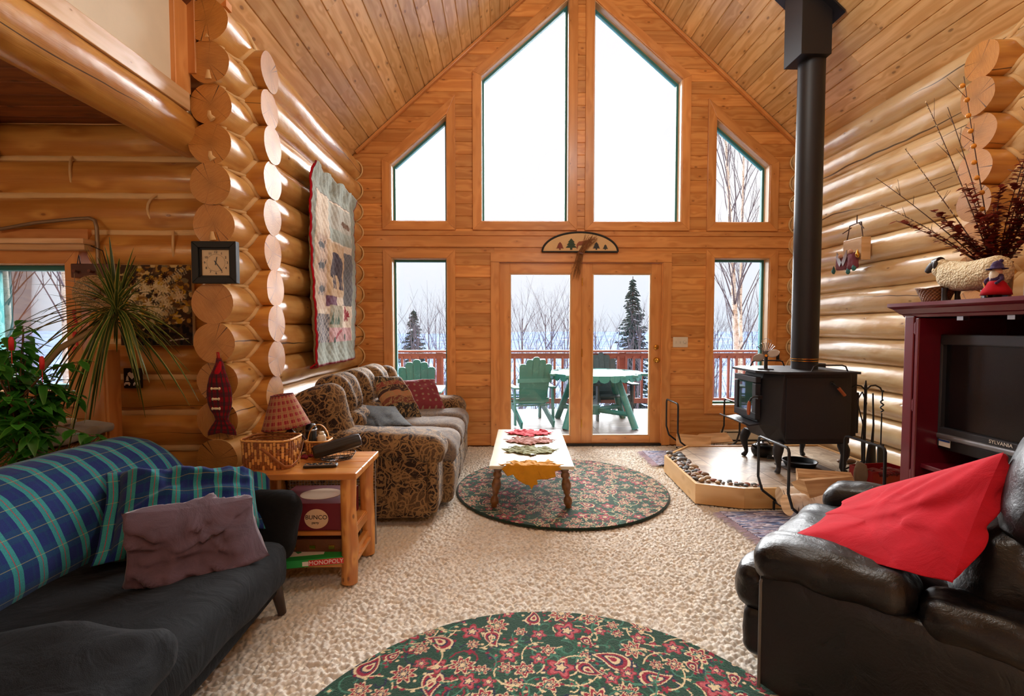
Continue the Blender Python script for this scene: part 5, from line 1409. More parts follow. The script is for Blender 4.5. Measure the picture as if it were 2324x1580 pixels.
# ---------------- heart plaque
t=thing('wall_plaque','small black plaque with a white heart and bears below the painting','plaque',(-2.29,3.05,.96))
mb=MB();mb.box((-2.29,3.045,1.02),(.105,.02,.125));mb.build('plaque_board',M['black'],t,bevel=.003)
hp=[(0,-.026),(.024,.0),(.024,.012),(.012,.020),(0,.010),(-.012,.020),(-.024,.012),(-.024,0)]
mb=MB();mb.prism(hp,(0,-.002,0),M=lambda x,y:(-2.29+x,3.034,1.04+y));mb.build('heart',M['whiteprint'],t)
for x in(-2.318,-2.262):
    mb=MB();mb.prism([(-.02,0),(-.014,0),(-.012,.008),(.006,.008),(.008,0),(.014,0),(.018,.014),(.010,.022),(-.012,.022),(-.02,.012)],(0,-.002,0),M=lambda X,Y,x=x:(x+X,3.034,.975+Y));mb.build('bear_print',M['whiteprint'],t)
    mb=MB();mb.prism([(-.010,0),(.010,0),(.004,.014),(.008,.014),(0,.034),(-.008,.014),(-.004,.014)],(0,-.002,0),M=lambda X,Y,x=x:(x+X*1.,3.034,1.005+Y));mb.build('tree_print',M['whiteprint'],t)
# ---------------- peg rack with straw hats, garland
t=thing('peg_rack','dark brown wooden peg board beside the window','peg rack',(-2.50,3.03,1.64))
M['rack']=wood('rack_wood',rgb(110,62,44),rgb(82,44,32),rgb(40,20,14),rough=.5,kn=.02)
mb=MB();mb.box((-2.49,3.03,1.68),(.27,.025,.085));mb.build('board',M['rack'],t,bevel=.004)
for x in(-2.58,-2.49,-2.40):
    mb=MB();mb.tube([(x,3.02,1.67),(x,2.985,1.675)],[.007,.010],10);mb.build('peg',M['rack'],t)
for q in([(-2.585,3.02,1.72),(-2.575,3.02,1.775),(-2.567,3.02,1.72)],[(-2.41,3.02,1.72),(-2.43,3.02,1.80),(-2.50,3.02,1.83)]):
    mb=MB();mb.tube(q,.003,5);mb.build('hanging_wire',M['iron'],t)
def straw():
    t=NT('straw');co=t.co();n=t.noise(t.scale(co,(1,1,1)),180.,2.);t.bump(n,.8,.004);return t.fin(t.ramp(n,[(.35,rgb(120,92,56)),(.65,rgb(206,176,128))]),.8)
M['straw']=straw()
t=thing('straw_hat','straw hat hanging from the peg board','hat',(-2.47,2.94,1.45))
Mh=Matrix.Rotation(PI/2*.9,3,'X')@Matrix.Rotation(.2,3,'Y')
mb=MB();mb.lathe([(.105,-.004),(.10,.0),(.055,.004),(.05,.03),(.042,.055),(.0,.062)],(-2.475,2.985,1.55),28,M=Mh);o=mb.build('hat_body',M['straw'],t)
mb=MB();mb.lathe([(.0545,.006),(.0525,.022)],(-2.475,2.985,1.55),28,M=Mh);mb.build('hat_band',M['rack'],t)
t=thing('red_pepper_string','string of red wooden peppers hanging beside the window','ornament',(-2.56,2.97,1.2))
mb=MB();mb.tube([(-2.575,2.985,1.66),(-2.57,2.98,1.40),(-2.565,2.98,1.20)],.002,5);mb.build('cord',M['cord'],t)
for i in range(6):
    mb=MB();z=1.44-i*.045;mb.tube([(-2.57,2.97,z),(-2.565+.01*math.sin(i*2),2.96,z-.02),(-2.56+.02*math.sin(i*2),2.955,z-.05)],[.010,.009,.002],8);mb.build('pepper',M['redprint'],t)
mb=MB();pts=[]
K=[(-3.1,1.93),(-2.86,1.975),(-2.62,2.0),(-2.53,2.005),(-2.50,1.99),(-2.49,1.95),(-2.488,1.80),(-2.488,1.72)]
mb.tube([(x,3.055,z) for x,z in K],.011,10);mb.build('metal_conduit',M['cord'],label='bent flexible metal conduit running over the small window',cat='conduit',loc=(-2.6,3.05,1.7))
# ---------------- wicker hamper
t=thing('wicker_hamper','brown wicker hamper with a folded grey cloth on top, under the small window','hamper',(-2.66,2.64,0))
mb=MB();mb.rbox((-2.66,2.64,.36),(.74,.42,.72),.03,14);o=mb.build('hamper_body',M['wicker'],t)
def _uvscale(o,k):pass
M['greycloth']=cloth('grey_beige_cloth',rgb(150,138,120),.5,500.,1.,8.)
mb=MB();mb.rbox((-2.66,2.64,.755),(.80,.46,.07),.03,16,wr=.02,ws=6);mb.build('cloth_cover',M['greycloth'],t)
mb=MB();mb.grid(lambda u,v:V((-2.42+.16*u+.01*math.sin(v*4),2.405-.01*math.sin(u*5),.78-.17*v)),10,10);o=mb.build('hanging_corner',M['greycloth'],t);o.modifiers.new('Solidify','SOLIDIFY').thickness=.006
mb=MB();mb.rbox((-2.50,2.62,.81),(.20,.30,.03),.012,8,wr=.01);mb.build('folded_paper',M['white'],label='folded newspaper lying on the wicker hamper',cat='newspaper',loc=(-2.5,2.62,.795))
mb=MB()
for i in range(26):
    a=R.uniform(0,6.28);pts=[V((-2.46+(.12+R.uniform(-.015,.015))*math.cos(a+k*.25),2.56+(.09+R.uniform(-.01,.01))*math.sin(a+k*.25),.845+R.uniform(-.012,.018))) for k in range(9)];mb.tube(pts,.0022,4)
mb.build('twig_wreath',M['rack'],label='dark twig wreath lying on the wicker hamper beside the post',cat='wreath',loc=(-2.46,2.56,.83))
M['rope']=plain('white_rope',rgb(216,210,198),.8,var=.1)
mb=MB();mb.tube([(-2.95+.05*i,2.43+.012*math.sin(i*1.3),.812+.004*math.sin(i)) for i in range(9)],.010,10);mb.build('white_rope',M['rope'],label='white braided rope along the front edge of the wicker hamper',cat='rope',loc=(-2.8,2.43,.8))
M['blueglass']=plain('blue_glass',rgb(60,110,150),.05,spec=1.,coat=1.,var=.1)
mb=MB();mb.lathe([(0,0),(.05,0),(.09,.03),(.095,.032),(.088,.036),(.05,.008),(0,.008)],(-2.64,2.475,.80),28);mb.build('glass_dish',M['blueglass'],label='blue glass dish at the front of the wicker hamper',cat='dish',loc=(-2.64,2.475,.8))
# ---------------- ficus and dracaena
def leafmat(name,c,c2,tr=.25):
    t=NT(name);uv=t.n('ShaderNodeUVMap').outputs[0];sx=t.n('ShaderNodeSeparateXYZ');t.l(uv,sx.inputs[0])
    e=t.math('ABSOLUTE',t.math('SUBTRACT',sx.outputs[1],.5))
    rd=t.attr('rnd').outputs['Fac']
    c=t.mix(t.math('GREATER_THAN',e,.36),c,c2);c=t.vm('MULTIPLY',c,t.mapr(rd,0,1,.65,1.3));m=t.fin(c,.38,coat=.2)
    tl=t.n('ShaderNodeBsdfTranslucent');t.l(c,tl.inputs[0]);mx=t.n('ShaderNodeMixShader');mx.inputs[0].default_value=tr
    t.l(t.b.outputs[0],mx.inputs[1]);t.l(tl.outputs[0],mx.inputs[2]);t.l(mx.outputs[0],t.out.inputs[0]);return m
M['ficus']=leafmat('ficus_leaf',rgb(66,140,46),rgb(90,160,60),.5)
M['drac']=leafmat('dracaena_leaf',rgb(64,92,36),rgb(176,166,84),.25)
def leaf(mb,p,d,L,w,droop=.3,n=4,up=V((0,0,1)),fold=.2,r=None):
    d=V(d).normalized();s=d.cross(up);s=s.normalized() if s.length>1e-3 else V((1,0,0));nn=s.cross(d)
    vs=[];uv=[]
    for i in range(n+1):
        t_=i/n;c=V(p)+d*(L*t_)+V((0,0,-1))*(droop*L*t_*t_);ww=w*math.sin(PI*min(1,(t_*.93+.04)))**.8*(1-.3*t_)
        for k in(-1,0,1): vs.append(c+s*(ww*k)+nn*(fold*ww*abs(k)));uv.append((t_,.5+k*.5))
    F=[];U=[]
    for i in range(n):
        for k in(0,1):
            f=(i*3+k,(i+1)*3+k,(i+1)*3+k+1,i*3+k+1);F.append(f);U.append([uv[j] for j in f])
    mb.add(vs,F,U,0,r,True)
t=thing('potted_ficus','leafy green ficus in a pot standing between the futon and the hamper','potted plant',(-2.28,2.32,0))
fm=MB();st=MB();rs=random.Random(5);base=V((-2.26,2.30,.3))
st.tube([(-2.27,2.31,.25),(-2.265,2.30,.6),(-2.27,2.30,.95)],[.016,.014,.010],10);st.tube([(-2.30,2.34,.25),(-2.28,2.32,.6),(-2.26,2.30,1.0)],[.010,.009,.006],8)
for i in range(58):
    a=rs.uniform(0,6.28);z0=rs.uniform(.62,1.0);e=V((-2.28+rs.gauss(0,.13)+.0*math.cos(a),2.32+rs.gauss(0,.11),rs.uniform(.80,1.36)))
    if rs.random()<.3: e=V((-2.28+rs.uniform(-.28,.34),2.32+rs.uniform(-.18,.18),rs.uniform(.72,1.1)))
    s=V((-2.265,2.30,z0));m_=s.lerp(e,.5)+V((0,0,.05));st.tube([s,m_,e],[.005,.003,.0015],5)
    for k in range(11):
        q=m_.lerp(e,k/9.) if k>2 else s.lerp(m_,.4+.2*k);an=rs.uniform(0,6.28)
        leaf(fm,q,(math.cos(an),math.sin(an),rs.uniform(-.5,.5)),rs.uniform(.065,.105),rs.uniform(.019,.029),rs.uniform(.1,.8),4,r=rs.random())
fm.build('foliage',M['ficus'],t);st.build('stem',plain('ficus_bark',rgb(110,74,48),.7),t)
mb=MB();mb.lathe([(0,0),(.10,0),(.13,.25),(.14,.26),(.14,.29),(.12,.29),(.115,.26),(0,.255)],(-2.28,2.32,0),28);mb.build('pot',plain('dark_clay_pot',rgb(96,44,30),.6,bs=.2),t)
for i,(x,y,z) in enumerate(((-2.305,2.24,1.325),(-2.205,2.22,1.29),(-2.34,2.28,1.20),(-2.12,2.27,1.20))):
    mb=MB();mb.lathe([(0,0),(.009,.0),(.010,.045),(.006,.06),(0,.062)],(x,y,z-.06),10);mb.tube([(x,y,z-.06),(x,y,z-.12)],.002,4);mb.build('candle_light',M['redprint'],label='red plastic candle light clipped among the ficus leaves',cat='string light',group='red candle lights in the ficus',loc=(x,y,z-.06))
t=thing('potted_dracaena','spiky dracaena with long striped leaves on a bare bent trunk','potted plant',(-2.46,2.72-.48,0))
lm=MB();tr=MB();tr.tube([(-2.505,2.16,.28),(-2.44,2.28,.75),(-2.38,2.42,1.0),(-2.30,2.55,1.22),(-2.17,2.66,1.34),(-2.12,2.70,1.42)],[.022,.020,.018,.016,.015,.014],12,nzf=.15);tr.build('trunk',plain('dracaena_trunk',rgb(150,124,84),.7,bs=.3,bsc=30),t)
tr=MB();tr.tube([(-2.38,2.42,1.0),(-2.48,2.40,1.14),(-2.52,2.39,1.22)],[.012,.010,.009],10);tr.build('side_branch',plain('dracaena_branch',rgb(140,114,78),.7),t)
for c,n,L0,L1 in((V((-2.11,2.70,1.43)),130,.34,.60),(V((-2.52,2.39,1.24)),22,.2,.34)):
    for i in range(n):
        el=rs.uniform(-.9,1.45) if n>50 else rs.uniform(-.2,1.2);a=rs.uniform(0,6.28)
        d=(math.cos(a)*math.cos(el),math.sin(a)*math.cos(el)*.75,math.sin(el));L=rs.uniform(L0,L1)*(.75 if d[1]>.35 else 1)*(.72 if el>.5 else 1)*(.78 if d[0]>.45 else 1)
        leaf(lm,c+V((0,0,rs.uniform(-.07,.05))),d,L,rs.uniform(.008,.013),rs.uniform(.35,.95)*(1-max(0,el)/1.7),9,fold=.5,r=rs.random())
lm.build('foliage',M['drac'],t)
mb=MB();mb.lathe([(0,0),(.085,0),(.10,.28),(.11,.32),(.095,.32),(.09,.29),(0,.29)],(-2.505,2.16,0),28);mb.build('pot',plain('grey_clay_pot',rgb(120,110,100),.6,bs=.2),t)
# ---------------- quilt on the left log wall
def quiltc():
    w,h=400,520;c=Canvas(w,h,rgb(158,168,158));rs=random.Random(2)
    def rect(x0,y0,x1,y1,col): c.poly([(x0,y0),(x1,y0),(x1,y1),(x0,y1)],col)
    be,gr,sg,pk,dn=rgb(226,212,192),rgb(180,180,168),rgb(158,168,158),rgb(186,158,152),rgb(104,108,114)
    rect(50,60,350,460,be)
    rect(60,360,150,450,be);rect(150,385,345,455,gr);rect(150,350,345,385,sg)
    rect(60,150,130,350,rgb(212,190,172));rect(130,190,290,345,rgb(204,176,140));rect(290,170,350,330,dn)
    for i in range(0,60,8):
        for j in range(0,160,8):
            if (i+j)//8%2: rect(290+i,170+j,298+i,178+j,rgb(120,124,130))
    rect(60,60,150,140,rgb(110,112,122))
    for i in range(0,90,8):
        for j in range(0,80,8):
            if (i+j)//8%2: rect(60+i,60+j,68+i,68+j,rgb(170,164,160))
    rect(150,60,345,100,rgb(190,150,150));rect(130,160,215,190,rgb(108,66,92));rect(150,100,250,165,rgb(166,160,138));rect(255,100,345,168,be)
    # bear (walking, head down on the left)
    B=rgb(66,54,66)
    c.disc(215,285,44,B,34);c.disc(180,275,26,B,26);c.disc(250,272,30,B,36);c.disc(163,255,15,B,15)
    for x0,x1 in((168,182),(196,209),(236,250),(258,272)): c.poly([(x0,270),(x1,270),(x1+2,212),(x0-6,212)],B)
    c.disc(160,246,5,rgb(30,26,30))
    for y in(322,268,205):
        c.disc(95,y,24,dn,9)
        for k in range(5): c.line([(75+k*10,y-16),(80+k*10,y+15)],3,dn)
    # maple leaf
    c.poly([(300+x*.2*170,135-y*.2*170) for x,y in maple(1.)],rgb(150,30,44));c.poly([(170+x*.16*170,425-y*.12*170) for x,y in maple(1.)],gr) 
    c.poly([(260,410),(320,398),(330,412),(270,422)],rgb(120,92,70))
    for x in(165,195,222): c.poly([(x-12,110),(x+12,110),(x,150)],rgb(88,110,92))
    c.line([(190,70),(240,92)],9,rgb(150,50,60));c.disc(180,66,9,rgb(50,70,60));c.disc(262,72,9,rgb(50,70,60))
    for (x0,y0,x1,y1) in((50,60,350,460),(130,190,290,345),(150,350,345,385),(60,150,130,350),(255,100,345,168)):
        c.line([(x0,y0),(x1,y0),(x1,y1),(x0,y1),(x0,y0)],2,rgb(120,104,98))
    for e in ([(0,0),(w,0)],[(0,0),(0,h)],[(w-1,0),(w-1,h)]): c.line(e,7,rgb(140,36,52))
    c.a*= (0.9+.2*np.random.RandomState(1).rand(h,w,1));return c
t=thing('wall_quilt','lodge quilt with a bear panel hanging on the left log wall','quilt',(-1.53,4.4,1.0))
c=quiltc();nu,nv=150,220
U,W=np.meshgrid(np.linspace(0,1,nu),np.linspace(0,1,nv),indexing='ij')
# u=0 near edge, u=1 far edge; canvas x runs left to right seen from the room = near to far
Y=3.80+1.22*U; Z=1.02+1.62*W
Z=Z-.05*np.sin(PI*np.clip(U,0,1))*0+np.where(W>.9,(W-.9)*.35*(np.abs(np.sin(U*PI*4))-.6),0)
X=-1.518+.004*np.cos((Z-.107)*2*PI/PT)*1.+.010*np.sin(Y*9+Z*4)+.008*np.sin(Y*23+Z*2)+.0035*np.abs(np.sin((Y+Z)*38))+.0035*np.abs(np.sin((Y-Z)*38))
X=X+.05*np.clip((.12-U)/.12,0,1)**2*(W>.0)+.03*np.clip(W-.93,0,1)/.07
P=np.stack([X,Y,Z],-1)
o=gridmesh('quilt_top',P,np.stack([U,W],-1),c.sample(U,W),M['vcol'],parent=t);md=o.modifiers.new('Solidify','SOLIDIFY');md.thickness=.012;md.offset=1
mb=MB();e=[];
for i in range(0,nv,5): e.append(P[0,i])
mb.tube(e,.008,6);e=[P[i,0] for i in range(0,nu,5)];mb.tube(e,.008,6);e=[P[-1,i] for i in range(0,nv,5)];mb.tube(e,.006,6)
mb.build('red_binding',M['redcloth'],t)
# ---------------- gable wall things
t=thing('moose_sign','half-round wooden sign with painted moose and trees above the doors','sign',(.865,G-.04,2.17))
mb=MB();arc=[(.865+.42*math.cos(a),2.178+.215*math.sin(a)) for a in [PI*i/40 for i in range(41)]]
mb.prism(arc,(0,.012,0),M=lambda x,z:(x,G-.045,z));mb.build('sign_board',plain('pale_sign_board',rgb(214,176,122),.5,var=.06),t)
mb=MB();pts=[(x,G-.045,z) for x,z in arc]+[arc[0] and (arc[0][0],G-.045,arc[0][1])];mb.tube(pts,.011,8);mb.build('sign_edge',M['clockfr'],t)
def tree2(x,z,s):
    q=[(-.1,0),(.1,0),(.1,.18),(.5,.18),(.25,.42),(.4,.42),(.18,.66),(.3,.66),(0,1.),(-.3,.66),(-.18,.66),(-.4,.42),(-.25,.42),(-.5,.18),(-.1,.18)]
    return [(x+a*s,z+b*s) for a,b in q]
for x,s,cc in((.64,.085,rgb(124,50,30)),(.765,.125,rgb(36,60,34)),(1.045,.085,rgb(40,44,42)),(1.145,.06,rgb(46,50,46))):
    mb=MB();mb.prism(tree2(x,2.20,s),(0,-.004,0),M=lambda a,b:(a,G-.046,b));mb.build('painted_tree',plain('tree_paint',cc,.6),t)
mo=[(-.075,0),(-.065,0),(-.055,.035),(-.02,.04),(.02,.038),(.03,0),(.04,0),(.042,.045),(.06,.075),(.085,.06),(.095,.068),(.08,.095),(.055,.10),(.04,.095),(.0,.085),(-.05,.08),(-.075,.05)]
mb=MB();mb.prism([(.90+x,2.21+z) for x,z in mo],(0,-.004,0),M=lambda a,b:(a,G-.046,b))
mb.build('painted_moose',plain('moose_paint',rgb(140,74,40),.6),t)
mb=MB()
for k in range(5): mb.beam((.965+.012*k,G-.048,2.31),(.955+.018*k,G-.048,2.335+.006*(k%3)),.005,.003,side=(1,0,0))
mb.beam((.95,G-.048,2.31),(1.03,G-.048,2.315),.008,.003);mb.build('painted_antlers',plain('antler_paint',rgb(150,90,50),.6),t)
t=thing('twig_bundle','bundle of dried twigs tied over the moose sign','twig bundle',(.86,G-.07,1.9))
mb=MB();rs=random.Random(8)
for i in range(46):
    a=rs.gauss(0,.018);b=rs.gauss(0,.02);c0=V((.865+a,G-.07+rs.uniform(-.02,.01),2.16));
    mb.tube([V((.94+rs.uniform(-.03,.12),G-.07,2.32+rs.uniform(-.03,.05))),c0,V((.82+rs.uniform(-.07,.05),G-.07+rs.uniform(-.02,.015),1.90+rs.uniform(-.05,.08)))],[.001,.0022,.001],4)
mb.build('twigs',plain('dry_twig',rgb(140,92,50),.8,var=.3),t)
mb=MB();mb.tube([(.885,G-.095,2.15),(.845,G-.095,2.16)],.012,8);mb.build('tie',M['rack'],t)
t=thing('light_switch','ivory three-gang light switch plate on the wall right of the doors','light switch',(2.015,G-.01,1.115))
mb=MB();mb.box((2.015,G-.006,1.172),(.17,.008,.115));mb.build('plate',M['white'],t,bevel=.003)
for x in(1.965,2.012):
    mb=MB();mb.box((x,G-.016,1.172),(.010,.018,.024));mb.build('toggle',M['white'],t)
mb=MB();mb.lathe([(0,0),(.018,0),(.016,.014),(0,.015)],(2.062,G-.01,1.172),20,M=Matrix.Rotation(PI/2,3,'X'));mb.build('dimmer_knob',M['white'],t)
t=thing('baseboard_heater','cream baseboard heater low on the gable wall behind the log holder','heater',(2.85,G-.04,0))
mb=MB();mb.box((2.86,G-.035,.10),(.75,.06,.15));mb.build('housing',M['white'],t,bevel=.004)
mb=MB();mb.box((2.86,G-.068,.06),(.70,.004,.02));mb.box((2.86,G-.068,.155),(.70,.004,.012));mb.build('grille_slot',M['black'],t)
t=thing('wall_hook','small black iron hook on the gable wall beside the stove pipe','hook',(3.12,G-.02,1.0))
mb=MB();mb.box((3.12,G-.012,1.02),(.05,.012,.10));mb.tube([(3.11,G-.02,1.02),(3.10,G-.05,.98),(3.10,G-.05,1.03)],.006,6);mb.build('hook_plate',M['iron'],t)
# ---------------- armoire
M['cherry']=plain('cranberry_lacquer',rgb(104,14,34),.32,coat=.5,var=.06)
M['cherryin']=plain('cranberry_inside',rgb(92,16,30),.5,var=.05)
AX=2.05;A0,A1=1.20,2.41;AD=.58
t=thing('armoire','cranberry red television armoire on the right, open doors, ornaments on top','armoire',(2.34,1.8,0))
mb=MB()
for y in(A0+.012,A1-.012):
    mb=MB();mb.box((AX+AD/2,y,.766),(AD,.024,1.245));mb.build('side_panel',M['cherry'],t,bevel=.003)
mb=MB();mb.box((AX+AD-.008,(A0+A1)/2,.766),(.016,A1-A0,1.245));mb.build('back_panel',M['cherryin'],t)
for y in(A0+.03,A1-.03):
    mb=MB();mb.box((AX-.006,y,.94),(.03,.055,.90));mb.build('face_stile',M['cherry'],t,bevel=.004)
for y in(A1-.075,A0+.075):
    mb=MB();mb.box((AX+.20,y,.94),(.44,.022,.88));mb.build('pocket_door',M['cherry'],t,bevel=.004)
for z in(.60,.95,1.33):
    mb=MB();mb.tube([(AX-.012,A1-.066,z-.03),(AX-.012,A1-.066,z+.03)],.009,10);mb.box((AX-.016,A1-.05,z),(.008,.04,.05));mb.build('hinge',M['cherry'],t)
prof=[(0,1.385),(-.012,1.385),(-.018,1.397),(-.026,1.402),(-.045,1.425),(-.055,1.432),(-.062,1.438),(-.062,1.455),(0,1.455)]
mb=MB()
# crown: front and the far end
n=len(prof)
ptsF=[[(AX+a,A1-a,z) for a,z in prof],[(AX+a,A0+a,z) for a,z in prof],[(AX+AD,A0+a,z) for a,z in prof],[(AX+AD,A1-a,z) for a,z in prof]]
for s0,s1 in((3,0),(0,1),(1,2)):
    vs=ptsF[s0]+ptsF[s1];mb.add(vs,[(i,i+1,n+i+1,n+i) for i in range(n-1)])
mb.add([(AX-.062,A1+.062,1.455),(AX-.062,A0-.062,1.455),(AX+AD,A0-.062,1.455),(AX+AD,A1+.062,1.455)],[(0,1,2,3)])
mb.add([(AX,A1,1.385),(AX,A0,1.385),(AX+AD,A0,1.385),(AX+AD,A1,1.385)],[(0,1,2,3)])
mb.build('crown_moulding',M['cherry'],t)
mb=MB();mb.box((AX+AD/2,(A0+A1)/2,.655),(AD-.02,A1-A0-.05,.022));mb.build('shelf',M['cherry'],t,bevel=.003)
mb=MB();mb.box((AX+AD/2-.02,(A0+A1)/2,.475),(AD+.06,A1-A0+.05,.026));mb.build('lower_ledge',M['cherry'],t,bevel=.006)
for y in(A0+.31,A1-.31):
    mb=MB();mb.box((AX-.004,y,.305),(.022,.56,.30));mb.box((AX-.016,y,.305),(.008,.42,.2));o=mb.build('lower_door',M['cherry'],t,bevel=.004)
    mb=MB();mb.blob((AX-.03,y+.2,.32),.015,12);mb.build('door_knob',M['brass'],o)
for y in(2.15,1.93):
    mb=MB();mb.box((AX+.03,y,1.375),(.03,.03,.018));mb.build('door_catch',M['steel'],t)
# television
TX=2.145;T0,T1=1.55,2.355
t=thing('television','grey flat-panel television inside the armoire','television',(TX+.06,1.95,.667))
M['tvgrey']=plain('tv_bezel_grey',rgb(58,60,66),.4,.3,var=.04);M['tvsilver']=plain('tv_silver_trim',rgb(150,154,160),.3,.7,var=.04)
M['screen']=plain('dark_screen',rgb(20,19,21),.22,var=.02)
mb=MB();zb,zt=.742,1.30
yc=(T0+T1)/2
mb.box((TX+.02,yc,zt-.025),(.05,T1-T0,.05));mb.box((TX+.02,T1-.02,(zb+zt)/2),(.05,.04,zt-zb-.02));mb.box((TX+.02,T0+.02,(zb+zt)/2),(.05,.04,zt-zb-.02));mb.build('bezel',M['tvgrey'],t,bevel=.006)
mb=MB();mb.box((TX+.03,yc,1.045),(.02,T1-T0-.06,.43));mb.build('screen',M['screen'],t)
mb=MB();mb.box((TX+.018,yc,.832),(.045,T1-T0-.07,.03));mb.build('lower_bezel',M['tvgrey'],t,bevel=.003)
mb=MB();mb.rbox((TX+.012,yc,.805),(.05,T1-T0-.02,.03),.012,10);mb.build('silver_strip',M['tvsilver'],t)
mb=MB();mb.box((TX+.022,yc,.766),(.045,T1-T0-.01,.05));mb.build('speaker_panel',M['black'],t,bevel=.004)
mb=MB();mb.box((TX+.09,yc,1.03),(.10,T1-T0-.1,.46));mb.build('back_shell',M['black'],t,bevel=.02)
mb=MB();textmesh(mb,'SYLVANIA',.022,frame((TX-.0075,2.02,.834),(0,-1,0),(0,0,1)),m=0);mb.build('brand_lettering',M['whiteprint'],t)
mb=MB();mb.box((TX-.002,T1-.055,.773),(.002,.085,.034));o=mb.build('energy_sticker',M['whiteprint'],t)
mb=MB();mb.box((TX-.0035,T1-.055,.784),(.001,.083,.009));mb.build('sticker_band',plain('sticker_blue',rgb(40,80,170),.5),t)
mb=MB();mb.box((TX+.06,yc,.715),(.05,.14,.07));mb.build('neck',M['tvsilver'],t)
mb=MB();mb.prism([(.13*math.cos(a*PI/20),.24*math.sin(a*PI/20)) for a in range(40)],(0,0,.014),M=lambda x,y:(TX+.06+x,yc+.05+y,.668));mb.build('stand_base',M['tvsilver'],t,bevel=.004)
# recorders
def deck(z0,h,label,y1,disp):
    t=thing('video_recorder' if disp else 'cable_box',label,'recorder' ,(2.30,2.1,z0))
    mb=MB();mb.box((2.32,y1-.215,z0+h/2),(.30,.43,h));mb.build('casing',M['black'],t,bevel=.003)
    mb=MB();mb.box((2.168,y1-.215,z0+h*.72),(.004,.40,h*.30));mb.build('tape_flap',M['tvgrey'],t)
    for i in range(5):
        mb=MB();mb.blob((2.167,y1-.12-i*.018,z0+h*.25),.0045,8);mb.build('button',M['steel'],t)
    mb=MB();mb.blob((2.167,y1-.03,z0+h*.35),.007,10);mb.build('power_button',M['steel'],t)
deck(.555,.082,'black video recorder with silver buttons on the armoire ledge shelf',2.37,True)
deck(.489,.062,'black cable box below the video recorder',2.37,False)
# ---------------- on top of the armoire (z 1.455)
TP=1.456
def wool():
    t=NT('sheep_wool');co=t.co();d=t.vor(co,110.);t.bump(t.math('ADD',d,t.noise(co,60.,2.)),.8,.008);return t.fin(t.ramp(d,[(0,rgb(232,220,186)),(.8,rgb(200,180,138))]),.75)
M['wool']=wool()
t=thing('sheep_figurine','cream sheep figurine with a black face standing on the armoire','figurine',(2.13,2.18,TP))
mb=MB()
def shp(q):
    return V((q.x*(1-.25*max(0,q.y)/.16),q.y,q.z+.012*max(0,q.y)/.16-.006*math.cos(q.y*20)))
mb.rbox((0,-.01,.115),(.125,.325,.135),.0605,18,fn=shp,wr=.006,ws=24);mb.rbox((0,.135,.162),(.072,.075,.085),.034,12,M=Matrix.Rotation(.5,3,'X'),wr=.005,ws=30);mb.build('woolly_body',M['wool'],t,local=True)
M['blackface']=plain('black_sheep_face',rgb(36,28,28),.45,var=.1)
mb=MB();mb.tube([(0,.145,.195),(0,.172,.190),(0,.205,.168),(0,.222,.157)],[.026,.026,.019,.012],14);mb.build('face',M['blackface'],t,local=True)
for s in(-1,1):
    mb=MB();mb.blob((s*.033,.140,.180),(.010,.012,.022),10);mb.build('ear',M['blackface'],t,local=True)
    for y in(.085,-.12):
        mb=MB();mb.tube([(s*.032,y,.065),(s*.032,y+.004,.03),(s*.032,y,.0)],[.013,.010,.013],10);mb.build('leg',M['blackface'],t,local=True)
    mb=MB();mb.blob((s*.022,.178,.198),.0035,8);mb.build('eye',M['yelprint'],t,local=True)
t=thing('bread_basket','brown oval wicker basket beside the sheep on the armoire','basket',(2.14,2.36,TP),0)
mb=MB();k=[(0,0),(.060,0),(.075,.035),(.092,.062),(.097,.066),(.09,.066),(.07,.035),(.055,.006),(0,.006)]
mb.grid(lambda u,v:V((lambda s:(s[0]*.72*math.cos(2*PI*u),s[0]*1.0*math.sin(2*PI*u),s[1]+.012*abs(math.sin(2*PI*u))*(s[1]>.05)))(tuple(k[min(7,int(v*8))][j]*(1-(v*8-min(7,int(v*8))))+k[min(7,int(v*8))+1][j]*(v*8-min(7,int(v*8))) for j in(0,1)))),40,16,uvf=lambda u,v:(u*.55,v*.25),cu=True)
mb.build('basket_body',M['wicker'],t,local=True)
mb=MB();mb.rbox((0,0,.055),(.09,.12,.03),.014,8,wr=.01);mb.build('cloth_liner',M['greycloth'],t,local=True)
# gnome doll
t=thing('gnome_doll','small bearded doll with a purple knit hat and red skirt on the armoire','doll',(2.055,1.985,TP))
M['knit']=cloth('purple_knit',rgb(62,44,84),.8,120.,.6,20.)
M['skin']=plain('doll_skin',rgb(220,170,140),.7)
M['beard']=plain('white_beard',rgb(224,214,196),.9,bs=.6,bsc=90)
mb=MB();mb.lathe([(.0,.012),(.050,.012),(.046,.03),(.03,.06),(.018,.075),(0,.08)],(0,0,0),24);mb.build('red_skirt',M['redcloth'],t,local=True)
mb=MB();mb.lathe([(0,.062),(.020,.062),(.024,.08),(.018,.098),(0,.10)],(0,0,0),18);mb.build('blue_jacket',M['knit'],t,local=True)
mb=MB();mb.blob((0,.0,.108),.018,16);mb.blob((-.018,0.002,.107),.004,8);mb.build('head',M['skin'],t,local=True)
mb=MB();mb.blob((-.012,0,.092),(.014,.017,.024),14,nzf=.2);mb.build('beard',M['beard'],t,local=True)
mb=MB();mb.lathe([(.034,.118),(.036,.121),(.022,.124),(.02,.135),(.014,.148),(0,.156)],(0,0,0),20);mb.blob((0.006,-.01,.152),.008,8);mb.build('knit_hat',M['knit'],t,local=True)
for s in(-1,1):
    mb=MB();mb.tube([(0,s*.02,.09),(-.012,s*.032,.075),(-.024,s*.026,.062)],[.007,.006,.005],8);mb.blob((-.026,s*.025,.060),.006,8);mb.build('arm',M['knit'],t,local=True)
    mb=MB();mb.rbox((-.012,s*.018,.008),(.030,.016,.014),.006,6);mb.build('boot',M['blackface'],t,local=True)
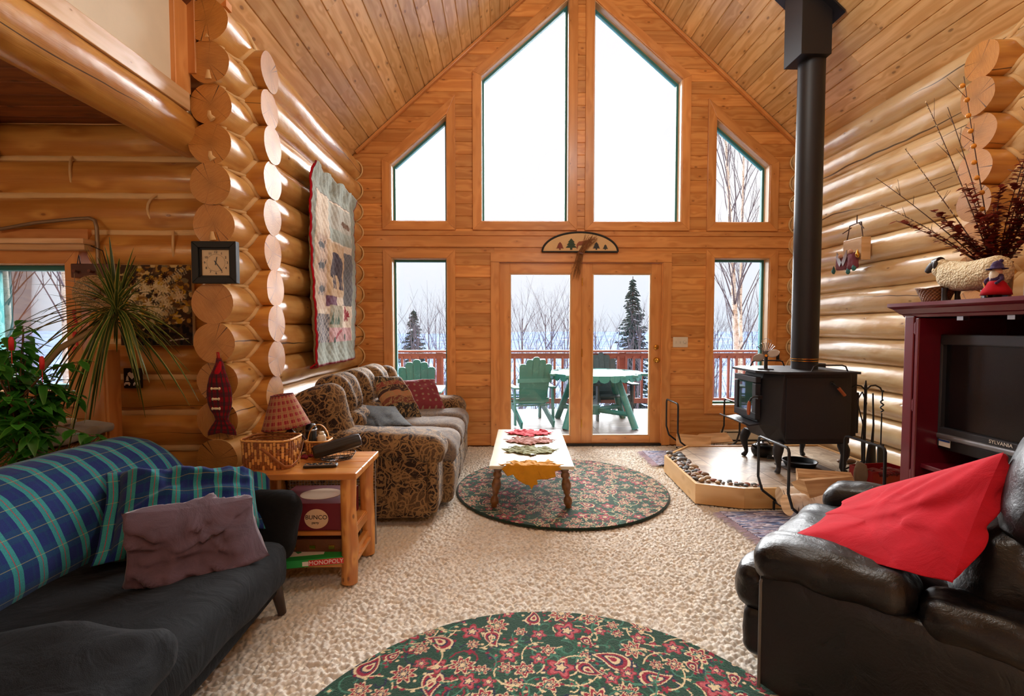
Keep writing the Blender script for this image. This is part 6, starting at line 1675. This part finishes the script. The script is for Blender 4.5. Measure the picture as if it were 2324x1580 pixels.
mb=MB();mb.tube([(-.03,.026,.065),(-.036,.0,.004)],.0025,6);mb.build('walking_stick',M['strip_b'],t,local=True)
# vase with dried branches
t=thing('branch_vase','glass vase of dried twigs, red eucalyptus and orange berries behind the sheep','vase',(2.35,2.27,TP))
M['brownglass']=plain('smoky_glass',rgb(70,58,50),.1,spec=1.,coat=.8)
mb=MB();mb.lathe([(0,0),(.05,0),(.055,.05),(.058,.12),(.052,.17),(.056,.185),(.052,.185),(.048,.17),(.0,.165)],(0,0,0),28);mb.build('vase_body',M['brownglass'],t,local=True)
M['twig']=plain('dark_twig',rgb(74,46,34),.7,var=.2);M['euc']=leafmat('red_eucalyptus',rgb(124,44,34),rgb(146,58,42),.3);M['berry']=plain('orange_berry',rgb(226,150,40),.35,coat=.3);M['bud']=plain('willow_bud',rgb(206,186,150),.8)
rs=random.Random(13);tips=[((-.20,.46,.88),2),((-.15,.30,.78),1),((-.28,.62,.62),0),((-.34,.44,.42),1),((-.20,.66,.40),0),((-.06,.02,.92),3),((-.02,-.16,.80),1),((.05,-.34,.74),1),((-.08,.12,.95),3),((-.12,.20,1.0),0),((.0,-.42,.55),0)]
tips=[((-.10,.10,.98),3),((-.12,.16,.86),0),((-.16,.24,.92),1),((-.18,.34,.72),1),((-.24,.46,.60),0),((-.24,.42,.44),1),((-.20,.36,.34),2),((-.02,-.22,.80),1),((.0,-.30,.70),1),((.02,-.16,.66),2),((-.06,-.26,.48),2),((-.12,.22,.36),2),((-.10,-.10,.40),2),((-.12,.05,.45),2),((-.05,-.34,.40),2),((-.02,-.28,.60),2),((-.14,.14,.28),2),((-.12,-.06,.27),2),((.02,.05,.35),2),((-.1,.0,.3),2),((-.05,-.15,.32),2),((0,-.22,.4),2),((-.08,-.18,.5),2),((-.1,.12,.22),2),((.03,-.26,.3),2),((-.04,-.36,.36),2)]
for (dx,dy,dz),k in tips:
    st=MB();P0=V((0,0,.12));P2=V((dx,dy,.12+dz));P1=P0.lerp(P2,.45)+V((rs.uniform(-.02,.02),rs.uniform(-.03,.03),.05));
    pts=[]
    for i in range(10):
        u=i/9;pts.append(P0*(1-u)**2+P1*2*u*(1-u)+P2*u*u)
    st.tube(pts,[.0026*(1-.7*i/9)+.0006 for i in range(10)],6)
    if k in(0,1,3):
        for q in range(3):
            i=rs.randint(5,8);d=V((rs.uniform(-1,1),rs.uniform(-1,1),rs.uniform(.3,1.2))).normalized();L=rs.uniform(.06,.14);st.tube([pts[i],pts[i]+d*L],[.0015,.0008],4)
    st.build('twig',M['twig'],t,local=True)
    if k==1:
        b=MB()
        for i in range(16): p=pts[4+int(i*5/15)].lerp(pts[min(9,5+int(i*5/15))],(i*5/15)%1);b.blob(p+V((rs.uniform(-.005,.005),rs.uniform(-.005,.005),0)),(.0035,.0035,.006),6)
        b.build('willow_buds',M['bud'],t,local=True)
    if k==3:
        for i in range(9):
            b=MB();x=3+i*.7;p=pts[min(8,int(x))].lerp(pts[min(9,int(x)+1)],x%1);b.blob(p+V((-.008,rs.uniform(-.008,.008),0)),.012,10);b.build('orange_berry',M['berry'],t,local=True)
    if k==2:
        b=MB()
        for i in range(70):
            x=1.8+7.2*i/69;p=pts[min(8,int(x))].lerp(pts[min(9,int(x)+1)],x%1);an=rs.uniform(0,6.28)
            leaf(b,p,(math.cos(an),math.sin(an),rs.uniform(-.2,.7)),rs.uniform(.026,.044),rs.uniform(.011,.019),.1,3,r=rs.random())
        b.build('red_leaves',M['euc'],t,local=True)
t=thing('white_bottle','white bottle standing behind the vase on the armoire','bottle',(2.36,2.12,TP))
mb=MB();mb.lathe([(0,0),(.026,0),(.028,.02),(.027,.15),(.022,.19),(.013,.205),(0,.21)],(0,0,0),20);mb.build('bottle_body',M['beard'],t,local=True)
t=thing('rolling_pin','pale wooden rolling pin leaning at the back of the armoire top','rolling pin',(2.44,2.06,TP))
mb=MB();mb.tube([(0,0,.0),(0,.015,.06),(0,.02,.065),(0,.05,.16)],[.012,.012,.02,.018],12);mb.build('roller',M['jamb'],t,local=True)
t=thing('blue_glass_jar','small clear blue glass jar between the sheep and the doll','jar',(2.13,2.035,TP))
mb=MB();mb.lathe([(0,0),(.02,0),(.022,.05),(.018,.062),(0,.063)],(0,0,0),18);mb.build('jar_body',M['blueglass'],t,local=True)
# final size and place of the armoire and what stands in and on it
for nm,p in {'armoire':(2.621,2.016,-0.160),'television':(2.470,2.184,0.587),'video_recorder':(2.576,2.352,0.462),'cable_box':(2.576,2.352,0.388),'sheep_figurine':(2.386,2.442,1.471),'bread_basket':(2.397,2.643,1.471),'gnome_doll':(2.302,2.223,1.471),'branch_vase':(2.632,2.542,1.471),'white_bottle':(2.643,2.374,1.471),'rolling_pin':(2.733,2.307,1.471),'blue_glass_jar':(2.386,2.279,1.471)}.items():
    o=bpy.data.objects[nm];o.scale=(1.12,1.12,1.12);o.location=p
# ---------------- wall decoration on the right log wall
t=thing('angel_decoration','wooden block decoration with winged figures hanging on the right log wall','wall decoration',(3.20,4.37,1.83),0)
mb=MB();mb.box((3.18,4.32,2.03),(.085,.23,.20));mb.build('wood_block',M['jamb'],t,bevel=.004)
mb=MB()
for a,b in(((3.16,4.42,2.12),(3.17,4.40,2.26)),((3.17,4.40,2.26),(3.17,4.26,2.27)),((3.17,4.26,2.27),(3.16,4.22,2.12)),((3.17,4.28,2.26),(3.15,4.20,2.20)),((3.17,4.38,2.24),(3.14,4.45,2.20)),((3.16,4.30,2.27),(3.14,4.27,2.33))): mb.tube([a,b],[.006,.004],6)
mb.build('twig_handle',M['twig'],t)
mb=MB();mb.rbox((3.12,4.40,1.92),(.05,.16,.12),.024,10,wr=.01,ws=20);mb.rbox((3.115,4.27,1.93),(.05,.10,.15),.024,10,wr=.01,ws=20);mb.build('robed_figure',cloth('dusty_rose_robe',rgb(130,70,80),.5,200.),t)
for s in(-1,1):
    mb=MB();mb.prism([(0,0),(.09,.10),(.10,.05),(.07,.0),(.03,-.04)],(.006,0,0),M=lambda y,z,s=s:(3.085,4.38+s*y*.7,1.93+z));mb.build('wing',M['steel'],t)
mb=MB();mb.blob((3.09,4.40,1.985),.02,12);mb.blob((3.09,4.27,2.01),.02,12);mb.build('head',M['skin'],t)
for y,z in((4.50,1.86),(4.31,1.84),(4.20,1.97),(4.24,1.86)):
    mb=MB();mb.blob((3.10,y,z),(.018,.018,.026),10,nzf=.3);mb.tube([(3.10,y,z+.02),(3.10,y,z+.05)],[.012,.001],8);mb.build('ornament',M['teal'] if z<1.9 else M['brass'],t)
# ---------------- outlet and cords low on the right wall
t=thing('wall_outlet','ivory power outlet with a black plug low on the right log wall','outlet',(3.235,3.72,.30))
mb=MB();mb.box((3.235,3.72,.335),(.012,.075,.115));mb.build('plate',M['white'],t,bevel=.003)
mb=MB();mb.rbox((3.21,3.72,.35),(.04,.03,.03),.008,6);mb.tube([(3.19,3.72,.345),(3.15,3.70,.32),(3.12,3.68,.22),(3.10,3.70,.155)],.005,6);mb.build('plug_and_cord',M['black'],t)
# ---------------- fire tool stand
t=thing('fire_tool_set','black wrought iron fireplace tool set beside the stove','fireplace tools',(2.98,3.90,HZ))
def lt(mb,nm,mat=None): return mb.build(nm,mat or M['iron'],t,local=True)
mb=MB();mb.tube([(0,0,.06),(0,0,.72)],.011,10);mb.tube([(0,0,.70),(0,0,.76)],[.011,.004],10);lt(mb,'post')
for a in(.5,2.6,4.2,5.6):
    mb=MB();c,s=math.cos(a),math.sin(a);mb.tube([V((c*r,s*r,z)) for r,z in((0,.10),(.04,.06),(.09,.03),(.12,.01),(.14,.012),(.145,.03),(.13,.04))],.0075,8);lt(mb,'scroll_foot')
for s in(-1,1):
    mb=MB();mb.tube([(0,0,.68),(s*.04,-s*.0,.715),(s*.08,0,.72),(s*.12,0,.70),(s*.14,0,.665),(s*.15,0,.675)],.007,8);lt(mb,'hook_arm')
mb=MB();mb.tube([(.14,0,.68),(.14,0,.60)],.005,8);mb.tube([(.14,0,.60-.004*i) if 0 else (.14+.010*math.cos(i*1.1),.010*math.sin(i*1.1),.60-.008*i) for i in range(14)],.006,6);mb.tube([(.14,0,.49),(.14,0,.22)],.005,8);mb.box((.14,0,.15),(.05,.012,.16));lt(mb,'shovel')
mb=MB();mb.tube([(-.14,0,.68),(-.14,0,.55),(-.15,0,.05),(-.17,0,.03)],.005,8);lt(mb,'poker')
mb=MB();mb.tube([(.03,-.04,.66),(.035,-.05,.40),(.03,-.045,.22)],[.006,.007,.012],8);mb.tube([(.03,-.045,.24),(.02,-.05,.05)],[.03,.045],14,flat=.5);lt(mb,'brush')
mb=MB();mb.tube([(-.05,-.03,.67),(-.10,-.04,.60),(-.06,-.05,.44),(-.03,-.05,.3),(-.04,-.05,.06)],.005,8);mb.tube([(-.05,-.03,.67),(-.02,-.04,.58),(-.05,-.05,.44),(-.06,-.05,.3),(-.05,-.05,.06)],.005,8);lt(mb,'tongs')
# ---------------- red metal box with gloves
t=thing('red_crate','red metal box holding gloves on the hearth beside the armoire','box',(2.88,3.60,HZ),.15)
M['redmetal']=plain('red_metal',rgb(150,24,32),.35,.2,coat=.4)
mb=MB()
for c,s in(((0,-.10,.065),(.34,.006,.13)),((0,.10,.065),(.34,.006,.13)),((-.17,0,.065),(.006,.2,.13)),((.17,0,.065),(.006,.2,.13)),((0,0,.004),(.34,.2,.006))): mb.box(c,s)
mb.build('metal_box',M['redmetal'],t,local=True,bevel=.002)
t=thing('work_gloves','pair of dark red quilted work gloves lying in the red box','gloves',(2.88,3.58,HZ+.008),.15)
M['glove']=cloth('dark_red_glove',rgb(96,22,28),.6,200.,.8,16.)
for s in(-1,1):
    mb=MB();mb.rbox((s*.07,-.02,.09),(.10,.13,.05),.022,10,wr=.006,ws=20)
    for k in range(4): mb.tube([(s*.07-.036+k*.024,-.06,.10),(s*.07-.04+k*.026,-.10,.115),(s*.07-.042+k*.028,-.135,.11)],[.013,.012,.009],10)
    mb.tube([(s*.07+s*.045,-.02,.10),(s*.07+s*.065,-.06,.12)],[.014,.010],10);mb.build('glove',M['glove'],t,local=True)
# canvas log bag
t=thing('paper_bag','crumpled grey paper bag with slots beside the fire tools','bag',(2.72,3.56,HZ),.3)
mb=MB();mb.grid(lambda u,v:V((.14*(u-.5)*2*.6,-.02+.03*math.sin(u*7+v*3),.0+.20*v*(1-.5*u))),14,14);o=mb.build('bag_panel',M['greycloth'],t,local=True);o.modifiers.new('Solidify','SOLIDIFY').thickness=.004
t=thing('hearth_stones','two small rocks on the hearth behind the fire tools','rocks',(3.05,4.15,HZ))
for x,y,r in((0,0,.035),(-.06,.03,.025)):
    mb=MB();mb.blob((x,y,r*.6),(r*1.4,r,r*.6),12,nzf=.3);mb.build('rock',pm[0],t,local=True)
# ---------------- deck
DZ=-.08
M['deckw']=wood('weathered_deck',rgb(98,90,86),rgb(74,68,64),rgb(50,44,42),rough=.6,coat=.1,kn=.03,var=.12)
M['railw']=plain('red_brown_rail',rgb(148,86,74),.6,bs=.1,var=.1)
mb=MB()
for i in range(19):
    y=G+.16+i*.147+.07;
    for a,b in((-5,-1.9),(-1.9,1.3),(1.3,4.4),(4.4,7.5)): mb.box(((a+b)/2,y,DZ-.02),(b-a-.004,.141,.036))
mb.build('deck',M['deckw'],kind='structure',label='weathered plank deck outside the glass doors',cat='deck')
RY=8.12
t=thing('deck_railing','red-brown wooden deck railing with square balusters','railing',(1.2,RY,DZ))
mb=MB();mb.box((1.2,RY-.02,.945),(12.,.14,.036));mb.build('top_rail',M['railw'],t,bevel=.004)
mb=MB();mb.box((1.2,RY,.865),(12.,.038,.09));mb.build('upper_stringer',M['railw'],t)
mb=MB();mb.box((1.2,RY,.105),(12.,.038,.085));mb.build('lower_stringer',M['railw'],t)
x=-4.2;i=0;bal=[]
while x<5.6:
    px=1140+1100*x/RY
    if (870<px<1030) or (1140<px<1490) or (1600<px<1760) or i<2:
        bal.append(x)
    x+=.1335;i+=1
proto=None
for x in bal:
    if proto is None:
        mb=MB();mb.box((0,0,0),(.036,.036,.74));proto=mb.build('baluster',M['railw'],t,local=True);proto.location=(x-1.2,-.045,.49-DZ)
    else:
        c=proto.copy();COL.objects.link(c);c.location=(x-1.2,-.045,.49-DZ)
for x in(-3.4,-1.05,2.03,4.4):
    mb=MB();mb.box((x,RY+.05,.42),(.11,.10,1.0));mb.build('post',M['railw'],t)
# ---------------- adirondack chairs
def paintw(name,c):
    t=NT(name);co=t.co();n=t.noise(co,14.,4.,.7);return t.fin(t.mix(t.math('MULTIPLY',t.math('GREATER_THAN',n,.60),.35),c,(c[0]*1.6+.05,c[1]*1.5+.05,c[2]*1.5+.05,1)),.5)
M['green']=paintw('green_paint',rgb(34,108,102));M['darkgreen']=paintw('dark_green_paint',rgb(38,62,66))
def adir(label,loc,rz,mat):
    t=thing('adirondack_chair',label,'chair',loc,rz)
    b=lambda mb,n,**k:mb.build(n,mat,t,local=True,**k)
    # faces local +y; back at -y
    n=5
    for i in range(n):
        x=(i-(n-1)/2)*.098;top=[.90,.965,1.0,.965,.90][i];mb=MB()
        th=.30;p0=V((x*.82,-.18,.30));d=V((x*.22,-math.sin(th),math.cos(th)))
        L=(top-.30)/math.cos(th);w0,w1=.040,.052
        s=V((1,0,0));nn=V((0,math.cos(th),math.sin(th)))
        poly=[(-w0,0),(w0,0),(w1,L-.04),(w1*.75,L-.01),(w1*.35,L),(-w1*.35,L),(-w1*.75,L-.01),(-w1,L-.04)]
        mb.prism(poly,nn*.018,M=lambda a,c,p0=p0,d=d,s=s:p0+s*a+d*c);b(mb,'back_slat')
    mb=MB();mb.beam((-.25,-.175,.36),(.25,-.175,.36),.06,.02);b(mb,'lower_brace')
    mb=MB();mb.beam((-.25,-.29,.66),(.25,-.29,.66),.06,.02);b(mb,'upper_brace')
    for i in range(5):
        mb=MB();y=.30-i*.105;mb.beam((-.26,y,.375-.025*i),(.26,y,.375-.025*i),.095,.018,side=(0,1,-.24));b(mb,'seat_slat')
    for s in(-1,1):
        mb=MB();mb.beam((s*.27,.34,.0),(s*.27,.34,.54),.09,.025,side=(0,1,0));b(mb,'front_leg')
        mb=MB();mb.beam((s*.235,.34,.34),(s*.235,-.46,.05),.10,.025,side=(0,.3,1));b(mb,'stringer')
        mb=MB();mb.prism([(-.05,.44),(.05,.44),(.09,.40),(.08,.1),(.03,-.34),(-.03,-.36),(-.05,-.3)],(0,0,.022),M=lambda x,y,s=s:(s*(.28)+x*s,y-.0,.545));b(mb,'armrest')
        mb=MB();mb.beam((s*.285,-.28,.0+.02),(s*.285,-.24,.545),.07,.022,side=(0,1,0));b(mb,'rear_leg')
    return t
adir('weathered green adirondack chair seen through the left glass door',(.40,7.20,DZ+.0),.22,M['green'])
adir('weathered green adirondack chair seen through the tall left window',(-1.16,6.70,DZ+.0),.12,M['green'])
adir('dark green adirondack chair behind the round table by the railing',(1.68,7.66,DZ),PI+.1,M['darkgreen'])
# round table
t=thing('picnic_table','round green log-legged table with a scalloped rim on the deck','table',(1.37,7.12,DZ))
mb=MB();sc_=[]
for k in range(7):
    a=-.60+k*.2;w=.098;h=math.sqrt(max(.01,.66**2-a*a));mb.box((a,0,.745),(.192,2*h,.03))
mb.build('table_top',M['green'],t,local=True)
for k in range(28):
    a=2*PI*k/28;c=V((.655*math.cos(a),.655*math.sin(a),0));tx=V((-math.sin(a),math.cos(a),0));mb=MB()
    mb.prism([(-.074,.03),(.074,.03),(.074,-.02),(.05,-.055),(.0,-.07),(-.05,-.055),(-.074,-.02)],V((math.cos(a),math.sin(a),0))*.016,M=lambda x,z,c=c,tx=tx:c+tx*x+V((0,0,.735+z)));mb.build('rim_scallop',M['green'],t,local=True)
for a in(.75,2.35,3.95,5.45):
    mb=MB();c,s=math.cos(a),math.sin(a);mb.tube([(c*.72,s*.62,0.0),(c*.38,s*.34,.73)],.048,14);mb.build('leg',M['green'],t,local=True)
for a in(.75,2.35,3.95,5.45):
    mb=MB();c,s=math.cos(a),math.sin(a);mb.tube([(c*.62,s*.54,.20),(0,0,.20)],.035,12);mb.build('cross_bar',M['green'],t,local=True)
mb=MB();mb.tube([(0,0,.14),(0,0,.27)],.08,16);mb.build('hub',M['green'],t,local=True)
# ---------------- land
def land():
    t=NT('hazed_forest_land');co=t.co();n=t.noise(co,.02,6.,.7);m=t.noise(co,.35,5.,.7);k=t.noise(t.scale(co,(.4,3.,1)),.01,4.,.6)
    c=t.ramp(t.math('ADD',t.math('MULTIPLY',n,.5),t.math('MULTIPLY',m,.5)),[(.40,rgb(84,98,128)),(.54,rgb(116,132,164)),(.68,rgb(160,172,196))])  # distance haze put into the ground colour as blue-grey
    c=t.mix(t.math('GREATER_THAN',k,.66),c,rgb(190,200,220));return t.fin(c,1.,spec=0.)
mb=MB();ys=[8.6,12,18,30,60,120,250,500,900,1500,2400]
zs=[-1.9,-2.3,-3.2,-5.5,-12,-24,-36,-48,-56,-50,-20]
rw=[]
def lf(u,v):
    x=v*(len(ys)-1);i=min(len(ys)-2,int(x));k=x-i;y=ys[i]*(1-k)+ys[i+1]*k;z=zs[i]*(1-k)+zs[i+1]*k
    X=(u-.42)*y*3.4+(u-.5)*6;return V((X,y,z+.006*y*nz(X/ max(8,y*.35),y*.01)+(.0025*y*max(0,u-.4) if y>800 else 0)))
mb.grid(lf,70,60);mb.build('ground_outside',land(),kind='structure',label='snowy valley and hills beyond the deck, tinted blue-grey for distance haze',cat='ground')
mb=MB();mb.grid(lambda u,v:V((-22+20*u,3.4+16*v,-1.2-.05*v*10)),6,6);mb.build('ground_side',land(),kind='structure',label='snowy ground outside the small left window',cat='ground')
# ---------------- bare trees
M['bark']=plain('grey_bark',rgb(116,108,112),.85,var=.25);M['wbark']=M['birch']
M['twigs']=plain('twig_bark',rgb(104,96,104),.9,var=.2);M['ygrass']=plain('brush_twigs',rgb(150,138,120),.9,var=.25)
def baretree(seed,H,r0,n1,depth,spread=.5,upb=.35):
    rs=random.Random(seed);tr=MB();tw=MB()
    def br(p,d,L,r,dep):
        k=4;pts=[p];q=V(p);dd=V(d)
        for i in range(k):
            dd=(dd+V((rs.gauss(0,.10 if dep else .025),rs.gauss(0,.10 if dep else .025),rs.gauss(.04,.05)))).normalized();q=q+dd*(L/k);pts.append(q)
        (tr if dep==0 else tw).tube(pts,[r*(1-.75*i/k) for i in range(k+1)],8 if dep==0 else 4 if dep<2 else 3,cap=False)
        if dep>=depth:return
        m=n1 if dep==0 else rs.randint(3,5)
        for j in range(m):
            f=rs.uniform(.28 if dep==0 else .25,1.);x=f*k;i=min(k-1,int(x));b=pts[i].lerp(pts[i+1],x-i);a=rs.uniform(0,6.28)
            base=(pts[i+1]-pts[i]).normalized();s=V((math.cos(a),math.sin(a),upb));nd=(base*(1-spread)+s.normalized()*spread*1.3).normalized()
            br(b,nd,L*(rs.uniform(.16,.30) if dep==0 and H>5 else rs.uniform(.28,.5))*(1.15-.5*f),r*(1-.7*f)*(.30 if dep==0 and H>5 else .55),dep+1)
    br(V((0,0,0)),V((rs.gauss(0,.02),rs.gauss(0,.02),1)),H,r0,0);return tr,tw
def mk(seed,H,r0,n1,depth,loc,name,label,grp,trm,**k):
    tr,tw=baretree(seed,H,r0,n1,depth,**k);t=thing(name,label,'tree',loc,0,grp);tr.build('trunk',trm,t,local=True);tw.build('branches',M['twigs'],t,local=True);return t
b1=mk(3,9.5,.085,34,3,(5.0,9.9,-2.3),'birch_tree','tall forked birch filling the right-hand windows beside the stove',None,M['wbark'],spread=.42,upb=1.0)
b2=mk(5,8.5,.06,28,3,(5.25,10.6,-2.4),'birch_tree','slimmer pale birch just right of the tall one beyond the right windows',None,M['wbark'],spread=.42,upb=1.)
b3=mk(9,6.,.045,20,3,(5.5,9.6,-2.2),'birch_tree','thin birch at the right edge of the windows beside the stove',None,M['wbark'],spread=.42,upb=1.)
rs=random.Random(21)
s1=mk(11,4.2,.035,14,3,(1.2,13.,-2.5),'bare_tree','leafless grey shrub tree standing beyond the deck railing','leafless trees beyond the railing',M['bark'],spread=.5,upb=.8)
s2=mk(12,4.2,.03,12,3,(-2.2,12.5,-2.5),'bare_tree','leafless grey shrub tree standing beyond the deck railing','leafless trees beyond the railing',M['bark'],spread=.5,upb=.8)
for i in range(60):
    Y=rs.uniform(10.5,17);X=rs.uniform(-.33,.62)*Y;s=rs.uniform(.72,1.12)*(.9+Y*.012)
    zb=-2.1-(Y-9)*.13
    top=1.33+rs.uniform(-.35,.30)*Y/12
    k=(top-zb)/4.2
    copy_tree(s1 if i%2 else s2,loc=(X,Y,zb),rz=rs.uniform(0,6.28),scale=(k*.95,k*.95,k))
l1=mk(31,8.,.08,34,3,(-6.2,7.2,-1.3),'birch_tree','birch trunk centred in the small left window',None,M['wbark'],spread=.42,upb=1.)
for i,(x,y,s) in enumerate(((-7.6,8.6,1.),(-8.3,8.4,.9),(-6.9,6.7,.8),(-8.8,10.3,1.1),(-9.6,9.4,1.),(-10.4,12,1.2))):
    c=copy_tree(l1,loc=(x,y,-1.3),rz=i*1.1,scale=s,label='bare birch in the thicket outside the small left window');c['group']='birches outside the small left window'
# ---------------- spruces
M['needle']=plain('spruce_needles',rgb(62,84,78),.9,var=.3);M['sbark']=plain('spruce_bark',rgb(86,70,62),.9,var=.2)
def spruce(label,loc,H,Rb,seed,irr=.35):
    rs=random.Random(seed);t=thing('spruce_tree',label,'tree',loc);tr=MB();tr.tube([(0,0,0),(0,0,H*.5),(0,0,H)],[H*.016,H*.01,H*.002],8);tr.build('trunk',M['sbark'],t,local=True)
    m=MB();z=H*.12;
    while z<H*.99:
        f=1-z/H;rb=Rb*(f**.85)*(1-irr*.5+irr*rs.random());n=int(6+7*f)
        for i in range(n):
            a=rs.uniform(0,6.28);L=rb*rs.uniform(.6,1.15)+.03;d=V((math.cos(a),math.sin(a),0));s=V((-math.sin(a),math.cos(a),0))
            p=V((0,0,z));pts=[p+d*L*q+V((0,0,-.28*L*math.sin(q*2.2)+.12*L*q*q+rs.uniform(-.03,.03))) for q in(0,.35,.7,1.)]
            m.tube(pts,[.012,.01,.008,.004],4,cap=False)
            for j in range(int(5+L*9)):
                q=rs.uniform(.15,1.);b=pts[0].lerp(pts[3],q)+V((0,0,-.15*L*math.sin(q*2.5)));w=(.10+.10*L)*(1.1-q*.5)*rs.choice((-1,1));e=b+s*w+d*abs(w)*.7+V((0,0,-.04-.03*rs.random()))
                nn=(e-b).cross(V((0,0,1))).normalized()*.034
                m.add([b-nn,b+nn,e+V((0,0,.012)),b+V((0,0,.03)),b+V((0,0,-.04)),e],[(0,2,1),(3,5,4),(0,5,3)])
        z+=H*.013+.012*f
    m.build('needles',M['needle'],t,local=True)
spruce('tall dark spruce seen through the right glass door',(4.85,18.,-3.2),6.45,1.3,1)
spruce('small spruce seen through the tall left window',(-3.55,19.5,-3.6),5.7,1.35,2)
SKY=1.08;EXPO=0.
SUNS=[('sun_sky',8,26,17.,50,(.97,.99,1.)),('sun_sky_left',-35,35,7.,70,(.95,.98,1.)),('sun_sky_right',50,35,7.,70,(.95,.98,1.))]
FILL_LIGHTS=[('upper_fill',(.95,2.6,4.1),85,(1.,.97,.92),.3),('rear_fill',(.9,-.8,3.0),42,(1.,.95,.88),.35),('left_warm_fill',(-3.2,.8,2.2),16,(1.,.80,.5),.15)]  # unseen point fills added to brighten the interior, no fixtures behind them
# ---------------- camera, light
cam=bpy.data.cameras.new('camera');co=bpy.data.objects.new('camera',cam);COL.objects.link(co);sc.camera=co
cam.sensor_width=36;cam.lens=36*1100/2324;cam.clip_start=.05;cam.clip_end=3000
pt=math.atan(45/1100);yw=math.atan(22/1100)
co.location=(0,0,1.33);co.rotation_euler=(PI/2-pt,0,-yw)
w=bpy.data.worlds.new('World');sc.world=w;w.use_nodes=True;nt=w.node_tree;nt.nodes.clear()
o=nt.nodes.new('ShaderNodeOutputWorld');b=nt.nodes.new('ShaderNodeBackground');nt.links.new(b.outputs[0],o.inputs[0])
tc=nt.nodes.new('ShaderNodeTexCoord');sx=nt.nodes.new('ShaderNodeSeparateXYZ');nt.links.new(tc.outputs['Generated'],sx.inputs[0])
rp=nt.nodes.new('ShaderNodeValToRGB');nt.links.new(sx.outputs[2],rp.inputs[0])
e=rp.color_ramp.elements;e[0].position=.0;e[0].color=(.80,.88,1.,1);e[1].position=.22;e[1].color=(.97,.97,1.,1)
nt.links.new(rp.outputs[0],b.inputs[0]);b.inputs[1].default_value=SKY
def sun(n,az,el,st,ang,c=(1,1,1)):
    l=bpy.data.lights.new(n,'SUN');l.energy=st;l.angle=math.radians(ang);l.color=c
    ob=bpy.data.objects.new(n,l);COL.objects.link(ob)
    d=V((math.sin(math.radians(az))*math.cos(math.radians(el)),math.cos(math.radians(az))*math.cos(math.radians(el)),math.sin(math.radians(el))))
    ob.rotation_euler=(-d).to_track_quat('-Z','Y').to_euler();return ob
for s in SUNS: sun(*s)
def lamp(n,loc,en,c,r):
    l=bpy.data.lights.new(n,'POINT');l.energy=en;l.color=c;l.shadow_soft_size=r
    ob=bpy.data.objects.new(n,l);COL.objects.link(ob);ob.location=loc
for s in FILL_LIGHTS: lamp(*s)
sc.view_settings.view_transform='Standard';sc.view_settings.look='None';sc.view_settings.gamma=1;sc.view_settings.exposure=EXPO
sc.view_settings.use_curve_mapping=False
